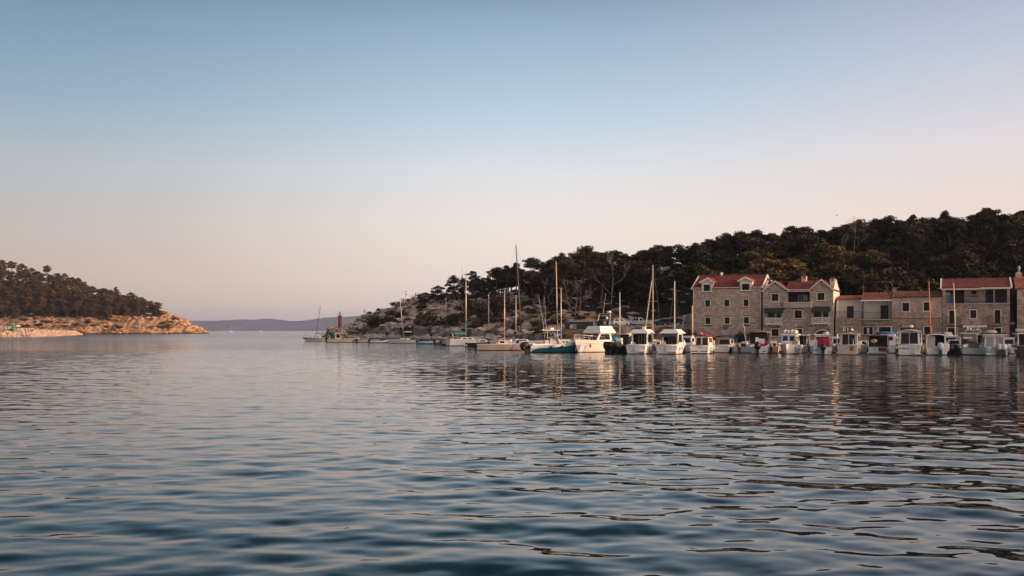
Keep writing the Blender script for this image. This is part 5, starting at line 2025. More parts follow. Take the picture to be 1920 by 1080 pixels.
    def text(s, body, x, z, size, mat=None, y=-.02):
        cu = bpy.data.curves.new('hull_lettering', 'FONT')
        cu.body = body
        cu.size = size
        cu.extrude = .006
        cu.align_x = 'CENTER'
        cu.materials.append(mat or M['letter'])
        o = bpy.data.objects.new('hull_lettering', cu)
        C.objects.link(o)
        o.parent = s.o
        o.location = (x, y, z)
        o.rotation_euler = (R(90), 0, 0)
        bpy.context.view_layer.update()
        me = bpy.data.meshes.new_from_object(o.evaluated_get(bpy.context.evaluated_depsgraph_get()))
        mo = bpy.data.objects.new('hull_lettering', me)
        bpy.data.objects.remove(o)
        mo.name = 'hull_lettering'
        C.objects.link(mo)
        mo.parent = s.o
        mo.location = (x, y, z)
        mo.rotation_euler = (R(90), 0, 0)
        return mo

    def box(s, name, mat, *b, parent=None):
        return MB().box(*b).build(name, mat, parent or s.o)

    def ladder(s, x, z0, z1, y=-.1, w=.28, mat=None):
        l_ = MB()
        for d in (-w / 2, w / 2):
            l_.tube([(x + d, y, z0), (x + d, y, z1)], .02, 5)
        k = 4
        for i in range(k):
            zz = z0 + (z1 - z0) * (i + .5) / k
            l_.tube([(x - w / 2, y, zz), (x + w / 2, y, zz)], .018, 4)
        return l_.build('boarding_ladder', mat or M['steel'], s.o)

    def platform(s, w, d=.5, z=.22, mat=None):
        return MB().box(-w / 2, w / 2, -d, -.01, z, z + .09).build('bathing_platform', mat or M['white'], s.o)

    def coaming(s, y0, y1, w, h, mat=None):
        z = s.F - .03
        c = MB()
        c.box(-w / 2, -w / 2 + .1, y0, y1, z, z + h).box(w / 2 - .1, w / 2, y0, y1, z, z + h).box(-w / 2 + .1, w / 2 - .1, y0, y0 + .1, z, z + h)
        return c.build('cockpit_coaming', mat or M['white'], s.o)

    def pulpit_line(s, t=.97):
        """a mooring rope from the bow down to the quay side"""
        x, y, z = s.pt(t, 1)
        return MB().tube([(0, y, z), (.3, y + 1.2, z * .72), (.5, y + 2.6, 1.25)], .02, 4).build('mooring_line', M['rope'], s.o)

    def dinghy_tube(s):
        pass


def inflatable(name, label, cat, px, py, L, B, head, mat, r=.22, near='stern', group=None, motor=None, floor=None):
    p = wl(px, py)
    a = -ROW - R(head)
    fw = Vector((-math.sin(a), math.cos(a), 0))
    if near == 'mid':
        p = p - fw * L / 2
    elif near == 'bow':
        p = p - fw * L
    o = thing(name, label, cat, p, a, group)
    h = B / 2 - r
    pts = [(-h, -.1, r + .03), (-h, L * .55, r + .05)]
    for k in range(1, 8):
        th = math.pi * k / 8
        pts.append((-h * math.cos(th), L * .55 + (L * .45 - r) * math.sin(th) ** .8, r + .05 + .22 * math.sin(th)))
    pts += [(h, L * .55, r + .05), (h, -.1, r + .03)]
    t = MB().tube(pts, r, 9)
    t.build('inflatable_tube', mat, o, True)
    MB().box(-h, h, .05, L * .8, .08, .16).build('floor', floor or M['grey_canvas'], o)
    MB().box(-h, h, .0, .05, .08, r * 2 + .1).build('transom', M['white_old'], o)
    MB().box(-h, h, L * .38, L * .38 + .22, r * 1.4, r * 1.4 + .05).build('seat', M['wood'], o)
    if motor:
        b = Boat.__new__(Boat)
        b.o, b.F = o, .5
        b.outboard(0, .5, motor, M['black'])
    return o


ALONG = 'motor boats moored stern out along the quay'
# --- from left to right along the photograph
# distant craft
for px, py, lab, H in ((434, 622.4, 'tiny sailing yacht far out in the channel before the hills', 16), (489, 621.9, 'tiny white boat speck far out in the channel, right of the distant yacht', 5)):
    b = Boat('sailing_yacht' if H > 10 else 'distant_boat', lab, 'boat', px, py, 11, 3.4, 1.1, 1.5, M['white'], head=66, near='mid')
    b.cabin(3, 7, 2, 1.6, 1.1, 2.0, .8)
    if H > 10:
        b.mast(5.5, 1.2, 20, boom=(4, 2.2, M['white_canvas']), r=.22, stays=False)
        sl_ = MB().prism([(0, 0), (0, 1), (1, 0)], 0, .01)
        b.part(MB().loft([[(-.02, 5.2, 2.5), (.02, 5.2, 2.5)], [(-.25, 1.6, 2.6), (-.2, 1.6, 2.6)], [(-.02, 5.3, 19), (.02, 5.3, 19)]], closed=True), 'sail', M['white_canvas'])
    else:
        b.cabin(4, 6.5, 2.2, 1.7, 2.0, 3.6, .6, name='upper_cabin')

# sloop with a red stripe, side on
b = Boat('sailing_boat', 'small white sloop with a red hull stripe moored alone at the harbour mouth', 'sailboat', 594, 640, 6.8, 2.4, .95, 1.2, M['white_old'], head=-118 + 4, near='mid', band=M['red_band'], fine=1.9, rake=.8, tail=.7)
b.stripe(M['red'], .52, .74)
b.cabin(2.2, 5.0, 1.5, 1.15, 1.0, 1.5, .5, wins=((.15, .4, .3, .75), (.5, .75, .3, .75)))
b.canopy(.9, 2.5, 1.7, 1.95, .1, M['grey_canvas'], 1.0, 'spray_hood')
p_ = at(597, 574, 287)
b.mast(3.7, 1.4, p_.z - 1.4, lean=(.2, -1.3), spread=(), boom=(2.7, 2.3, M['white_canvas']), r=.08, mat=M['spar_dark'], stays=True)
b.rails(.6, 1, .5)
b.outboard(.2, .7, .6, tilt=40)

b = Boat('motorboat', 'cream sided cuddy boat with a dark folded bimini frame, leftmost motorboat of the small craft', 'motorboat', 637, 642.2, 6.2, 2.4, .9, 1.1, M['cream'], head=62, near='mid')
b.open_cabin(2.0, 3.7, 1.7, .9, 2.35, M['cream'])
b.roof(1.9, 3.4, 1.6, 2.35, .06, .06, .05, M['cream'])
b.canopy(.2, 1.8, 1.9, 2.2, .12, M['spar_dark'], .9)
b.outboard(0, .8, 1.0)
b = Boat('motorboat', 'grey open boat with a long pale foredeck, right of the cuddy boat', 'motorboat', 668, 642, 6.0, 2.2, .75, 1.15, M['grey_hull'], head=60, near='mid', deckm=M['white'])
b.outboard(0, .75, .9)
b.cabin(2.6, 4.2, 1.5, 1.1, .95, 1.45, .8, wins=((.1, .8, .3, .8),), name='windshield_console')
b = Boat('motorboat', 'low cream open boat with a dark outboard at the shore path', 'motorboat', 690, 642.5, 5.2, 2.0, .6, .8, M['cream'], head=62, near='mid')
b.outboard(0, .6, .9)
b.box('thwart', M['wood'], -.8, .8, 2.4, 2.7, .62, .72)
o = inflatable('inflatable_boat', 'white inflatable with a dark outboard and blue buoy, next to the white masted boat', 'inflatable', 712, 643.2, 4.6, 1.9, 62, M['white_old'], .26, 'mid', motor=.9)
b = Boat('sailing_boat', 'small white sailing boat with thin pale mast and cream rolled sail', 'sailboat', 757, 643.6, 7.2, 2.3, .8, 1.0, M['white_old'], head=-114, near='mid', tail=.75)
b.cabin(2.2, 4.6, 1.5, 1.2, .8, 1.25, .5, wins=((.2, .8, .3, .7),))
p_ = at(751, 562, 247)
b.mast(3.6, 1.1, p_.z - 1.1, lean=(-.2, .9), boom=(2.0, 2.6, M['white_canvas']), r=.085, stays=False)
b.part(MB().blob((.2, 1.3, 1.1), (.35, .4, .3), .8, 8, 6), 'folded_cover', M['shutter'], True)
b.outboard(.3, .7, .6)
o = inflatable('inflatable_boat', 'pale grey inflatable pointing right with a blue drum standing in it', 'inflatable', 806, 644.5, 5.4, 2.0, 64, M['pale_blue'], .28, 'mid', motor=.85)
bd_ = thing('plastic_drum', 'blue plastic drum standing in the pale grey inflatable', 'drum', (0, 0, 0))
bd_.location = o.matrix_basis @ Vector((0, 2.7, .16))
MB().lathe([(.0, 0), (.27, 0), (.28, .3), (.3, .33), (.28, .36), (.28, .62), (.3, .65), (.28, .68), (.27, .95), (.0, .96)], (0, 0, 0), 12).build('drum_body', M['blue'], bd_, True)
b = Boat('rowing_boat', 'dark brown open boat lying low with an outboard, before the white bimini boat', 'motorboat', 838, 646.5, 5.0, 1.9, .65, .85, M['wood'], head=70, near='mid', deckm=M['dark'])
b.outboard(0, .7, .8, M['black'])
b.part(MB().blob((0, 2.2, .75), (.5, .6, .3), .9, 9, 6), 'net_heap', M['grey_canvas'], True)
b = Boat('dinghy', 'small black tender with white painted patches, tucked beside the white bimini boat', 'dinghy', 845, 648, 3.6, 1.6, .5, .6, M['dark_hull'], head=58, near='mid')
b.outboard(0, .6, .7)
b.box('white_locker', M['white'], -.4, .4, 1.2, 1.9, .5, .85)

# white sailing boat with bimini
b = Boat('sailing_yacht', 'white sailing yacht with dark bimini and cyan boom cover, wide stern turned left', 'sailboat', 872, 648.4, 7.6, 2.9, 1.15, 1.3, M['white'], head=40, near='mid', band=M['blue_band'], tail=.8)
b.coaming(.1, 2.4, 2.1, .3)
b.canopy(.2, 2.6, 2.2, 3.0, .2, M['spar_dark'], 1.2, 'bimini')
b.cabin(2.6, 6.0, 1.9, 1.4, 1.15, 1.7, .8, wins=((.1, .4, .3, .8), (.5, .8, .3, .8)))
p_ = at(893, 515, 206)
b.mast(4.0, 1.6, p_.z - 1.6, spread=(.62,), boom=(3.0, 2.35, M['cyan']), r=.11, sw=.5)
b.rails(.5, 1, .5)
b.part(MB().blob((-.4, .9, 1.7), (.16, .2, .3), .9, 7, 6), 'orange_lifebuoy', M['orange'], True)
b.box('stern_locker', M['grey_canvas'], -.9, -.4, .3, .7, 1.15, 1.5)
b = Boat('sailing_boat', 'sailing boat under a bright blue boom cover, just right of the cyan covered yacht', 'sailboat', 915, 645, 7.0, 2.4, 1.0, 1.2, M['navy'], head=-60, near='mid', tail=.8)
b.cabin(2.2, 5, 1.6, 1.2, 1.0, 1.5, .5, wins=((.1, .8, .3, .8),))
p_ = at(919, 552, 235)
b.mast(3.2, 1.4, p_.z - 1.4, boom=(3.4, 2.7, M['blue']), r=.09, stays=False)
b = Boat('motorboat', 'low dark hulled launch with white rounded stern, overlapping the yacht with the cyan cover', 'motorboat', 905, 650, 6.6, 2.2, .8, 1.2, M['dark_hull'], head=50, near='mid', rail=M['white'], deckm=M['white_old'])
b.cabin(2.4, 4.4, 1.6, 1.2, .85, 1.4, .7, wins=((.1, .8, .3, .8),), mat=M['white_old'])
b.platform(1.9, .6, .25)
b = Boat('sailing_boat', 'long flat grey hull lying broadside before the tall leaning mast', 'sailboat', 946, 656.8, 8.6, 2.3, .95, 1.05, M['grey_hull'], head=66, near='mid', band=M['black_band'], rail=M['white'], tail=.85, flare=.94, fine=2.6)
b.cabin(3.4, 5.6, 1.5, 1.2, .95, 1.6, .5, mat=M['white_canvas'], wins=((.1, .45, .3, .8),))
p_ = at(943, 546, 160)
b.mast(4.3, 1.4, p_.z - 1.4, r=.075, stays=False)
b.part(MB().tube([(-.2, 3.0, 1.9), (.1, 9.0, 3.0)], .1, 7), 'folded_boom', M['spar_dark'], True)
b.outboard(-.2, .7, .75)
b.part(MB().blob((.2, 6.4, 1.25), (.35, .3, .4), 1, 8, 6), 'sail_bag', M['shutter'], True)
b.box('jerrycan', M['black'], -.5, -.1, 1.6, 2.0, .95, 1.4)

# tall leaning mast yacht behind, and the person on its deck
b = Boat('sailing_yacht', 'white racing yacht under the tallest mast, a dark leaning spar with two crosstrees', 'sailboat', 975, 648, 10.5, 3.2, 1.1, 1.3, M['white'], head=40, near='mid', depth=176, tail=.85, rake=.9)
b.cabin(4, 7, 1.9, 1.4, 1.1, 1.6, .7, wins=((.1, .8, .35, .8),))
yp = b.o.matrix_basis @ Vector((0, 5.6, 0))
mp = b.o.matrix_basis.to_3x3().inverted() @ (at(972, 460, yp.y) - Vector((at(983, 635, yp.y).x, yp.y, 1.5)))
b.mast(5.6, 1.5, mp.z, lean=(mp.x, mp.y), spread=(.34, .62), r=.12, mat=M['spar_dark'], boom=(4.5, 2.4, M['grey_canvas']), sw=.9)
YACHT = b
b = Boat('sailing_boat', 'white sailing boat seen only as a short bare mast behind the tall leaning mast', 'sailboat', 966, 648, 6.5, 2.3, .9, 1.1, M['white'], head=40, near='mid', depth=184)
p_ = at(973, 554, 184)
b.cabin(2, 4.5, 1.5, 1.2, .9, 1.5, .5)
b.mast(3.2, 1.3, p_.z - 1.3, r=.08, spread=(.3,), stays=False, x=.4)
b = Boat('ketch', 'two masted ketch, orange main mast and thinner mizzen, moored behind the teal walkaround', 'sailboat', 1052, 650, 10, 3.2, 1.1, 1.4, M['white'], head=20, near='mid', depth=166, tail=.8)
b.cabin(3, 7, 2, 1.5, 1.1, 1.7, .8, wins=((.1, .45, .3, .8), (.5, .85, .3, .8)))
p1, p2 = at(1040, 490, 166), at(1051, 540, 164)
R3 = b.o.matrix_basis.inverted()
l1 = R3 @ Vector((at(1045.5, 630, 166).x, 166, 1.6))
e1 = R3 @ p1
b.mast(l1.y, 1.6, e1.z - 1.6, lean=(e1.x - l1.x, 0), spread=(.36, .66), r=.1, mat=pm('golden_spar', (.56, .42, .29), .45, .12, 4), x=l1.x, sw=1.0)
l2 = R3 @ Vector((at(1052.5, 628, 164).x, 164, 1.6))
e2 = R3 @ p2
b.mast(l2.y, 1.6, e2.z - 1.6, lean=(e2.x - l2.x, 0), spread=(.4,), r=.085, mat=M['alu'], x=l2.x, boom=(1.8, 2.3, M['blue']), stays=False, sw=.55)

# teal walkaround with twin black outboards
b = Boat('motorboat', 'teal hulled walkaround with T-top and two big black outboards, stern turned left', 'motorboat', 992, 661, 8.2, 2.9, 1.0, 1.65, M['white'], head=56, band=M['black_band'], group=None, rake=.7, flare=.78)
b.stripe(M['teal'], 0.0, lambda t: min(.78, max(.05, .52 + .26 * t) if t > .12 else .05 + 4.6 * t), .02, 1, 'teal_topside')
for sx in (-.42, .42):
    ob = b.outboard(sx, .95, 1.45, M['black'], 22, -.2)
    MB().box(.14, .335, -.42, -.34, .16, .22).build('gold_stripe', M['yellow'], ob)
b.coaming(.3, 3.0, 2.3, .28)
b.cabin(4.2, 7.2, 2.0, 1.2, 1.25, 1.75, 1.2, wins=((.2, .3, .3, .7), (.42, .52, .3, .7)), name='cuddy')
tf = MB()
for sx in (-.95, .95):
    tf.tube([(sx, 2.4, 1.1), (sx * .95, 2.5, 3.1)], .035, 6).tube([(sx, 4.1, 1.4), (sx * .95, 3.9, 3.1)], .035, 6).tube([(sx, 2.4, 2.1), (sx, 4.05, 2.3)], .028, 5)
    tf.tube([(sx, 4.1, 1.5), (sx * .95, 3.1, 3.05)], .025, 5)
b.part(tf, 'top_frame', M['alu'])
b.box('console', M['white'], -.5, .5, 3.0, 3.8, 1.0, 2.0)
b.box('leaning_seat', M['cream'], -.55, .55, 2.2, 2.6, 1.0, 1.75)
tt = MB().box(-1.15, 1.15, 1.7, 4.3, 3.12, 3.2)
t_o = b.part(tt, 'hard_top', M['white'])
MB().blob((0, 3.2, 3.36), (.5, .4, .16), .6, 10, 6).build('radar_dome', M['white'], t_o, True)
MB().blob((-.2, 2.1, 3.26), (.2, .2, .08), 1, 8, 5).build('dome_light', M['white'], t_o, True)
ws = MB().hexa([(-.95, 4.0, 1.7), (.95, 4.0, 1.7), (.95, 4.05, 1.7), (-.95, 4.05, 1.7), (-.9, 3.6, 2.5), (.9, 3.6, 2.5), (.9, 3.65, 2.5), (-.9, 3.65, 2.5)])
b.part(ws, 'windscreen', M['glass'])
b.pole((.3, 2.6, 3.2), (-.15, 2.0, 5.6), .022, M['alu'], 'fishing_rod', .01)
b.pole((-.5, 2.3, 3.2), (-1.15, 1.6, 8.2), .03, M['alu'], 'outrigger_pole', .012)
b.pole((.9, 2.3, 3.2), (1.9, 1.8, 8.0), .03, M['alu'], 'outrigger_pole', .012)
b.rails(.5, 1, .55)
for t, m_ in ((.55, 'red'), (.35, 'dark')):
    b.fender(t, 1, .55, .2, M['black'], True)

# large white cabin cruiser, bow to the viewer
b = Boat('cabin_cruiser', 'large white flybridge cruiser, bow towards the viewer, with black covered helm and radar arch', 'cabin cruiser', 1078, 661.3, 8.6, 3.6, 1.45, 1.9, M['white'], head=194, near='bow', band=M['black_band'], rake=.9, fine=2.6, flare=.8)
b.stripe(M['grey_canvas'], .70, .73, 0, 1, 'hull_line')
b.cabin(1.8, 6.0, 2.9, 2.3, 1.55, 2.75, 1.3, wins=((.12, .88, .2, .88),), front=((.04, .47, .18, .9), (.53, .96, .18, .9)), name='saloon')
b.roof(1.2, 4.9, 2.6, 2.75, .95, .25, .55, M['white'], 'flybridge', .06)
b.part(MB().blob((-.2, 2.7, 4.1), (.75, .6, .55), .7, 10, 7), 'helm_cover', M['black'], True)
ar = MB()
for sx in (-1.05, 1.05):
    ar.tube([(sx, 1.9, 3.5), (sx * .92, 1.6, 5.6)], .05, 6)
ar.tube([(-1.0, 1.6, 5.6), (1.0, 1.6, 5.6)], .05, 6)
b.part(ar, 'radar_arch', M['alu'])
b.part(MB().blob((-.75, 1.6, 5.85), (.35, .3, .16), .8, 10, 6), 'radar_dome', M['white'], True)
b.part(MB().blob((-.55, 1.9, 4.95), (.2, .2, .2), 1, 9, 6), 'searchlight', M['white'], True)
b.pole((.3, 1.6, 5.6), (.05, 1.2, 8.6), .035, M['yellow_wood'], 'antenna', .015)
b.pole((.95, 2.6, 3.6), (.55, 2.2, 5.3), .06, M['yellow'], 'furled_flag')
b.rails(.5, 1, .65, n=8)
b.part(MB().tube([(0, 9.2, 1.9), (-.4, 9.6, 1.0), (-.5, 9.9, .2)], .03, 5), 'anchor_line', M['rope'])
b.part(MB().box(-1.5, -1.1, 7.3, 7.4, .95, 1.0).box(-1.4, -1.2, 7.35, 7.45, .7, 1.2), 'anchor', M['iron'])
b.part(MB().tube([(1.7, 1.5, 1.6), (1.75, 1.2, 3.6)], .03, 5).tube([(1.7, .3, 1.6), (1.75, .3, 3.0)], .03, 5), 'stern_rail', M['steel'])

# dark tender with twin black outboards, and the craft behind it
b = Boat('motorboat', 'black low rigid boat with twin black outboards and a white ladder arch', 'motorboat', 1146, 662.6, 6.4, 2.5, .85, 1.0, M['dark_hull'], head=16, band=M['black_band'], rail=M['black'], deckm=M['dark'])
for sx in (-.42, .22):
    b.outboard(sx, .95, 1.45, M['black'], 0)
b.ladder(.75, .9, 2.9, .8, .36, M['white'])
b.part(MB().tube([(.3, 1.2, .9), (.35, 1.2, 3.0), (1.1, 1.2, 3.0), (1.15, 1.2, .9)], .05, 6), 'stern_arch', M['spar_dark'])
b.part(MB().blob((-.5, 2.2, 1.25), (.5, .8, .4), .8, 9, 6), 'seat_cover', M['grey_canvas'], True)
b.box('console', M['black'], .2, 1.0, 2.6, 3.4, .9, 2.3)
b.part(MB().blob((1.2, 1.4, 1.0), (.35, .5, .25), 1, 9, 6), 'green_tarpaulin', M['green'], True)
b = Boat('motorboat', 'white hardtop fishing boat with a cyan cover, half hidden behind the black rigid boat', 'motorboat', 1158, 655, 7.2, 2.7, 1.1, 1.5, M['white'], head=2, depth=148)
b.open_cabin(2.4, 4.6, 2.1, 1.1, 2.55)
b.roof(1.0, 4.6, 2.1, 2.55, .06, .25, .05, M['white_canvas'])
b.part(MB().blob((-1.1, 1.6, 1.9), (.5, .5, .35), .8, 9, 6), 'cyan_cover', M['cyan'], True)
b.cabin(.6, 1.4, .9, .7, 1.1, 2.0, .2, wins=((.3, .5, .4, .7),), name='stern_box')
p_ = at(1152, 548, 150)
b.mast(2.2, 1.2, p_.z - 1.2, lean=(0, 0), r=.09, stays=False, x=-.45)
b = Boat('motorboat', 'small white cabin boat with a round porthole, wedged left of the sloped roof pilot boat', 'motorboat', 1178, 653, 5.6, 2.2, 1.0, 1.2, M['white_old'], head=6, depth=150)
b.cabin(1.0, 3.4, 1.7, 1.4, 1.0, 2.4, .4, rear=((.1, .45, .1, .8),), wins=((.2, .7, .45, .8),))
b.roof(.9, 3.1, 1.5, 2.4, .08, .1, .05)

# the two pilot boats with faceted white roofs


def pilot(px, py, label, L=7.0, B=2.95, head=0, roofm=None, vent=False, canopy=None, rods=0, plat=True, hullm=None, band=None, F=1.18, Fb=1.45, zc=2.72, rth=.5):
    b = Boat('pilot_boat', label, 'motorboat', px, py, L, B, F, Fb, hullm or M['white'], head=head, band=band or M['red_band'], group=None)
    b.open_cabin(1.7, 4.6, 2.15, F, zc, M['white'], posts=.16)
    b.roof(1.45, 4.7, 2.15, zc, rth, .22, .5, roofm or M['white'], lip=.07)
    b.cabin(4.4, 6.2, 1.9, 1.2, F + .05, F + .55, .9, name='foredeck_trunk', wins=((.1, .6, .3, .8),))
    b.coaming(.12, 1.7, 2.5, .16)
    for k in range(3):
        b.pole((-.45 + .4 * k, 2.9, F), (-.45 + .4 * k, 2.85, zc - .1), .03, M['alu'], 'cabin_post')
    if plat:
        pf = MB().box(.55, 1.5, -.55, 0, .28, .38)
        b.part(pf, 'bathing_platform', M['white_old'])
    b.part(MB().blob((-.85, -.02, .8), (.07, .04, .07), 1, 8, 5), 'exhaust', M['iron'], True)
    b.ladder(-.2, .25, 1.1, -.08, .3)
    if vent:
        b.part(MB().box(.1, .5, 2.6, 3.0, zc + rth + .07, zc + rth + .42), 'roof_hatch', M['white'])
    if canopy:
        cv = MB().hexa([(-1.05, .5, zc - .45), (1.05, .5, zc - .45), (1.12, 1.5, zc - .02), (-1.12, 1.5, zc - .02), (-1.05, .5, zc - .40), (1.05, .5, zc - .40), (1.12, 1.5, zc + .03), (-1.12, 1.5, zc + .03)])
        b.part(cv, 'stern_awning', canopy)
    b.rails(.55, 1, .5)
    b.pole((.9, 4.2, zc + .3), (1.4, 3.8, zc + 2.6), .022, M['alu'], 'antenna', .01)
    return b


b = pilot(1192, 664, 'white pilot boat with a faceted hard roof and square roof hatch', vent=True)
b.fender(.25, 1)
p1 = at(1204.5, 500, 158)
k = Boat('sailing_yacht', 'wooden masted yacht with two golden spars crossing, behind the first pilot boat', 'sailboat', 1206, 655, 8.5, 2.8, 1.0, 1.3, M['white'], head=4, depth=150)
k.cabin(2.5, 6, 1.8, 1.4, 1.0, 1.7, .8, wins=((.1, .8, .3, .8),))
k.mast(4.2, 1.5, p1.z - 1.5, spread=(.52,), r=.095, mat=M['yellow_wood'], sw=.85)
k.pole((-.35, 1.2, 1.4), (-.15, 4.1, p1.z - 2.5), .065, M['yellow_wood'], 'raised_boom', .06)
b = pilot(1250, 664.3, 'white pilot boat with a dark blue awning hanging under its faceted roof', canopy=M['navy'], B=3.1)
for sx, m_ in ((-.7, M['orange']), (-.25, M['yellow'])):
    b.pole((sx, .1, .9), (sx, .05, 1.75), .05, m_, 'painted_post')
b.fender(.12, 1, .3, .17, None, True)
b.fender(.3, 1, .3, .17, None, True)
b.pole((1.45, 1.2, .1), (1.3, .6, 2.4), .05, M['yellow_wood'], 'mooring_pole')
k = Boat('sailing_boat', 'small sailing boat with a bare pale blue mast rising behind the second pilot boat', 'sailboat', 1250, 655, 7, 2.4, .95, 1.2, M['white'], head=6, depth=150)
k.cabin(2, 4.8, 1.6, 1.2, .95, 1.5, .6)
p1 = at(1255, 527, 153)
k.mast(3.6, 1.3, p1.z - 1.3, spread=(.30,), r=.09, mat=M['white_old'], sw=.75, x=-.1)

# red roofed boat
b = Boat('motorboat', 'white cabin boat with curved red roof and dark stripe across its stern', 'motorboat', 1311, 663.4, 6.6, 2.75, 1.05, 1.4, M['white'], head=0, band=M['red_band'])
b.cabin(1.5, 4.3, 1.95, 1.75, 1.05, 2.3, .5, rear=((.10, .44, .06, .86), (.54, .92, .06, .86)), wins=((.15, .5, .35, .85), (.56, .85, .35, .85)), mat=M['white_old'])
b.canopy(1.1, 4.2, 2.35, 2.32, .30, M['red'], None, 'red_roof')
b.part(MB().blob((-.3, 2.2, 2.72), (.32, .2, .09), 1, 9, 5), 'roof_buoy', M['buoy'], True)
b.box('stern_slot', M['black'], -1.12, -.12, -.012, .03, .28, .40)
b.box('stern_slot', M['black'], .10, 1.12, -.012, .03, .28, .40)
b.text('Myriam III', .1, .78, .17)
b.platform(2.3, .25, .12)
b.fender(.18, 1, .6, .14)
b.fender(.32, 1, .6, .14)
b.fender(.10, 1, .5, .11, M['pale_blue'])
b.rails(.55, 1, .5)
b.box('red_cushion', M['red'], -.7, .2, 1.1, 1.4, 1.05, 1.2)

k = Boat('motorboat', 'low white boat under a navy canopy at the quay wall, behind the red roofed boat', 'motorboat', 1352, 650, 6.0, 2.4, 1.0, 1.2, M['white_old'], head=4, depth=139)
k.cabin(1.6, 3.6, 1.9, 1.6, 1.0, 2.0, .4, rear=((.1, .9, .2, .85),), wins=((.2, .8, .35, .85),), mat=M['white_canvas'])
k.canopy(.4, 3.6, 2.8, 2.25, .2, M['navy'], 1.1)
o = inflatable('inflatable_dinghy', 'little white inflatable dinghy with a grey outboard, alone by the quay wall', 'dinghy', 1372, 661.6, 3.0, 1.5, 52, M['white'], .21, 'stern', motor=.72, floor=M['wood'])

b = Boat('motorboat', 'white open boat with black outboard and red seat, left of the pale blue boat', 'motorboat', 1424, 663.6, 6.2, 2.55, .95, 1.2, M['white'], head=-10, band=M['red_band'])
b.outboard(-.25, .95, 1.5, M['black'], 0)
b.part(MB().hexa([(-.6, .3, .9), (-.1, .3, .9), (-.1, 2.0, .9), (-.6, 2.0, .9), (-.5, 1.6, 2.2), (-.1, 1.6, 2.2), (-.1, 2.0, 2.2), (-.5, 2.0, 2.2)]), 'folded_windscreen', M['white_old'])
b.box('seat', M['red'], .1, .8, .6, 1.1, .95, 1.35)
b.box('console', M['white'], -.2, .7, 2.2, 3.0, .95, 2.0)
b.part(MB().blob((.9, 1.2, 1.45), (.25, .3, .3), .9, 8, 6), 'folded_cover', M['magenta'], True)
b.box('stern_notch', M['black'], .35, .85, -.012, .03, .3, .4)
k = Boat('motor_yacht', 'big grey canopied motor yacht at the quay with a tricolour flag, under the dormer house', 'motorboat', 1418, 652, 8.5, 3.1, 1.2, 1.5, M['white'], head=-2, depth=137)
k.canopy(.3, 4.4, 3.0, 2.9, .22, M['grey_canvas'], 1.2)
k.box('spray_curtain', M['dark'], -1.3, 1.3, 3.2, 3.3, 1.2, 2.85)
k.cabin(4.2, 7, 2.3, 1.5, 1.2, 1.9, 1.0, wins=((.1, .8, .3, .8),))
k.pole((-1.35, .1, 1.2), (-1.75, -.5, 4.1), .03, M['white'], 'flagstaff')
fl = None
for i, m_ in enumerate((M['red'], M['white'], M['blue'])):
    st_ = MB()
    n = 6
    pts = [(-1.68 + .12 * i + .03 * math.sin(j), -.42, 3.9 - .13 * j - .15 * i) for j in range(n + 1)]
    pts2 = [(x + .12, y + .04, z - .15) for x, y, z in pts]
    st_.loft([[p, q_, (q_[0], q_[1] + .015, q_[2]), (p[0], p[1] + .015, p[2])] for p, q_ in zip(pts, pts2)])
    if fl is None:
        fl = k.part(st_, 'flag', m_)
    else:
        k.part(st_, 'flag_band', m_, parent=fl)

# pale blue boat, bow on
b = Boat('motorboat', 'pale blue cabin boat, bow outwards, with rolled cream canvas on top', 'motorboat', 1474, 664.6, 6.0, 2.7, 1.15, 1.35, M['white'], head=180, near='bow', band=M['red_band'], fine=2.4, rake=.5)
b.cabin(1.3, 4.4, 2.05, 1.75, 1.2, 2.55, .45, front=((.08, .42, .42, .88), (.56, .90, .42, .88)), wins=((.12, .45, .42, .85), (.55, .88, .42, .85)), mat=M['pale_blue'], name='wheelhouse', glass=pm('blue_tinted_glass', (.03, .05, .10), .1, .2, 1))
b.roof(1.2, 3.95, 1.95, 2.55, .08, .14, .05, M['white'])
for k_ in range(4):
    b.part(MB().blob((-.66 + .44 * k_, 2.6, 2.93), (.3, .9, .26 + .04 * (k_ % 2)), .8, 10, 7, jit=.02), 'rolled_canvas', M['white_canvas'], True)
b.part(MB().blob((-.95, 4.3, 1.75), (.36, .3, .38), 1, 10, 8), 'mooring_buoy', M['buoy'], True)
b.part(MB().blob((.2, 4.9, 1.4), (.4, .25, .14), 1, 8, 5), 'coiled_net', M['red'], True)
b.stripe(M['letter'], .62, .66, .55, .8, 'vent_slot')
b.fender(.72, -1, .6, .15, M['white_canvas'])
b.fender(.6, -1, .6, .15, M['white_canvas'])
b.rails(.75, 1, .35, n=4)
k = Boat('motorboat', 'white hardtop boat seen between the pale blue boat and the red covered one', 'motorboat', 1498, 652, 6.5, 2.5, 1.05, 1.2, M['white_old'], head=2, depth=139)
k.open_cabin(.8, 3.2, 1.9, 1.05, 2.4, M['white_old'])
k.roof(.5, 3.2, 1.9, 2.4, .07, .15, .04)
k.pole((-.6, 1.2, 1.1), (-.6, 1.2, 2.4), .03, M['red'], 'red_post')
k.pole((-.7, 2, 2.5), (-.75, 1.9, 4.1), .03, M['yellow_wood'], 'antenna')

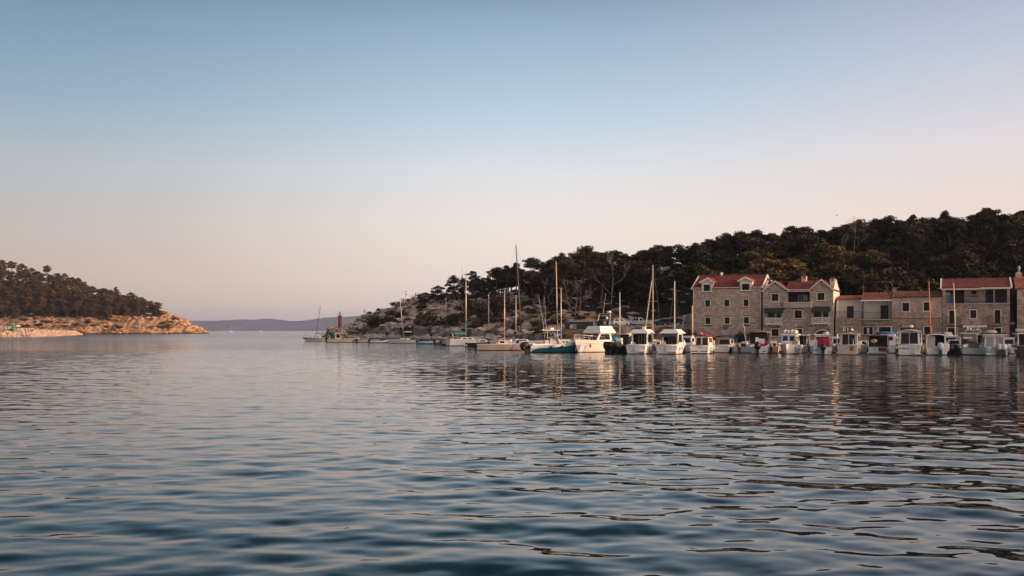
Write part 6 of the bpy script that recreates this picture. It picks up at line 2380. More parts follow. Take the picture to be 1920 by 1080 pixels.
# crimson covered boat
b = Boat('motorboat', 'white boat with a crimson canvas over its stern seat and a black outboard', 'motorboat', 1541, 665.2, 6.2, 2.65, .95, 1.2, M['white'], head=-4, band=M['red_band'], rail=M['pale_blue'])
b.outboard(.18, .88, 1.25, M['black'])
b.part(MB().blob((.2, .9, 1.55), (.78, .38, .58), .28, 10, 7), 'crimson_cover', M['magenta'], True)
b.cabin(2.2, 4.2, 2.1, 1.8, 1.0, 2.5, .5, rear=((.08, .92, .62, .86),), wins=((.2, .8, .5, .85),))
b.roof(2.0, 3.9, 2.0, 2.5, .1, .12, .06)
b.part(MB().blob((.35, 2.6, 2.78), (.38, .5, .14), .7, 9, 6), 'roof_locker', M['white_canvas'], True)
b.part(MB().blob((-.85, .1, .75), (.35, .22, .28), .6, 9, 6), 'stern_box', M['white'], True)
b.box('stern_vent', M['black'], .75, 1.05, -.012, .03, .3, .42)
b.fender(.2, 1, .5, .13)
b.fender(.05, -1, .3, .14, None, True)
b.rails(.5, 1, .45)

# cream cabin boat
b = Boat('motorboat', 'cream cabin boat with dark rounded top, pale door post between two dark doorways', 'motorboat', 1588, 665.6, 6.6, 2.7, 1.28, 1.5, M['cream'], head=4, band=M['red_band'])
b.cabin(1.3, 4.3, 2.35, 2.1, 1.28, 2.75, .5, rear=((.16, .47, .02, .88), (.53, .84, .02, .88)), wins=((.15, .5, .35, .85), (.58, .88, .35, .85)), mat=M['cream'])
b.canopy(1.0, 4.1, 2.75, 2.74, .30, M['spar_dark'], None, 'dark_top')
b.canopy(.85, 1.25, 2.45, 2.72, .12, M['cream'], None, 'roof_edge')
b.part(MB().blob((.25, 1.9, 3.22), (.28, .28, .13), 1, 9, 6), 'radar_dome', M['white'], True)
b.pole((-.7, 1.8, 2.95), (-.7, 1.8, 3.5), .05, M['white'], 'vent_pipe')
b.pole((-.2, 1.8, 2.98), (-.2, 1.8, 3.5), .05, M['white'], 'vent_pipe')
b.box('door_step', M['wood'], .35, .8, -.03, .02, .55, 1.15)
b.part(MB().tube([(.62, 1.0, 1.3), (.62, .9, 1.95)], .05, 6), 'hose', M['white'])
b.part(MB().blob((.55, .9, 2.0), (.2, .14, .14), 1, 8, 6), 'blue_capped_lamp', M['blue'], True)
for sx in (-1.28, 1.25):
    b.part(MB().tube([(sx, .3, 1.25), (sx * .98, .5, 2.6), (sx * .9, 1.3, 2.75)], .045, 6), 'stern_post', M['steel'])
b.fender(.15, 1, .5, .13, M['buoy'])
b.rails(.5, 1, .45)

# red framed open boat
b = Boat('motorboat', 'open boat inside a red pipe frame with a dark red stern gate', 'motorboat', 1645, 665.2, 6.0, 2.5, .98, 1.2, M['white'], head=0, band=M['red_band'], rail=M['white'])
fr = MB()
for sx in (-1.2, 1.2):
    fr.tube([(sx, .1, .95), (sx * .98, .2, 2.45), (sx * .98, 2.4, 2.5), (sx, 2.6, 1.0)], .05, 6)
fr.tube([(-1.18, .2, 2.45), (0, .2, 2.55), (1.18, .2, 2.45)], .05, 6).tube([(-1.18, 2.4, 2.5), (1.18, 2.4, 2.5)], .05, 6)
b.part(fr, 'red_frame', M['red'])
b.part(MB().hexa([(-1.12, .3, 2.44), (1.12, .3, 2.44), (1.12, 2.4, 2.5), (-1.12, 2.4, 2.5), (-1.12, .3, 2.47), (1.12, .3, 2.47), (1.12, 2.4, 2.53), (-1.12, 2.4, 2.53)]), 'frame_cover', M['grey_canvas'])
b.box('dark_lining', M['dark'], -1.1, 1.1, 1.9, 1.95, .95, 2.42)
b.box('stern_gate', M['red'], .15, 1.1, -.03, .03, .42, .98)
b.box('stern_seat', M['black'], -1.0, .2, .2, .5, .98, 1.3)
b.part(MB().blob((-.55, 1.75, 1.75), (.4, .1, .25), .9, 8, 6), 'windscreen_glare', M['white_canvas'], True)
b.text('314', -.35, .62, .16)
b.platform(2.3, .2, .22)
b.fender(.1, 1, .4, .13)
k = Boat('motorboat', 'small white wheelhouse boat topped by bright blue tarpaulin, behind the red framed boat', 'motorboat', 1663, 655, 6, 2.5, 1.1, 1.3, M['white'], head=0, depth=137)
k.cabin(.8, 3.2, 2.2, 1.9, 1.1, 2.6, .3, rear=((.55, .85, .45, .8),), wins=((.2, .8, .5, .85),))
k.part(MB().blob((-.3, 1.8, 2.72), (1.25, 1.1, .24), .7, 12, 6, jit=.03), 'blue_tarpaulin', M['blue'], True)
k = Boat('motorboat', 'low white boat with red trim between the cream boat and the red frame', 'motorboat', 1614, 655, 5.6, 2.3, .95, 1.1, M['white'], head=2, depth=138, rail=M['red'])
k.cabin(1, 3, 1.8, 1.5, .95, 1.75, .6, wins=((.1, .8, .3, .8),), rear=((.2, .8, .3, .8),))

# white cabin boat with lettering
b = Boat('motorboat', 'tall white cabin boat with wide dark doorway and dark lettering on its stern', 'motorboat', 1705, 667, 7.2, 2.95, 1.42, 1.6, M['white_old'], head=-2, band=M['red_band'])
b.cabin(1.2, 4.6, 2.6, 2.35, 1.42, 3.0, .6, rear=((.11, .485, .02, .9), (.515, .89, .02, .9)), wins=((.1, .5, .35, .85), (.56, .9, .35, .85)), mat=M['white_old'])
b.canopy(.7, 4.4, 2.75, 2.98, .28, M['white_old'], None, 'rounded_roof')
b.text('MILAN', -.45, .80, .30)
b.part(MB().blob((-1.15, -.02, .9), (.06, .03, .12), 1, 8, 5), 'exhaust', M['iron'], True)
b.ladder(.45, .2, 1.35, -.1, .32)
b.box('stern_door', M['white_canvas'], .85, 1.3, -.02, .03, .35, 1.38)
b.part(MB().box(-1.0, 1.2, 1.8, 3.4, 3.35, 3.42).tube([(-.9, 2, 3.2), (-.9, 2, 3.4)], .03, 5).tube([(1.1, 2, 3.2), (1.1, 2, 3.4)], .03, 5), 'roof_rack', M['iron'])
b.part(MB().blob((.15, 2.1, 3.62), (.3, .25, .2), .8, 9, 6), 'radar_scanner', M['fender'], True)
for sx in (-1.42, 1.42):
    b.part(MB().tube([(sx, .2, 1.42), (sx, .3, 2.9), (sx * .92, 1.2, 3.05)], .04, 6), 'stern_post', M['steel'])
b.part(MB().hexa([(.6, -.6, .18), (1.45, -.6, .18), (1.45, 0, .18), (.6, 0, .18), (.6, -.6, .27), (1.45, -.6, .27), (1.45, 0, .27), (.6, 0, .27)]), 'bathing_platform', M['white_old'])
b.fender(.10, 1, .9, .15, M['wood'])
b.fender(.2, 1, .9, .15)
b.fender(.02, -1, .35, .15, M['white'], True)
k = Boat('motorboat', 'narrow white boat with red post squeezed right of the lettered cabin boat', 'motorboat', 1730, 655, 5.5, 2.1, 1.0, 1.2, M['white_old'], head=0, depth=138)
k.cabin(1, 3, 1.7, 1.5, 1.0, 2.1, .5, rear=((.2, .8, .3, .8),))
k.pole((.2, .3, 1.0), (.2, .3, 2.9), .05, M['red'], 'red_post')
p1 = at(1751, 527, 140)
k.mast(3.2, 1.2, p1.z - 1.2, lean=(-.3, 0), r=.085, mat=M['orange'], stays=False, x=1.0)

# white boat with a blue and white outboard
b = Boat('motorboat', 'white cabin boat with dark canopy and pale blue cowled outboard', 'motorboat', 1757, 666.2, 6.2, 2.8, 1.02, 1.3, M['white'], head=-6, band=M['red_band'])
b.open_cabin(1.3, 3.9, 2.3, 1.02, 2.55, M['white'], posts=.15)
b.box('sliding_door', M['fender'], -.9, -.05, 2.0, 2.05, 1.02, 2.4)
b.canopy(.9, 3.9, 2.75, 2.55, .28, M['spar_dark'], None, 'dark_canopy')
b.canopy(.8, 1.2, 2.4, 2.52, .2, M['white'], None, 'roof_edge')
b.outboard(.35, .98, 1.35, M['pale_blue'], 0)
b.part(MB().blob((1.0, .5, .95), (.5, .4, .55), .6, 10, 7), 'covered_tender', M['white_canvas'], True)
b.box('stern_bench', M['white'], -.6, .2, .1, .4, 1.02, 1.15)
b.platform(1.9, .2, .2)
k = Boat('cabin_cruiser', 'small white twin deck cruiser seen from behind, right of the blue outboard', 'motorboat', 1780, 657, 6.5, 2.5, 1.1, 1.3, M['white'], head=-4, depth=137)
k.cabin(1.4, 4, 2.2, 1.9, 1.1, 2.3, .6, rear=((.06, .94, .45, .85),), wins=((.2, .8, .4, .8),))
k.roof(1.2, 3.6, 2.1, 2.3, .08, .14, .05)
k.cabin(1.6, 2.8, 1.2, .8, 2.42, 2.9, .3, name='upper_helm')
k.pole((-.7, 1.5, 2.4), (-.72, 1.5, 3.3), .05, M['iron'], 'light_pole')
b = Boat('motorboat', 'dark shadowed launch hung with a row of round grey fenders', 'motorboat', 1793, 664.5, 6.2, 2.4, 1.0, 1.35, M['dark_hull'], head=176, near='bow', rail=M['fender'], deckm=M['fender'])
for t in (.62, .8, .95):
    b.fender(t, 1, .4, .22, None, True)
    b.fender(t, -1, .4, .2, None, True)
b.cabin(1.5, 3.6, 1.7, 1.3, 1.1, 1.9, .7, mat=M['fender'], front=((.1, .9, .2, .85),))
p1 = at(1789, 527.5, 134)
k = Boat('sailing_boat', 'small open boat carrying a bare pale wooden mast before the wide house', 'sailboat', 1792, 657, 5.8, 2.1, .9, 1.1, M['white_old'], head=0, depth=136)
k.mast(2.4, 1.0, p1.z - 1.0, lean=(-.28, 0), r=.085, mat=M['yellow_wood'], stays=False)
k.cabin(2.8, 4.4, 1.4, 1.1, .95, 1.4, .5)

# T-top fishing boat in shade
b = Boat('motorboat', 'grey white fishing boat with a thin flat hardtop on dark posts and rods on top', 'motorboat', 1826, 666, 6.6, 2.9, .88, 1.25, M['white_old'], head=-4, band=M['black_band'])
tf = MB()
for sx in (-1.15, 1.15):
    tf.box(sx - .05, sx + .05, 1.5, 1.6, .85, 2.7).box(sx - .05, sx + .05, 3.4, 3.5, .95, 2.7)
tf.tube([(-1.15, 1.55, 1.9), (1.15, 1.55, 1.9)], .03, 5)
b.part(tf, 'hardtop_post', M['iron'])
b.roof(1.1, 3.6, 2.5, 2.7, .05, .18, .05, M['white_old'], 'hard_top')
b.part(MB().tube([(-.9, 1.5, 2.85), (-.85, 1.5, 3.2), (.9, 1.5, 3.2), (.95, 1.5, 2.85)], .04, 6), 'roof_rail', M['white_old'])
for x_, h_, m_ in ((-.55, 3.4, 'white'), (-.2, 3.35, 'white'), (.55, 3.3, 'fender')):
    b.part(MB().blob((x_, 1.9, h_), (.12, .12, .14), 1, 8, 6), 'deck_lamp', M[m_], True)
for x_, h_ in ((-.7, 4.6), (.75, 4.7), (.1, 4.3)):
    b.pole((x_, 2, 2.8), (x_ + .05, 1.8, h_), .02, M['alu'], 'fishing_rod', .01)
b.box('console', M['white_canvas'], -.5, .5, 2.0, 2.8, .9, 1.9)
b.box('tackle_box', M['wood'], -.45, .75, .9, 1.4, .9, 1.5)
b.part(MB().blob((-.3, 1.2, 1.6), (.8, .25, .14), .9, 9, 5, jit=.06), 'fishing_net', M['green'], True)
b.text('•', .55, .5, .16)
b.platform(2.5, .15, .15)
k = Boat('motorboat', 'white cabin boat with pale yellow cushions behind the flat hardtop fishing boat', 'motorboat', 1846, 657, 6.0, 2.4, 1.05, 1.2, M['white_old'], head=0, depth=134)
k.open_cabin(1, 3, 1.9, 1.05, 2.5, M['white_old'])
k.roof(.6, 3.0, 1.9, 2.5, .06, .12, .04)
k.box('cushion', M['yellow_wood'], -.5, .5, .5, .8, 1.05, 1.5)

# blue roofed boat with white outboards
b = Boat('motorboat', 'white boat with blue edged roof, drawn pinkish curtains and two white outboards', 'motorboat', 1869, 667.3, 6.4, 2.9, 1.0, 1.3, M['white_old'], head=-8, band=M['red_band'])
b.cabin(1.3, 3.8, 2.35, 2.15, 1.05, 2.55, .5, rear=((.08, .44, .05, .86, M['concrete']), (.56, .92, .05, .86, M['concrete'])), wins=((.2, .8, .4, .85),), mat=M['white_old'])
b.roof(1.05, 3.6, 2.35, 2.55, .05, .2, .05, M['white_old'])
b.roof(1.1, 3.6, 2.3, 2.68, .08, .2, .1, M['navy'], 'blue_roof_cover')
b.part(MB().blob((-.3, 2.0, 2.92), (.7, .6, .22), .8, 10, 6), 'upturned_tender', M['white_canvas'], True)
b.outboard(.15, .95, 1.15, M['white_canvas'])
b.outboard(.75, .95, 1.15, M['white'])
b.part(MB().blob((-.9, .1, .75), (.42, .25, .42), .6, 9, 6), 'stern_cushion', M['fender'], True)
b.part(MB().blob((-.6, .1, .75), (.1, .2, .36), .8, 8, 6), 'blue_strap', M['navy'], True)
b.fender(.08, 1, .6, .16, M['white_canvas'])
b.platform(2.4, .2, .12)
b = Boat('motorboat', 'dark hulled boat with white topsides, cut off by the right edge of the picture', 'motorboat', 1934, 668, 7.0, 3.2, 1.25, 1.5, M['dark_hull'], head=-6, band=M['black_band'], rail=M['pale_blue'])
b.open_cabin(1.2, 4, 2.6, 1.3, 2.7, M['white_old'])
b.roof(.9, 3.9, 2.6, 2.7, .07, .16, .05, M['white_old'])
b.part(MB().hexa([(-1.5, .8, 3.0), (-.2, .8, 3.1), (-.2, 1.8, 3.1), (-1.5, 1.8, 3.0), (-1.5, .8, 3.35), (-.2, .8, 3.3), (-.2, 1.8, 3.3), (-1.5, 1.8, 3.35)]), 'solar_panel', M['white_canvas'])
b.part(MB().hexa([(-2.6, .6, 1.0), (-1.5, .2, .75), (-1.5, .5, .75), (-2.6, .9, 1.0), (-2.6, .6, 1.2), (-1.5, .2, 1.0), (-1.5, .5, 1.0), (-2.6, .9, 1.2)]), 'gangway', M['white_old'])

# second row: smaller craft lying closer to the quay, glimpsed between the nearer sterns
for px, dep, kind, head, lab in ((1106, 155, 'cabin', 8, 'small white cabin boat glimpsed right of the flybridge cruiser'), (1229, 145, 'open', -6, 'low white open boat squeezed between the two pilot boats'), (1283, 143, 'cabin', 4, 'small white cabin boat just left of the red roofed boat'),
                                 (1389, 138, 'open', 3, 'low white open boat against the quay wall behind the little dinghy'), (1447, 137, 'open', -4, 'low cream open boat left of the pale blue cabin boat'), (1519, 138, 'canopy', 2, 'dark canopied boat left of the crimson covered boat'),
                                 (1569, 138, 'cabin', -3, 'white cabin boat partly hidden left of the cream cabin boat'), (1628, 137, 'open', 4, 'low white open boat tucked left of the red framed boat'), (1683, 137, 'cabin', 0, 'small white cabin boat left of the tall lettered boat'),
                                 (1741, 136, 'canopy', 3, 'dark canopied boat right of the tall lettered boat'), (1812, 135, 'cabin', -3, 'white cabin boat behind the flat hardtop fishing boat, left side'), (1893, 133, 'cabin', 0, 'white cabin boat at the end of the row behind the blue roof')):
    L_ = random.uniform(4.8, 5.8)
    b = Boat('motorboat', lab, 'motorboat', px, 655, L_, random.uniform(2.0, 2.3), random.uniform(.85, 1.05), 1.15, M['cream'] if 'cream' in lab else M['white_old'], head=head, depth=dep, rail=random.choice([M['white'], M['pale_blue'], M['grey_canvas']]))
    if kind == 'cabin':
        b.cabin(1.1, 3.0, 1.6, 1.4, b.F, b.F + 1.2, .5, rear=((.15, .85, .3, .85),), wins=((.15, .8, .4, .85),))
        b.roof(1.0, 2.8, 1.5, b.F + 1.2, .07, .1, .04)
    elif kind == 'canopy':
        b.canopy(.3, 2.8, 2.0, b.F + 1.35, .15, random.choice([M['navy'], M['spar_dark'], M['grey_canvas']]), b.F)
        b.box('console', M['white'], -.35, .35, 1.6, 2.2, b.F, b.F + .8)
    else:
        b.box('console', M['white'], -.3, .4, 1.8, 2.4, b.F, b.F + .75)
        b.box('seat', M['red'] if random.random() < .3 else M['navy'], -.5, .5, .5, .9, b.F, b.F + .4)
    b.outboard(random.uniform(-.2, .2), b.F, random.uniform(.85, 1.05), random.choice([M['black'], M['grey_canvas'], M['white']]))
    b.fender(.2, 1, .45, .12)
    b.rails(.55, 1, .4, n=4)
# ------------------------------------------------------------------ lighthouse, lamps, masts on the hill
p = at(637.5, 614.5, 338)
zb = max(2.0, min(4.2, hz(p.x, p.y) - .2))
lt = thing('lighthouse', 'red harbour lighthouse with railed gallery on the rocky point', 'lighthouse', (p.x, p.y, zb))
top = at(637.5, 592, 338).z - zb
M['tower_red'] = pm('lighthouse_red', (.24, .018, .022), .5, .12, 1.2)
MB().lathe([(.95, -1.5), (.95, .15), (.66, .2), (.58, top - .3), (.58, top - .25), (.92, top - .1), (.92, top)], (0, 0, 0), 20).build('tower', M['tower_red'], lt, True)
MB().lathe([(1.1, -1.6), (1.1, .12), (1.0, .13)], (0, 0, 0), 16).build('plinth', M['concrete'], lt)
gl_ = MB()
for k_ in range(10):
    a = 2 * math.pi * k_ / 10
    gl_.tube([(.88 * math.cos(a), .88 * math.sin(a), top), (.88 * math.cos(a), .88 * math.sin(a), top + 1.0)], .03, 4)
for zz in (.5, 1.0):
    gl_.tube([(.88 * math.cos(2 * math.pi * k_ / 20), .88 * math.sin(2 * math.pi * k_ / 20), top + zz) for k_ in range(21)], .03, 4)
gl_.build('gallery_railing', M['white_old'], lt)
ln = MB().lathe([(.2, top), (.2, top + .9), (.28, top + .95), (.22, top + 1.15), (.05, top + 1.3)], (0, 0, 0), 12).build('lantern', M['iron'], lt)
MB().tube([(0, 0, top + 1.25), (0, 0, top + 1.7)], .035, 5).build('lightning_rod', M['iron'], ln)
MB().box(-.3, .3, -.86, -.66, .15, 1.9).build('door', M['tower_red'], lt)

p = at(683, 594, 346)
ag = thing('agave_stalk', 'tall dry agave flower stalk standing on the bare ridge beside the lighthouse', 'plant', (p.x, p.y, hz(p.x, p.y) - .1))
H_ = at(683, 580.5, 346).z - hz(p.x, p.y)
MB().tube([(0, 0, 0), (.05, 0, H_)], .06, 5, .03).build('stalk', M['bare'], ag)
fl = MB()
for k_ in range(9):
    zz = H_ * (.45 + .06 * k_)
    a = 2.4 * k_
    rr = .55 * (1 - .07 * k_)
    q_ = (rr * math.cos(a), rr * math.sin(a), zz + .25)
    fl.tube([(0, 0, zz), q_], .03, 4).blob(q_, (.16, .16, .1), 1, 6, 4)
fl.build('flower_cluster', M['bare'], ag)

p = at(760.5, 569, 342)
z0 = hz(p.x, p.y)
lp = thing('lamp_post', 'tall lamp post with a flat head and side floodlight on the hilltop viewpoint', 'lamp post', (p.x, p.y, z0))
H_ = at(760.5, 547, 342).z - z0
MB().tube([(0, 0, -.3), (0, 0, H_)], .11, 8, .08).build('pole', M['alu'], lp, True)
MB().box(-.35, .35, -.2, .2, H_, H_ + .12).build('lamp_head', M['iron'], lp)
MB().blob((.3, 0, H_ * .76), (.22, .2, .22), .8, 8, 6).build('floodlight', M['iron'], lp, True)
p = at(836, 595, 272)
z0 = hz(p.x, p.y)
lp = thing('lamp_post', 'pale lamp post with a small round head standing among shrubs on the slope', 'lamp post', (p.x, p.y, z0))
H_ = at(836, 560.5, 272).z - z0
MB().tube([(0, 0, -.3), (0, 0, H_)], .085, 8, .07).build('pole', M['alu'], lp, True)
MB().blob((0, 0, H_ + .1), (.22, .22, .16), .8, 8, 6).build('lamp_head', M['white_old'], lp, True)
p = at(866.5, 520, 345)
am = thing('antenna_mast', 'thin dark antenna mast rising above the trees on the hill', 'mast', (p.x, p.y, hz(p.x, p.y)))
H_ = at(866.5, 499.5, 345).z - hz(p.x, p.y)
MB().tube([(0, 0, 0), (0, 0, H_ * .75)], .2, 6, .15).build('pole', M['iron'], am)
MB().tube([(0, 0, H_ * .75), (0, 0, H_)], .06, 5, .03).build('whip', M['iron'], am)
MB().lathe([(.14, 0), (.3, .1), (.3, 1.6), (.14, 1.7)], (0, 0, H_ * .52), 8).build('aerial_drum', M['iron'], am)
for px, py0, py1, d, lab in ((1298.5, 630, 573, 154, 'plain pale wooden pole at the left corner of the dormer house'), (1732, 548, 505, 172, 'thin dark utility pole in the shade above the tan plastered house'), (1619, 552, 534, 160, 'thin aerial pole with crossbars behind the white loggia house')):
    p = at(px, py0, d)
    z0 = 1.2 if px < 1400 else max(1.2, hz(p.x, p.y) - .5)
    o = thing('utility_pole', lab, 'pole', (p.x, p.y, z0))
    H_ = at(px, py1, d).z - z0
    MB().tube([(0, 0, 0), (-.05, 0, H_)], .1 if px < 1400 else .07, 7, .08 if px < 1400 else .05).build('pole', M['yellow_wood'] if px < 1400 else M['bark'], o, True)
    if px > 1400:
        MB().box(-.5, .5, -.03, .03, H_ - .5, H_ - .42).build('crossbar', M['iron'], o)


# ------------------------------------------------------------------ people
def skin_mesh(name, nodes, edges, mat, parent, sub=1):
    me = bpy.data.meshes.new(name)
    me.from_pydata([n_[:3] for n_ in nodes], edges, [])
    me.materials.append(mat)
    o = bpy.data.objects.new(name, me)
    C.objects.link(o)
    o.parent = parent
    md = o.modifiers.new('skin', 'SKIN')
    md.use_smooth_shade = True
    lay = me.skin_vertices[0] if me.skin_vertices else None
    if lay is None:
        bpy.context.view_layer.objects.active = o
        bpy.ops.mesh.customdata_skin_add()
        lay = me.skin_vertices[0]
    for i, n_ in enumerate(nodes):
        lay.data[i].radius = (n_[3], n_[4] if len(n_) > 4 else n_[3])
        lay.data[i].use_root = i == 0
    s = o.modifiers.new('sub', 'SUBSURF')
    s.levels = s.render_levels = sub
    return o


PEOPLE = {}


def person(loc, rot, label, shirt, legs_m, h_=1.75, pose='stand', group=None):
    o = thing('person', label, 'person', loc, rot, group)
    o.scale = (h_ / 1.75,) * 3
    w = .10 if pose == 'stand' else .26
    hip, kn = .92, .50
    body = [(0, 0, hip, .13, .10), (0, 0, 1.15, .12, .09), (0, .0, 1.38, .15, .10), (0, .0, 1.50, .06, .06), (0, .02, 1.62, .085, .10), (0, .02, 1.72, .07, .08),
            (.10, 0, hip - .06, .085), (.11, w * .5, kn, .06), (.11, -.02 + (w - .1) * -.6, .09, .045), (.11, .12 + (w - .1) * -.6, .04, .04),
            (-.10, 0, hip - .06, .085), (-.11, -w * .3, kn, .06), (-.11, (w - .1) * .9, .09, .045), (-.11, .12 + (w - .1) * .9, .04, .04),
            (.19, 0, 1.40, .055), (.24, -.02, 1.14, .045), (.24, .10, .92, .035), (.24, .14, .84, .038),
            (-.19, 0, 1.40, .055), (-.25, -.02, 1.14, .045), (-.24, .10, .92, .035), (-.24, .14, .84, .038)]
    ed = [(0, 1), (1, 2), (2, 3), (3, 4), (4, 5), (0, 6), (6, 7), (7, 8), (8, 9), (0, 10), (10, 11), (11, 12), (12, 13), (2, 14), (14, 15), (15, 16), (16, 17), (2, 18), (18, 19), (19, 20), (20, 21)]
    skin_mesh('body', body, ed, M['skin'], o)
    sh = [(0, 0, 1.02, .155, .125), (0, 0, 1.18, .145, .115), (0, 0, 1.36, .165, .12), (0, 0, 1.45, .10, .09), (.19, 0, 1.39, .075), (.225, -.01, 1.2, .062), (-.19, 0, 1.39, .075), (-.23, -.01, 1.2, .062)]
    skin_mesh('shirt', sh, [(0, 1), (1, 2), (2, 3), (2, 4), (4, 5), (2, 6), (6, 7)], shirt, o)
    tr = [(0, 0, 1.0, .15, .12), (0, 0, hip, .15, .12), (.10, 0, hip - .08, .105), (.11, w * .5, kn, .08), (.11, -.02 + (w - .1) * -.6, .16, .065), (-.10, 0, hip - .08, .105), (-.11, -w * .3, kn, .08), (-.11, (w - .1) * .9, .16, .065)]
    skin_mesh('trousers', tr, [(0, 1), (1, 2), (2, 3), (3, 4), (1, 5), (5, 6), (6, 7)], legs_m, o)
    MB().blob((0, -.01, 1.70), (.095, .11, .095), 1, 10, 6).build('hair', M['hair'], o, True)
    fc = MB().blob((0, .115, 1.63), (.016, .02, .02), 1, 6, 4)
    fc.blob((.035, .10, 1.66), (.012, .01, .01), 1, 6, 4).blob((-.035, .10, 1.66), (.012, .01, .01), 1, 6, 4).blob((0, .103, 1.585), (.03, .01, .007), 1, 6, 4)
    fc.build('face', M['hair'], o, True)
    return o


M['cloth_a'] = pm('black_cloth', (.016, .015, .017), .9, .2, 5)
M['cloth_b'] = pm('dark_blue_cloth', (.03, .035, .06), .9, .2, 5)
M['cloth_c'] = pm('white_cloth', (.5, .48, .46), .9, .1, 5)
M['cloth_d'] = pm('brown_red_cloth', (.2, .05, .04), .9, .2, 5)
yp = YACHT.o.matrix_basis @ Vector((.5, 4.0, 0))
person((yp.x + .1, yp.y, 1.45), R(140), 'person in black standing on the racing yacht beside its mast foot', M['cloth_a'], M['cloth_a'])
for px, d, s_, l_, lab, hh_ in ((752.5, 342, 'cloth_b', 'cloth_a', 'person in dark clothes at the left edge of the hilltop viewpoint', 1.7), (755.5, 341, 'cloth_a', 'cloth_a', 'person in black between others left of the hilltop lamp post', 1.8), (757.5, 342.5, 'cloth_c', 'cloth_b', 'person in a white shirt close to the hilltop lamp post', 1.7),
                                (779.5, 338, 'cloth_a', 'cloth_a', 'tall person in black walking up the hilltop path', 1.85), (783, 338, 'cloth_c', 'cloth_d', 'person in a pale shirt just behind the black clad walker', 1.7), (785.5, 337, 'cloth_d', 'cloth_b', 'person in a brown top, last of the hilltop walkers', 1.65)):
    p = at(px, 560, d)
    person((p.x, p.y, hz(p.x, p.y) + .12), random.uniform(0, 6.28), lab, M[s_], M[l_], hh_, 'walk' if px > 770 else 'stand')
for px, lab in ((772, 'short pale bollard on the hilltop path, left one of two'), (775.5, 'short pale bollard on the hilltop path, nearer the walkers')):
    p = at(px, 560, 339)
    o = thing('bollard', lab, 'bollard', (p.x, p.y, hz(p.x, p.y) - .1))
    MB().lathe([(.12, 0), (.12, 1.25), (.15, 1.3), (.15, 1.4), (.05, 1.45)], (0, 0, 0), 10).build('post', M['bare'], o, True)

# ------------------------------------------------------------------ car terrace: rubble wall, shed, cars
rw = thing('rubble_wall', 'dry rubble stone wall holding up the car terrace behind the boats', 'wall', (0, 0, 0))
core = MB()
A = Vector((at(1113, 620, 187.0).x, 187.0, 0))
B_ = Vector((at(1292, 620, 184.5).x, 184.5, 0))
dv = (B_ - A).normalized()
nv = Vector((dv.y, -dv.x, 0))
core.hexa([A + Vector((0, 0, .6)) + nv * .9, B_ + Vector((0, 0, .6)) + nv * .9, B_ + Vector((0, 0, .6)) - nv * 1.5, A + Vector((0, 0, .6)) - nv * 1.5, A + Vector((0, 0, 3.85)), B_ + Vector((0, 0, 3.85)), B_ + Vector((0, 0, 3.85)) - nv * 1.5, A + Vector((0, 0, 3.85)) - nv * 1.5])
core.build('wall_core', M['mortar'], rw)
rs = MB()
L_ = (B_ - A).length
for _ in range(2000):
    u, v = random.random() * L_, random.random()
    p = A + dv * u + nv * (.9 * (1 - v)) + Vector((0, 0, .6 + 3.25 * v + (.12 if v > .9 else 0)))
    s_ = random.uniform(.13, .34)
    rs.blob(p, (s_ * random.uniform(.9, 1.5), s_, s_ * .75), .8, 6, 4, random.random(), .12)
ro = rs.build('stone', M['rock'], rw)
ro['kind'] = 'stuff'

p = at(1060, 618, 194)
sh = thing('shed', 'long low dark green shed with flat roof at the end of the car terrace', 'shed', (p.x, p.y, 3.4))
Wd_ = at(1112, 618, 194).x - p.x
hz_ = at(1080, 603.5, 194).z - 3.4
MB().box(0, Wd_, 0, 2.6, 0, hz_).build('wall', M['shutter'], sh)
MB().box(-.15, Wd_ + .15, -.2, 2.8, hz_, hz_ + .09).build('roof', M['concrete'], sh)
for k_ in range(1, 5):
    MB().box(Wd_ * k_ / 5 - .02, Wd_ * k_ / 5 + .02, -.03, 0, 0, hz_).build('wall_joint', M['iron'], sh)
MB().box(Wd_ * .62, Wd_ * .8, -.05, .0, .05, hz_ * .85).build('door', M['iron'], sh)
for k_, (px, lab) in enumerate(((1071, 'white sack leaning against the dark shed, left one'), (1077, 'pale plastic crate standing before the dark shed, right of the sack'))):
    p2 = at(px, 617, 192.5)
    o = thing('sack' if k_ == 0 else 'crate', lab, 'sack' if k_ == 0 else 'crate', (p2.x, p2.y, 3.41))
    if k_ == 0:
        MB().blob((0, 0, .38), (.36, .3, .4), .75, 9, 7, jit=.05).build('bag', M['fender'], o, True)
        MB().blob((0, 0, .82), (.12, .1, .09), 1, 7, 5).build('tied_neck', M['fender'], o, True)
    else:
        cr_ = MB().box(-.35, .35, -.3, .3, 0, .08).box(-.35, -.3, -.3, .3, .08, .8).box(.3, .35, -.3, .3, .08, .8).box(-.3, .3, -.3, -.25, .08, .8).box(-.3, .3, .25, .3, .08, .8)
        cr_.build('crate_body', M['grey_canvas'], o)
        MB().box(-.38, .38, -.33, .33, .8, .87).build('rim', M['fender'], o)


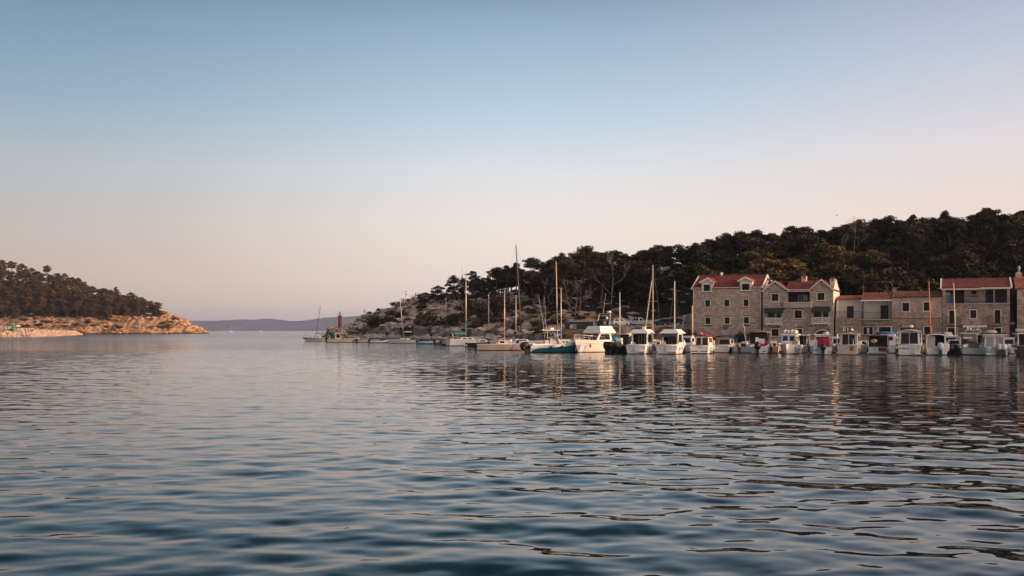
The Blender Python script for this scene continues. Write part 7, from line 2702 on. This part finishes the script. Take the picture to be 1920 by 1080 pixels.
def car(px, d, head, label, paint, prof='hatch', s=1.0):
    """own axes: +y forwards"""
    p = at(px, 620, d)
    o = thing('parked_' + ('pickup' if prof == 'pickup' else 'car'), label, 'pickup truck' if prof == 'pickup' else 'car', (p.x, p.y, 4.02), R(head), None)
    o.scale = (s, s, s)
    hw = .90
    if prof == 'pickup':
        hw = .96
        low = [(-2.65, .55), (-2.68, .98), (2.35, 1.02), (2.62, .95), (2.66, .5), (2.4, .38), (-2.5, .42)]
        gh = [(-.35, 1.0), (-.25, 1.72), (.85, 1.76), (1.55, 1.06)]
    elif prof == 'hatch':
        low = [(-2.05, .45), (-2.08, .95), (1.5, .95), (2.0, .78), (2.05, .42), (1.8, .25), (-1.9, .28)]
        gh = [(-2.0, .95), (-1.55, 1.46), (.1, 1.52), (1.15, .95)]
    else:
        low = [(-2.25, .45), (-2.28, .95), (1.35, .92), (2.15, .74), (2.25, .42), (2.0, .22), (-2.1, .25)]
        gh = [(-2.1, .94), (-1.3, 1.40), (.05, 1.43), (1.1, .92)]
    nb = MB()
    rings = []
    for x, ins in ((-hw, .10), (-hw + .06, 0), (hw - .06, 0), (hw, .10)):
        cy_ = sum(q_[0] for q_ in low) / len(low)
        rings.append([(x, y * (1 - ins * .25), .62 + (z - .62) * (1 - ins)) for y, z in low])
    nb.loft(rings)
    body = nb.build('body', paint, o)
    gb = MB()
    t_ = .16
    rr = []
    for sx in (-1, 1):
        rr.append([(sx * (hw - .07 - (t_ if z > 1.2 else 0)), y, z) for y, z in gh])
    gb.loft(rr)
    cab = gb.build('cab', paint, o)
    for sx, ring in ((-1, rr[0]), (1, rr[1])):
        q_ = [ring[0], ring[3], ring[2], ring[1]] if sx > 0 else [ring[3], ring[0], ring[1], ring[2]]
        a_, b_ = (.10, .48), (.54, .90)
        for u0, u1 in (a_, b_):
            if sx < 0:
                u0, u1 = 1 - u1, 1 - u0
            MB().panel(q_, u0, u1, .15, .86, .012).build('window', M['glass'], cab)
    fr_ = [rr[1][3], rr[0][3], rr[0][2], rr[1][2]]
    MB().panel(fr_, .07, .93, .1, .9, .012).build('windscreen', M['glass'], cab)
    rr2 = [rr[0][0], rr[1][0], rr[1][1], rr[0][1]]
    MB().panel(rr2, .1, .9, .2, .85, .012).build('rear_window', M['glass'], cab)
    if prof == 'pickup':
        bd_ = MB()
        bd_.box(-hw + .03, -hw + .1, -2.62, -.4, .98, 1.14).box(hw - .1, hw - .03, -2.62, -.4, .98, 1.14).box(-hw + .1, hw - .1, -2.62, -2.55, .98, 1.14)
        bd_.build('cargo_bed', paint, o)
        MB().box(-.62, .62, 2.62, 2.69, .62, .92).build('grille', M['black'], o)
    else:
        MB().box(-.5, .5, low[4][0] - .04, low[4][0] + .02, .45, .6).build('grille', M['black'], o)
    yf, yr = low[3][0], low[0][0]
    for sx in (-1, 1):
        MB().box(sx * .68 - .17, sx * .68 + .17, yf - .12, yf + .045, .68, .82).build('headlight', M['lamp_clear'], o)
        MB().box(sx * .72 - .13, sx * .72 + .13, yr - .05, yr + .05, .72, .92).build('tail_light', M['lamp_red'], o)
        MB().box(sx * (hw + .08) - .09, sx * (hw + .08) + .09, gh[3][0] - .28, gh[3][0] - .16, .98, 1.12).build('wing_mirror', paint, o)
        wr_ = .39 if prof == 'pickup' else .32
        for yy in ((-1.65, 1.75) if prof == 'pickup' else (-1.3, 1.32)):
            ty = MB().lathe([(.06, -.11), (wr_ - .03, -.12), (wr_, -.08), (wr_, .08), (wr_ - .03, .12), (.06, .11)], (sx * (hw - .09), yy, wr_), 16, 'x')
            w_ = ty.build('wheel', M['rubber'], o)
            MB().lathe([(.02, -.02), (wr_ * .62, -.01), (wr_ * .64, .02), (.02, .03)], (sx * (hw + .02), yy, wr_), 12, 'x').build('rim', M['steel'], w_)
    MB().box(-hw + .1, hw - .1, yr - .07, yr + .04, .38, .55).build('rear_bumper', M['black'] if paint is not M['car_white'] else paint, o)
    MB().box(-hw + .1, hw - .1, low[4][0] - .06, low[4][0] + .07, .32, .42).build('front_bumper', M['black'], o)
    MB().box(-.26, .26, yr - .085, yr - .06, .56, .68).build('number_plate', M['white'], o)
    return o


car(1199, 203, 58, 'white double cab pickup with open bed parked facing left on the terrace', M['car_white'], 'pickup')
car(1161, 201, -62, 'white hatchback parked rear outwards beside the white pickup', M['car_white'], 'hatch')
car(1138, 203, -70, 'dark estate car parked next to the white hatchback, glass reflecting sky', M['car_dark'], 'estate')
car(1243, 203, 62, 'dark car in the tree shade right of the white pickup', M['car_blue'], 'estate')
car(1262, 200, 64, 'dark blue hatchback in shade, rightmost of the parked cars', M['car_blue'], 'hatch')
o = thing('low_wall', 'low pale stone wall running up to the left corner of the dormer house', 'wall', (0, 0, 0))
a_, b_ = at(1262, 620, 178), at(1298, 620, 172)
dv = Vector((b_.x - a_.x, b_.y - a_.y, 0)).normalized()
nv = Vector((dv.y, -dv.x, 0))
z0, z1 = 1.0, at(1280, 607.5, 175).z
lw_ = MB()
n_ = 9
for j in range(6):
    for i in range(n_):
        u0, u1 = (i + .03 + .5 * (j % 2) * .5) / n_, (i + .97 + .25 * (j % 2)) / n_
        u1 = min(u1, 1)
        if u0 >= u1:
            continue
        p0 = Vector((a_.x, a_.y, 0)).lerp(Vector((b_.x, b_.y, 0)), u0)
        p1 = Vector((a_.x, a_.y, 0)).lerp(Vector((b_.x, b_.y, 0)), u1)
        za, zb_ = z0 + (z1 - z0) * j / 6, z0 + (z1 - z0) * (j + .94) / 6
        f = nv * random.uniform(.0, .05)
        lw_.hexa([p0 + f + Vector((0, 0, za)), p1 + f + Vector((0, 0, za)), p1 - nv * .5 + Vector((0, 0, za)), p0 - nv * .5 + Vector((0, 0, za)), p0 + f + Vector((0, 0, zb_)), p1 + f + Vector((0, 0, zb_)), p1 - nv * .5 + Vector((0, 0, zb_)), p0 - nv * .5 + Vector((0, 0, zb_))], random.random())
q_ = lw_.build('stone', M['stone'], o)
q_['kind'] = 'stuff'
# street lantern in the alley
p = row_pt(rt(1899, 1), 1)
z_ = rz(1899, 607, 1)
o = thing('wall_lantern', 'pale teal lantern shade hanging in the dark alley at the right', 'lantern', (p.x, p.y, z_))
MB().lathe([(.02, .35), (.12, .28), (.42, -.05), (.40, -.08), (.02, -.02)], (0, 0, 0), 10).build('lamp_shade', M['pale_blue'], o)
MB().tube([(0, 0, .33), (0, .25, .5), (.0, .9, .5)], .025, 5).build('bracket', M['iron'], o)

# ------------------------------------------------------------------ left mole with its light, hut and visitors
pa = at(-120, 620, 470)
ml = thing('mole', 'grey stone mole with a rubble face reaching out from the left edge', 'breakwater', (0, 0, 0))
A = [(-170, 470), (0, 478), (60, 490), (100, 560), (140, 690), (152, 735)]
A = [((px - 960) * d / FPX, d) for px, d in A]
HT = [3.3, 3.2, 3.0, 2.9, 2.5, .6]
mm = MB()
bk = MB()
for i in range(len(A) - 1):
    (x0, y0), (x1, y1) = A[i], A[i + 1]
    h0, h1 = HT[i], HT[i + 1]
    mm.hexa([(x0, y0 - 1, -3), (x1 + .5, y1 - 1, -3), (x1 - 9, y1 + 7, -3), (x0 - 9, y0 + 7, -3), (x0, y0 + 1.5, h0), (x1, y1 + 1.5, h1), (x1 - 9, y1 + 6, h1), (x0 - 9, y0 + 6, h0)])
mm.build('mole_body', M['quay'], ml)
for _ in range(900):
    i = random.choices(range(5), weights=[1, 2, 4, 6, 3])[0]
    u, v = random.random(), random.random()
    (x0, y0), (x1, y1) = A[i], A[i + 1]
    h_ = HT[i] * (1 - u) + HT[i + 1] * u
    s_ = random.uniform(.35, 1.1)
    if i == 0 and v > .35:
        continue
    bk.blob((x0 + (x1 - x0) * u + .9 * (1 - v), y0 + (y1 - y0) * u - 1.6 * (1 - v) + .6, h_ * v * .93 - .1), (s_ * 1.3, s_, s_ * .8), .8, 6, 4, random.random(), .14)
bo = bk.build('armour_stone', M['stone_brown'], ml)
bo['kind'] = 'stuff'
MB().hexa([(A[2][0], A[2][1] + 2, 2.9), (A[4][0], A[4][1] + 2, 2.4), (A[4][0] - .8, A[4][1] + 2.4, 2.4), (A[2][0] - .8, A[2][1] + 2.4, 2.9), (A[2][0], A[2][1] + 2, 3.7), (A[4][0], A[4][1] + 2, 3.2), (A[4][0] - .8, A[4][1] + 2.4, 3.2), (A[2][0] - .8, A[2][1] + 2.4, 3.7)]).build('parapet', M['concrete'], ml)
p = at(25, 619, 483)
gt = thing('harbour_light', 'green harbour light column with a lattice top on the mole', 'beacon', (p.x, p.y, 3.1))
H_ = at(25, 601, 483).z - 3.1
MB().lathe([(.7, 0), (.7, H_ * .45), (.85, H_ * .47), (.85, H_ * .5), (.2, H_ * .52)], (0, 0, 0), 12).build('column', M['green'], gt)
MB().tube([(0, 0, H_ * .5), (0, 0, H_)], .12, 6).build('pole', M['green'], gt)
MB().box(-.9, .9, -.06, .06, H_ * .78, H_ * .8).build('crossbar', M['white_old'], gt)
MB().blob((0, 0, H_), (.22, .22, .3), 1, 8, 6).build('lamp', M['green'], gt, True)
p = at(19, 619, 484)
ht_ = thing('service_hut', 'small dark green hut with a white panel beside the green harbour light', 'hut', (p.x - 1, p.y, 3.1))
MB().box(-2.2, 1.8, -1.2, 1.2, 0, .9).build('base', M['shutter'], ht_)
MB().box(-.9, 1.0, -1.0, 1.0, .9, 2.3).build('hut_wall', M['fender'], ht_)
MB().frustum((-1.1, 1.2, -1.2, 1.2), (-.9, 1.0, -1, 1), 2.3, 2.45).build('roof', M['iron'], ht_)
MB().box(-.2, .4, -1.04, -.98, .95, 2.0).build('door', M['shutter'], ht_)
p = at(33, 618, 485)
um = thing('parasol', 'white parasol open on the mole right of the green light', 'parasol', (p.x, p.y, 3.05))
MB().tube([(0, 0, 0), (0, 0, 2.7)], .05, 6).build('pole', M['white_old'], um)
MB().lathe([(1.5, 2.05), (1.52, 2.1), (.8, 2.55), (.05, 2.8)], (0, 0, 0), 8).build('canopy', M['white'], um)
for px, s_, l_, lab in ((36.5, 'cloth_c', 'cloth_b', 'person in white under the parasol on the mole'), (44, 'cloth_b', 'cloth_a', 'person in dark blue on the mole right of the parasol'), (49, 'cloth_a', 'cloth_b', 'person in black farther out along the mole'), (54.5, 'cloth_d', 'cloth_a', 'person in reddish top at the rubble end of the mole group')):
    p = at(px, 620, 487 + (px - 36) * .5)
    person((p.x, p.y + 1.8, 3.02), random.uniform(0, 6.28), lab, M[s_], M[l_], 1.75)
o = thing('mole_railing', 'white pipe railing with short posts along the top of the mole', 'railing', (0, 0, 0))
a_, b_ = Vector((*A[1], 3.2)), Vector((*A[2], 3.02))
rl = MB()
for k_ in range(9):
    q_ = a_.lerp(b_, k_ / 8) + Vector((0, 2.0, 0))
    MB().tube([q_, q_ + Vector((0, 0, 1.1))], .06, 5).build('post', M['white_old'], o)
rl.tube([a_ + Vector((0, 2, 1.1)), b_ + Vector((0, 2, 1.1))], .045, 5).tube([a_ + Vector((0, 2, .55)), b_ + Vector((0, 2, .55))], .035, 5)
rl.build('rail', M['white_old'], o)

# ------------------------------------------------------------------ gulls far up
for px, py, d, lab in ((1294.5, 270, 210, 'gull gliding highest over the wooded hill'), (1090, 312, 240, 'gull flying above the middle of the wood'), (1233, 324, 230, 'gull below and left of the highest one'), (1569, 404, 190, 'dark gull close above the trees behind the gabled house'),
                       (209, 362, 500, 'lone speck of a gull in the sky over the left headland'), (919, 450, 300, 'gull low in the sky left of the tallest mast'), (1431, 429, 230, 'gull skimming the treetops above the gap in the wood')):
    p = at(px, py, d)
    k_ = .32 + .0012 * d
    o = thing('gull', lab, 'bird', p, random.uniform(-.6, .6))
    o.scale = (k_, k_, k_)
    MB().loft([[(r_ * math.cos(a), y, r_ * math.sin(a)) for a in [2 * math.pi * j / 8 for j in range(8)]] for y, r_ in ((-.35, .02), (-.2, .07), (.0, .1), (.18, .08), (.27, .055), (.34, .05), (.40, .015))]).build('body', M['grey_canvas'], o, True)
    wg = MB()
    for sx in (-1, 1):
        st_ = [(0.06, .14, .03, .26), (.35, .16, .16, .22), (.65, .06, .12, .12), (.9, -.06, .02, .03)]
        wg.loft([[(sx * x, y, z), (sx * x, y - c_ / 2, z + .02), (sx * x, y - c_, z), (sx * x, y - c_ / 2, z - .008)] for x, y, z, c_ in st_])
    wg.build('wings', M['grey_canvas'], o)
    MB().hexa([(-.03, -.5, 0), (.03, -.5, 0), (.03, -.3, 0), (-.03, -.3, 0), (-.08, -.52, .012), (.08, -.52, .012), (.03, -.3, .02), (-.03, -.3, .02)]).build('tail', M['grey_canvas'], o)
